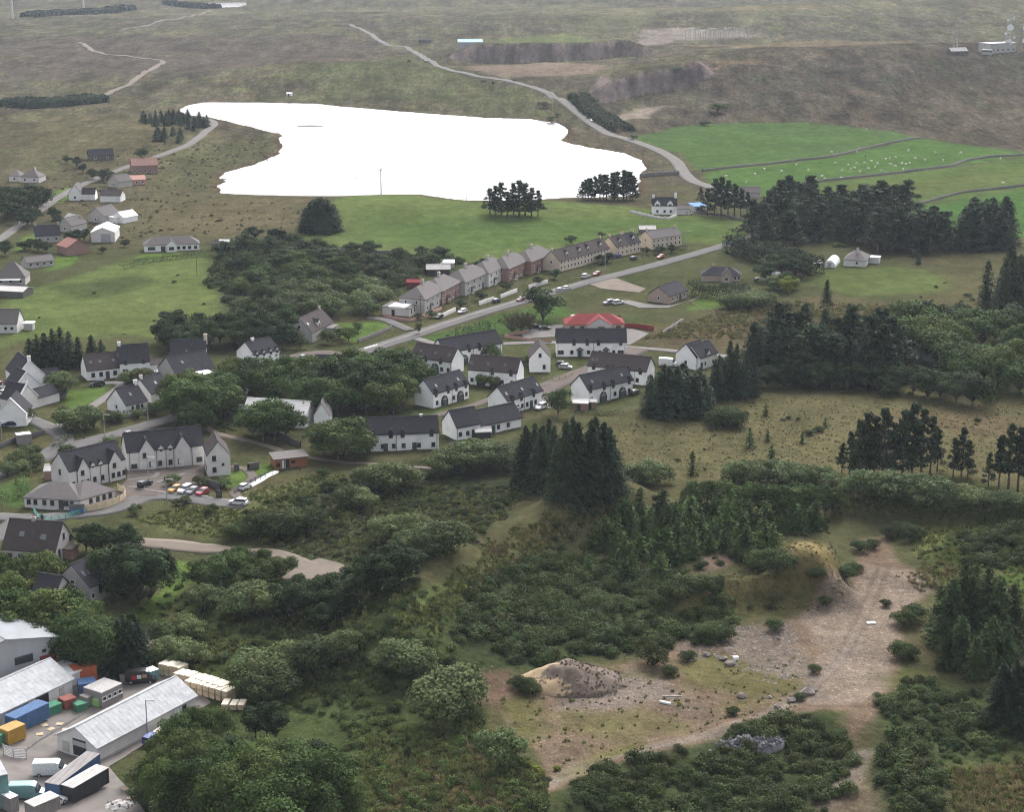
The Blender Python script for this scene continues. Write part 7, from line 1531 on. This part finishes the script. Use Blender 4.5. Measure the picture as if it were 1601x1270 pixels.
cluster('spruce', 'below the little plantation at the loch inlet', 'spruces below the little plantation', poly=[(243,222),(285,224),(280,208),(248,208)], n=10, hp=(12,18), gap=6, wide=1.9)
cluster('dark', 'by the ruin and lane cottages', 'shrubs by the ruin and lane cottages', [(120,262,16),(130,270,14),(145,280,16),(160,284,18),(170,280,15),(221,249,17),(105,255,12),(190,285,14)], wide=1.3)
cluster('dark', 'below the far lane', 'trees below the far lane', [(6,325,34),(18,335,40),(32,338,42),(46,334,42),(58,330,36),(66,322,24),(12,345,30),(28,350,28),(42,356,24),(50,352,26),(85,345,20),(90,352,16)], wide=1.25)
cluster('dark', 'round the two gabled far cottage', 'shrubs round the two gabled cottage', [(48,390,16),(60,393,18),(72,395,16),(38,392,14),(110,378,16),(122,380,20),(132,376,18),(8,400,22),(160,396,10),(195,386,12)], wide=1.4)
cluster('willow', 'along the estate and side roads', 'bushes along the village side roads', [(102,668,28),(112,674,32),(124,676,30),(136,672,34),(146,670,28),(26,662,24),(40,660,22),(100,620,34),(92,610,26),(36,738,18),(12,745,22),(28,730,24),(48,722,24),(60,730,20),(105,712,16),(172,700,16),(270,760,18),(310,759,14),(324,760,12),(290,790,14),(275,790,10),(212,805,16),(350,762,16),(152,590,16),(200,602,20),(222,600,24),(210,598,16),(178,662,18),(190,660,14),(240,650,18),(215,655,14)], wide=1.2)
cluster('leaf', 'between the main road and the flats', 'trees between the main road and the flats', [(275,660,55),(288,668,62),(302,652,66),(318,662,62),(332,650,66),(346,655,62),(292,640,60),(318,640,58),(352,638,54),(300,674,40),(322,676,38),(280,640,50)], wide=1.15)
cluster('leaf', 'around the main road bend', 'trees around the main road bend', poly=[(352,640),(470,640),(478,605),(362,610)], n=17, hp=(42,58), gap=12, wide=1.2)
cluster('leaf', 'in the grove left of the courtyard', 'trees in the grove left of the courtyard', poly=[(462,655),(640,650),(642,600),(560,592),(490,615)], n=34, hp=(40,60), gap=13, wide=1.2)
cluster('dark', 'rising from the grove left of the courtyard', 'dark trees in the grove left of the courtyard', [(520,630,62),(548,628,64),(575,640,70),(600,630,60),(560,610,50)], wide=1.2)
cluster('leaf', 'hiding the end of the long white range', 'big round bush at the long white range', [(506,715,46),(528,719,56),(550,719,54),(540,712,58),(515,708,54),(566,716,40)], wide=1.35)
cluster('leaf', 'in front of the house with the bright white roof', 'tree group before the bright white roof', [(396,682,48),(412,690,56),(430,690,60),(447,688,54),(420,680,58)], wide=1.2)
cluster('dark', 'standing round and dark beside the village road', None, [(849,503,54)], wide=1.35)
cluster('twig', 'beside the dark round tree at the village road', 'leafless trees beside the dark round tree', [(800,522,40),(815,520,40),(828,518,36)], wide=1.1)
cluster('leaf', 'round beside the arched cottage pair', None, [(873,651,40)], wide=1.35)
cluster('dome', 'behind the narrow grey house', 'domed dark trees behind the narrow grey house', [(182,928,68),(200,938,78),(218,942,82),(234,938,74),(210,922,72)], wide=1.15)
cluster('dark', 'beside the big grey house', 'dark trees beside the big grey house', [(135,862,38),(148,866,42),(160,866,40),(172,862,34),(195,862,42),(205,868,36)], wide=1.15)
cluster('leaf', 'in the gardens above the industrial yard', 'trees in the gardens above the industrial yard', [(12,905,34),(30,925,44),(60,912,46),(75,925,54),(88,918,44),(15,960,60),(40,990,66),(70,1000,70),(10,1000,66),(95,985,60),(100,950,40),(120,965,36),(28,1010,64),(55,1020,60),(108,1000,56),(90,1030,50),(130,985,44),(148,975,34)], wide=1.15)
cluster('near', 'behind the orange container', 'trees behind the orange container', [(105,1040,62),(125,1046,74),(145,1050,78),(162,1052,60),(140,1020,58),(118,1015,60)], wide=1.1)
cluster('spruce', 'behind the dark van in the yard', 'dark conifers behind the dark van', [(172,1052,72),(188,1056,80),(204,1056,82),(220,1050,74),(195,1040,76),(212,1035,70)], wide=1.5)
cluster('near', 'right of the weathered shed', 'leafy trees right of the weathered shed', [(258,1212,58),(282,1195,70),(308,1178,66),(335,1168,56),(238,1240,50),(255,1268,70),(292,1240,86),(325,1222,70)], wide=.95)
cluster('near', 'in the leafy mass at the bottom', 'leafy trees in the leafy mass at the bottom', [(305,1300,100),(372,1262,90),(408,1232,72),(352,1318,104),(418,1290,108),(455,1250,84),(478,1300,112),(515,1272,88),(545,1290,66),(440,1340,110)], wide=1.0)
cluster('dark', 'behind the leafy mass at the bottom', 'dark trees behind the leafy mass', [(392,1205,46),(430,1212,50),(500,1222,56),(365,1200,44)], wide=1.2)
cluster('willow', 'among the leafy mass at the bottom', 'pale bushes among the leafy mass', [(228,1262,34),(270,1292,44),(345,1182,30),(222,1232,30),(330,1268,34)], wide=1.2)
cluster('dark', 'beside the stacked timber packs', 'dark trees beside the timber packs', [(400,1152,40),(418,1152,50),(432,1156,40)], wide=1.2)
cluster('willow', 'beside the quarry floor edge', None, [(700,1122,72)], wide=1.35)
cluster('willow', 'pale and thin at the quarry entrance corner', None, [(781,1202,60)], wide=1.0)
cluster('willow', 'above the willow at the quarry floor', 'bushes above the big quarry willow', [(632,1052,48),(655,1058,36),(610,1048,34)], wide=1.3)
cluster('willow', 'on the heath below the terrace', 'pale bushes on the heath below the terrace', [(605,848,36),(622,852,46),(642,850,44),(660,856,34),(685,864,46),(700,858,40),(668,870,38),(635,866,34)], wide=1.3)
cluster('willow', 'below the kiosk and terrace', 'bushes below the kiosk and terrace', [(575,765,30),(592,768,42),(612,770,44),(628,766,36),(548,795,36),(565,798,32),(690,745,34),(715,740,40),(735,735,44),(752,738,40),(778,730,38),(790,735,32),(765,720,30),(700,728,30)], wide=1.4)
cluster('gorse', 'on the slope left of the track', 'dark bushes left of the track', [(388,835,26),(410,838,34),(432,840,36),(455,835,38),(478,830,34),(370,842,22),(515,768,16),(505,745,12),(520,770,14),(472,795,18)], wide=1.2)
cluster('dark', 'right of the stony hardstanding', 'dark trees right of the hardstanding', [(545,935,46),(565,945,50),(585,940,58),(605,930,62),(625,915,56),(640,905,46),(612,905,52),(575,915,44)], wide=1.2)
cluster('leaf', 'on the valley side above the stream', 'trees on the valley side above the stream', [(310,918,40),(330,925,46),(350,918,48),(365,905,40),(395,925,38),(420,915,40),(440,905,36),(355,888,28),(378,884,30),(410,890,30)], wide=1.25)
cluster('willow', 'on the valley side above the stream', 'pale bushes on the valley side', [(250,1012,36),(262,1035,34),(290,992,30),(320,955,38),(300,1000,30),(375,965,40),(395,958,44),(415,965,48),(275,1036,36),(300,1040,34),(392,1062,44),(400,1078,44),(420,1070,46),(440,1062,50),(465,1056,48),(490,1050,48),(515,1040,44),(540,1030,40),(410,1095,40),(440,1088,40)], wide=1.3)
cluster('dark', 'on the valley slope below the hardstanding', 'dark trees below the hardstanding', [(440,965,50),(460,970,54),(480,972,58),(500,965,60),(520,955,56),(535,968,44),(470,950,50),(505,985,40)], wide=1.25)
cluster('leaf', 'in the round garden wood at the right', 'round trees in the garden wood', poly=[(1345,560),(1400,525),(1600,540),(1601,625),(1530,620),(1440,600),(1425,570)], n=22, hp=(46,64), gap=26, wide=1.25)
cluster('dark', 'under the round garden wood', 'dark trees under the round garden wood', poly=[(1340,560),(1380,540),(1470,520),(1600,515),(1601,545),(1480,550),(1400,545)], n=12, hp=(38,54), gap=20, wide=1.3)
cluster('yellow', 'among the garden trees', 'golden shrubs among the garden trees', [(1488,550,44),(1502,548,38),(1368,575,26),(1218,452,24),(1230,458,26),(1240,452,20)], wide=1.15)
cluster('dark', 'along the lower edge of the garden wood', 'low trees along the garden wood edge', [(1365,610,36),(1385,618,32),(1405,612,38),(1428,616,42),(1450,624,46),(1470,622,40),(1495,630,44),(1520,634,48),(1345,602,34),(1400,600,30),(1480,608,36)], wide=1.3)
cluster('willow', 'in the long hedge line above the quarry', 'bushes in the hedge line above the quarry', [(1145,748,24),(1162,752,30),(1182,754,32),(1202,752,34),(1222,756,32),(1243,758,34),(1265,756,26),(1285,752,24),(1345,778,34),(1362,782,44),(1382,784,46),(1402,788,44),(1428,788,42),(1448,792,44),(1468,790,38),(1490,795,28),(1515,796,34),(1540,800,28),(1562,800,30),(1585,805,32),(1604,806,32),(1010,755,34),(1000,758,28),(1025,757,30),(1300,762,22),(1320,770,24)], wide=1.35)
cluster('leaf', 'on the bank above the young pines', 'trees on the bank above the young pines', [(1168,800,44),(1188,806,50),(1208,815,56),(1225,812,48),(1245,800,44),(1268,803,42),(1290,806,44),(1305,800,34),(1105,795,40),(1085,788,36),(1130,790,40)], wide=1.1)
cluster('willow', 'in the bungalow gardens', 'bushes in the bungalow gardens', [(1140,482,22),(1152,484,24),(1165,484,26),(1180,482,24),(1192,478,22),(1158,474,20),(1180,472,20),(1210,452,20),(1178,385,14),(1200,392,16)], wide=1.5)
cluster('dark', 'along the hedge beside the polytunnel', 'trees along the hedge beside the polytunnel', [(1195,440,30),(1205,432,34),(1222,430,32),(1240,432,30),(1255,436,26),(1225,452,28)], wide=1.4)
cluster('gorse', 'on the tan meadow edge', 'bushes on the tan meadow edge', [(1138,666,28),(1125,662,22),(1152,668,20),(1115,668,14),(1280,675,8),(1265,680,8),(1430,402,8)], wide=1.4)
cluster('gorse', 'in the rough ground round the quarry', 'dark bushes round the quarry', [(808,1075,16),(820,1080,20),(832,1085,16),(1130,1000,22),(1110,1000,24),(1022,1040,30),(1045,1056,14),(1075,1032,14),(1272,1052,12),(1412,978,22),(1430,968,20),(1408,1028,22),(1425,1030,16),(1385,948,10),(1322,905,18),(1335,895,14),(1345,862,16),(1365,858,14),(1390,840,16),(1410,835,18),(1215,890,30),(1205,893,26),(1185,890,26),(1170,880,22),(1425,845,22),(1275,905,16),(1290,945,12),(1210,985,16),(1145,1118,12),(1165,1150,16),(1250,1095,10)], wide=1.15)
cluster('dark', 'in the gardens of the stone terrace', 'garden shrubs of the stone terrace', [(745,423,14),(725,430,10),(755,420,16),(690,402,12),(893,382,14),(940,372,10),(655,500,10),(675,497,12),(720,482,14),(752,470,14),(792,456,16),(840,446,14),(868,436,16),(938,412,14),(950,410,16),(1010,398,12),(1030,398,14),(1050,396,14),(975,398,10)], wide=1.5)
cluster('leaf', 'in the courtyard and lower gardens', 'garden trees in and round the courtyard', [(766,562,26),(756,604,22),(770,608,18),(820,572,16),(700,625,12),(545,535,24),(530,530,20),(512,538,22),(455,535,26),(470,545,22),(440,530,20),(775,566,20),(655,590,26),(665,596,24),(648,600,30),(560,520,16)], wide=1.3)
cluster('leaf', 'on the green verge by the road bend', None, [(655,522,18)], wide=.7)
cluster('yellow', 'glowing at the quarry entrance', 'yellow shrubs at the quarry entrance', [(826,1200,10),(838,1206,9),(848,1214,9),(872,1206,8),(1061,1103,6)], wide=1.6)
cluster('dark', 'growing alone on the bottom slope', None, [(638,1190,22)], wide=.6)
cluster('dark', 'at the tree lined pasture corner', None, [(262,508,20)], wide=2.0)
cluster('leaf', 'dotted along the moor road', 'shrubs dotted along the moor road', [(755,130,5),(772,132,5),(805,127,4),(640,97,4),(850,168,9),(862,188,7),(872,182,6),(990,218,8),(1122,176,14),(1135,172,10),(1100,196,8),(1060,112,8)], wide=2.2)
cluster('willow', 'above the grey harled house', 'pale bushes above the grey harled house', poly=[(420,500),(440,470),(540,460),(600,470),(590,495),(480,500)], n=18, hp=(24,34), gap=13, wide=1.3)
cluster('leaf', 'in the thicket below the lochside pasture', 'trees in the thicket below the lochside pasture', poly=[(360,500),(380,420),(480,410),(560,430),(540,460),(440,470),(400,505)], n=22, hp=(20,32), gap=13, wide=1.4)
cluster('dark', 'atop the thicket below the pasture', 'dark trees along the top of the thicket', poly=[(340,410),(360,380),(450,370),(560,395),(700,400),(690,425),(560,430),(380,425)], n=26, hp=(15,26), gap=12, wide=1.6)
# hedges
def hedge(px, h, wd, mat, label, dens=22, size=(.3, .5), group=None, base=0.0):
    P = smooth_line(GL(px), .6); r = np.random.default_rng(int(P[0, 0] * 7) & 0xffff); n = int(np.linalg.norm(np.diff(P, axis=0), axis=1).sum() * dens * (h + wd) / 3)
    i = r.integers(0, len(P), n); T = np.gradient(P, axis=0); T /= np.linalg.norm(T, axis=1)[:, None]; Nn = np.stack([-T[:, 1], T[:, 0]], 1)
    th = r.uniform(-.15, math.pi + .15, n); ca, sa = np.cos(th), np.sin(th); ca = np.sign(ca) * np.abs(ca) ** .5; sa = np.sign(sa) * np.abs(sa) ** .5
    lump = 1 + .22 * vnoise(i * .23, i * 0.0, 3) + .1 * r.normal(size=n).clip(-1.5, 1.5); c = P[i] + r.normal(0, .2, (n, 2))
    q = c + Nn[i] * (ca * wd / 2 * lump)[:, None]; z0 = height(q[:, 0], q[:, 1]); pos = np.column_stack([q, z0 + np.maximum(.1, sa * h * lump)])
    nr = np.column_stack([Nn[i] * ca[:, None], sa + .1]) + r.normal(0, .4, (n, 3))
    V, F = leaf_quads(pos, nr, r.uniform(*size, n), r, .8); o = P[0]
    z = hz(*o); V = V - np.array([o[0], o[1], z])
    return tag(link('hedge', np_mesh('hedge', V, F, M[mat]), None, (o[0], o[1], z)), label, 'hedge', group)
hedge([(1142,392),(1165,402),(1200,413),(1240,422),(1278,430)], 6.8, 7, 'darkleaf', 'long tall dark hedge running down from the road to the polytunnel', 26, (.6, 1.0))
hedge([(1078,460),(1100,466),(1130,468),(1168,462)], 5.0, 3, 'darkleaf', 'clipped dark hedge in front of the tan bungalow', 30, (.4, .7))
hedge([(162,661),(200,652),(240,645),(262,636)], 2.0, 1.6, 'darkleaf', 'dark hedge below the gabled cottage by the main road')
hedge([(0,748),(30,733),(58,722)], 2.4, 3, 'darkleaf', 'rounded hedge between side garden and main road')
hedge([(30,748),(70,736),(105,724),(140,710),(180,690)], 1.6, 2, 'leaf', 'low hedge above the white flats')
hedge([(0,775),(22,783),(38,778),(30,755)], 2.0, 2, 'leaf', 'garden hedge left of the low bungalow')
hedge([(190,423),(225,412),(270,406),(330,400)], 2.0, 2.5, 'gorse', 'dark hedge below the long white bungalow')
hedge([(840,408),(880,396),(905,388)], 1.5, 1.5, 'darkleaf', 'dark garden hedge behind the long cream row')
hedge([(918,421),(935,416),(955,411)], 2.2, 2, 'darkleaf', 'green hedge in front of the long cream row')
hedge([(1020,398),(1045,395),(1072,390)], 1.8, 2, 'darkleaf', 'dark hedge in front of the last cream house')
hedge([(640,540),(690,512),(760,518),(790,515)], 1.6, 3, 'darkleaf', 'low dark shrubs behind the rearmost white range') if False else None
hedge([(705,532),(740,522),(770,519)], 3.0, 4, 'darkleaf', 'dark shrubbery behind the long white cottage range')
hedge([(85,705),(100,690),(130,686)], 1.5, 2, 'leaf', 'low hedge at the side road island')
hedge([(900,648),(940,650),(970,646)], 1.0, 1.6, 'leaf', 'low garden hedge below the arched cottage pair')
hedge([(590,455),(620,462),(600,470)], 2.0, 2.5, 'darkleaf', 'square green hedge behind the shop')
hedge([(1320,760),(1400,795),(1480,803),(1601,812)], 2.4, 3.5, 'leaf', 'bright green bramble hedge line above the quarry bank')
hedge([(1130,752),(1200,758),(1290,758)], 1.8, 3.0, 'leaf', 'green bramble hedge along the meadow foot')
hedge([(150,158),(100,164),(60,166),(15,165)], 5, 22, 'spruce', 'long dark plantation strip on the far moor', 20, (1.4, 2.4))
hedge([(45,27),(100,23),(150,20),(200,14)], 6, 24, 'spruce', 'dark forestry block far beyond the moor', 14, (2.5, 4))
hedge([(265,6.5),(300,11),(335,13)], 6, 24, 'spruce', 'dark plantation at the small far tarn', 12, (2.5, 4))
hedge([(902,152),(920,170),(950,192),(975,206)], 3.5, 14, 'gorse', 'dark scrub belt below the second old quarry', 14, (.8, 1.4))
hedge([(640,298),(670,301),(690,308)], 2.2, 5, 'gorse', 'dark scrub along the loch side knoll', 16, (.4, .8))
# ------------------------------------------------------------------ ground cover masses
gorse = [clump_mesh('gorse_clump', 'gorse', 8, 85, s, 1.0, 1.0, (.10, .20)) for s in (1, 2, 3, 4)]
bramble = [clump_mesh('bramble_clump', 'bramble', 6, 70, s, .8, 1.0, (.10, .21)) for s in (11, 12, 13)]
heath = [clump_mesh('heather_clump', 'heather', 5, 26, s, .5, 1.0) for s in (21, 22, 23)]
tufts = [tuft_mesh('grass_tuft', 'grassblade', 16, .55, .30, s) for s in (1, 2, 3)]; dry = [tuft_mesh('dry_tuft', 'drygrass', 16, .6, .30, s) for s in (4, 5, 6)]
cnt = {}
cnt['gorse'] = scatter('gorse_scrub', gorse, [
    ([(745,905),(850,862),(960,880),(1060,905),(1150,965),(1125,1005),(1010,1015),(900,1035),(800,1040),(770,1000),(710,985)], 26, 1.2, 2.6),
    ([(870,1265),(905,1225),(1000,1192),(1130,1160),(1220,1118),(1300,1114),(1332,1160),(1335,1240),(1300,1255),(1280,1300),(860,1300)], 30, 1.0, 2.3),
    ([(1368,1090),(1440,1062),(1470,1075),(1500,1130),(1470,1150),(1400,1140),(1372,1120)], 28, 1.0, 2.2), ([(1380,1150),(1440,1170),(1475,1230),(1480,1300),(1385,1300),(1372,1230)], 28, 1.1, 2.4),
    ([(1500,1080),(1620,1090),(1620,1180),(1540,1185),(1470,1160)], 14, .9, 2.2), ([(1500,840),(1620,818),(1620,890),(1570,895),(1490,880)], 18, 1.0, 2.4),
    ([(395,790),(560,745),(700,745),(820,770),(770,830),(650,900),(560,880),(420,845),(370,842)], 17, .5, 1.5), ([(230,1025),(330,940),(540,950),(650,910),(720,990),(700,1050),(520,1090),(400,1060),(300,1050)], 14, .5, 1.7),
    ([(520,1040),(640,1060),(620,1150),(520,1150),(430,1110)], 9, .5, 1.5), ([(880,800),(960,795),(1100,780),(1290,800),(1300,835),(1215,842),(1195,880),(1080,900),(920,900),(840,860)], 12, .5, 1.6),
    ([(340,380),(450,370),(560,396),(690,400),(735,412),(640,442),(600,470),(480,498),(350,490),(325,440)], 6, 1.4, 3.4), ([(735,1040),(760,1050),(760,1110),(735,1100)], 10, .8, 1.6),
    ([(815,1205),(850,1215),(858,1262),(800,1262),(790,1215)], 10, .8, 1.6), ([(1070,940),(1120,925),(1230,912),(1245,930),(1200,955),(1090,960)], 8, .7, 1.4),
    ([(0,480),(340,420),(340,500),(200,530),(0,540)], .12, .7, 1.6), ([(1000,520),(1180,475),(1480,480),(1180,530)], .35, .6, 1.3), ([(1300,460),(1500,440),(1601,480),(1380,500)], .5, .8, 1.6), ([(960,660),(1120,620),(1601,630),(1601,740),(1130,750),(960,710)], .25, .5, 1.3),
    ([(200,820),(380,785),(480,750),(430,800),(300,840)], .8, .6, 1.5), ([(870,500),(1000,490),(1040,505),(960,530),(870,515)], 1.2, .6, 1.4), ([(640,545),(690,520),(760,500),(700,535)], .6, .5, 1.0)],
    'dark gorse scrub over banks and rough ground')
cnt['bramble'] = scatter('bramble_undergrowth', bramble, [
    ([(540,1150),(640,1060),(740,1110),(760,1150),(840,1200),(860,1300),(540,1300)], 24, .6, 1.7), ([(430,1100),(520,1040),(640,1060),(560,1150)], 24, .5, 1.5), ([(600,1010),(660,930),(760,850),(900,790),(960,775),(965,800),(880,850),(800,870),(760,920),(700,990),(640,1050)], 9, .3, 1.0), ([(640,970),(720,900),(800,850),(760,920),(700,990),(640,1050)], 20, .3, .8),
    ([(1380,1150),(1500,1130),(1620,1180),(1480,1210)], 24, .4, 1.1), ([(1440,860),(1500,825),(1620,815),(1620,900),(1480,890)], 8, .5, 1.2), ([(900,1250),(960,1215),(1040,1240),(1020,1270),(900,1270)], 10, .6, 1.4),
    ([(260,880),(440,870),(540,930),(400,960),(240,1010)], 18, .5, 1.2), ([(470,600),(640,590),(640,660),(470,660)], 8, .7, 1.6), ([(265,600),(470,600),(470,690),(265,680)], 6, .7, 1.6), ([(0,890),(150,900),(240,950),(230,1040),(0,1000)], 6, .6, 1.6), ([(1180,575),(1601,590),(1601,630),(1180,610)], 4, .6, 1.4),
    ([(240,1260),(330,1150),(540,1240),(540,1300),(240,1300)], 7, .8, 1.8), ([(660,530),(760,505),(860,480),(860,510),(760,520)], 2, .4, .8), ([(1180,390),(1340,390),(1340,345),(1180,345)], 3, 1, 2.5), ([(195,820),(380,785),(480,745),(560,745),(440,800),(380,845),(260,835)], 3, .4, .9)],
    'bramble and nettle undergrowth on the slopes')
cnt['heath'] = scatter('heather', heath, [
    ([(0,300),(200,230),(430,215),(430,260),(330,310),(470,320),(470,360),(190,380)], 1.6, .5, 1.3), ([(395,800),(560,750),(820,770),(760,840),(640,905),(540,880),(400,850)], 26, .4, 1.0), ([(960,665),(1120,625),(1601,635),(1601,735),(1130,748)], .5, .3, .7), ([(560,1200),(740,1170),(800,1260),(560,1290)], 6, .5, 1.0)],
    'heather and moor tussocks', .1)
cnt['grass'] = scatter('rough_grass', tufts, [
    ([(640,970),(700,905),(780,845),(860,796),(960,764),(1000,790),(900,835),(820,875),(740,920),(690,990)], 120, .6, 1.4),
    ([(960,665),(1120,620),(1601,630),(1601,740),(1130,752),(960,712)], 16, .35, .75), ([(560,1150),(740,1120),(860,1230),(860,1300),(540,1300)], 138, 0.69, 1.69), ([(630,970),(720,890),(960,770),(960,800),(800,865),(700,980)], 161, 0.69, 1.69), ([(400,850),(560,750),(820,770),(700,880),(560,900)], 50.6, 0.805, 1.82), ([(195,815),(360,780),(480,745),(560,745),(440,800),(380,845)], 103.5, 0.69, 1.56),
    ([(1480,1205),(1620,1185),(1620,1310),(1490,1310)], 207, 0.69, 1.56), ([(1420,830),(1620,810),(1620,960),(1440,920)], 92, 0.575, 1.43), ([(770,1090),(1250,1030),(1250,1110),(900,1215)], 13.8, 0.46, 1.04), ([(1000,530),(1180,470),(1480,480),(1180,530)], 32.2, 0.92, 1.95), ([(230,1020),(540,920),(640,920),(700,1040),(540,1100),(300,1060)], 69, 0.805, 1.82), ([(1170,775),(1290,772),(1600,795),(1600,815),(1300,800)], 115, 0.69, 1.56)],
    'rough grass tufts on banks and meadow', .05)
cnt['dry'] = scatter('dry_grass', dry, [
    ([(700,905),(780,845),(860,796),(960,764),(1000,790),(900,835),(820,875),(740,920)], 120, .5, 1.2),
    ([(960,665),(1120,620),(1601,630),(1601,740),(1130,752),(960,712)], 16, .35, .75), ([(740,870),(900,785),(965,775),(880,830)], 108, 0.69, 1.56), ([(1490,1205),(1620,1195),(1620,1310),(1495,1310)], 162, 0.69, 1.56), ([(1060,930),(1220,850),(1310,850),(1320,940),(1200,960)], 45, 0.46, 0.91), ([(600,1200),(740,1170),(840,1250),(600,1290)], 72, 0.69, 1.56), ([(1000,530),(1180,470),(1480,480),(1180,530)], 25.2, 0.92, 1.95), ([(1400,900),(1540,880),(1600,930),(1440,930)], 72, 0.575, 1.3)],
    'dry straw coloured grass', .05)
print('COUNTS', cnt, 'objects', len(bpy.data.objects))
dock = [clump_mesh('dock_clump', 'darkleaf', 4, 12, s, .6, 1.0, (.45, .8)) for s in (31, 32)]
scatter('dock_leaves', dock, [([(1415,1100),(1470,1095),(1500,1150),(1540,1170),(1490,1185),(1440,1160)], 22, .8, 1.4), ([(1510,1150),(1545,1145),(1560,1170),(1520,1175)], 25, .8, 1.4), ([(1480,845),(1540,835),(1600,840),(1580,870),(1500,870)], 14, .8, 1.5), ([(1560,1120),(1601,1120),(1601,1150),(1565,1150)], 14, .8, 1.3), ([(940,1230),(1010,1205),(1060,1215),(1020,1250)], 18, .7, 1.2)], 'broad dark dock leaves on the wet banks')
# very large broad-leaved docks on the right bank, each a rosette
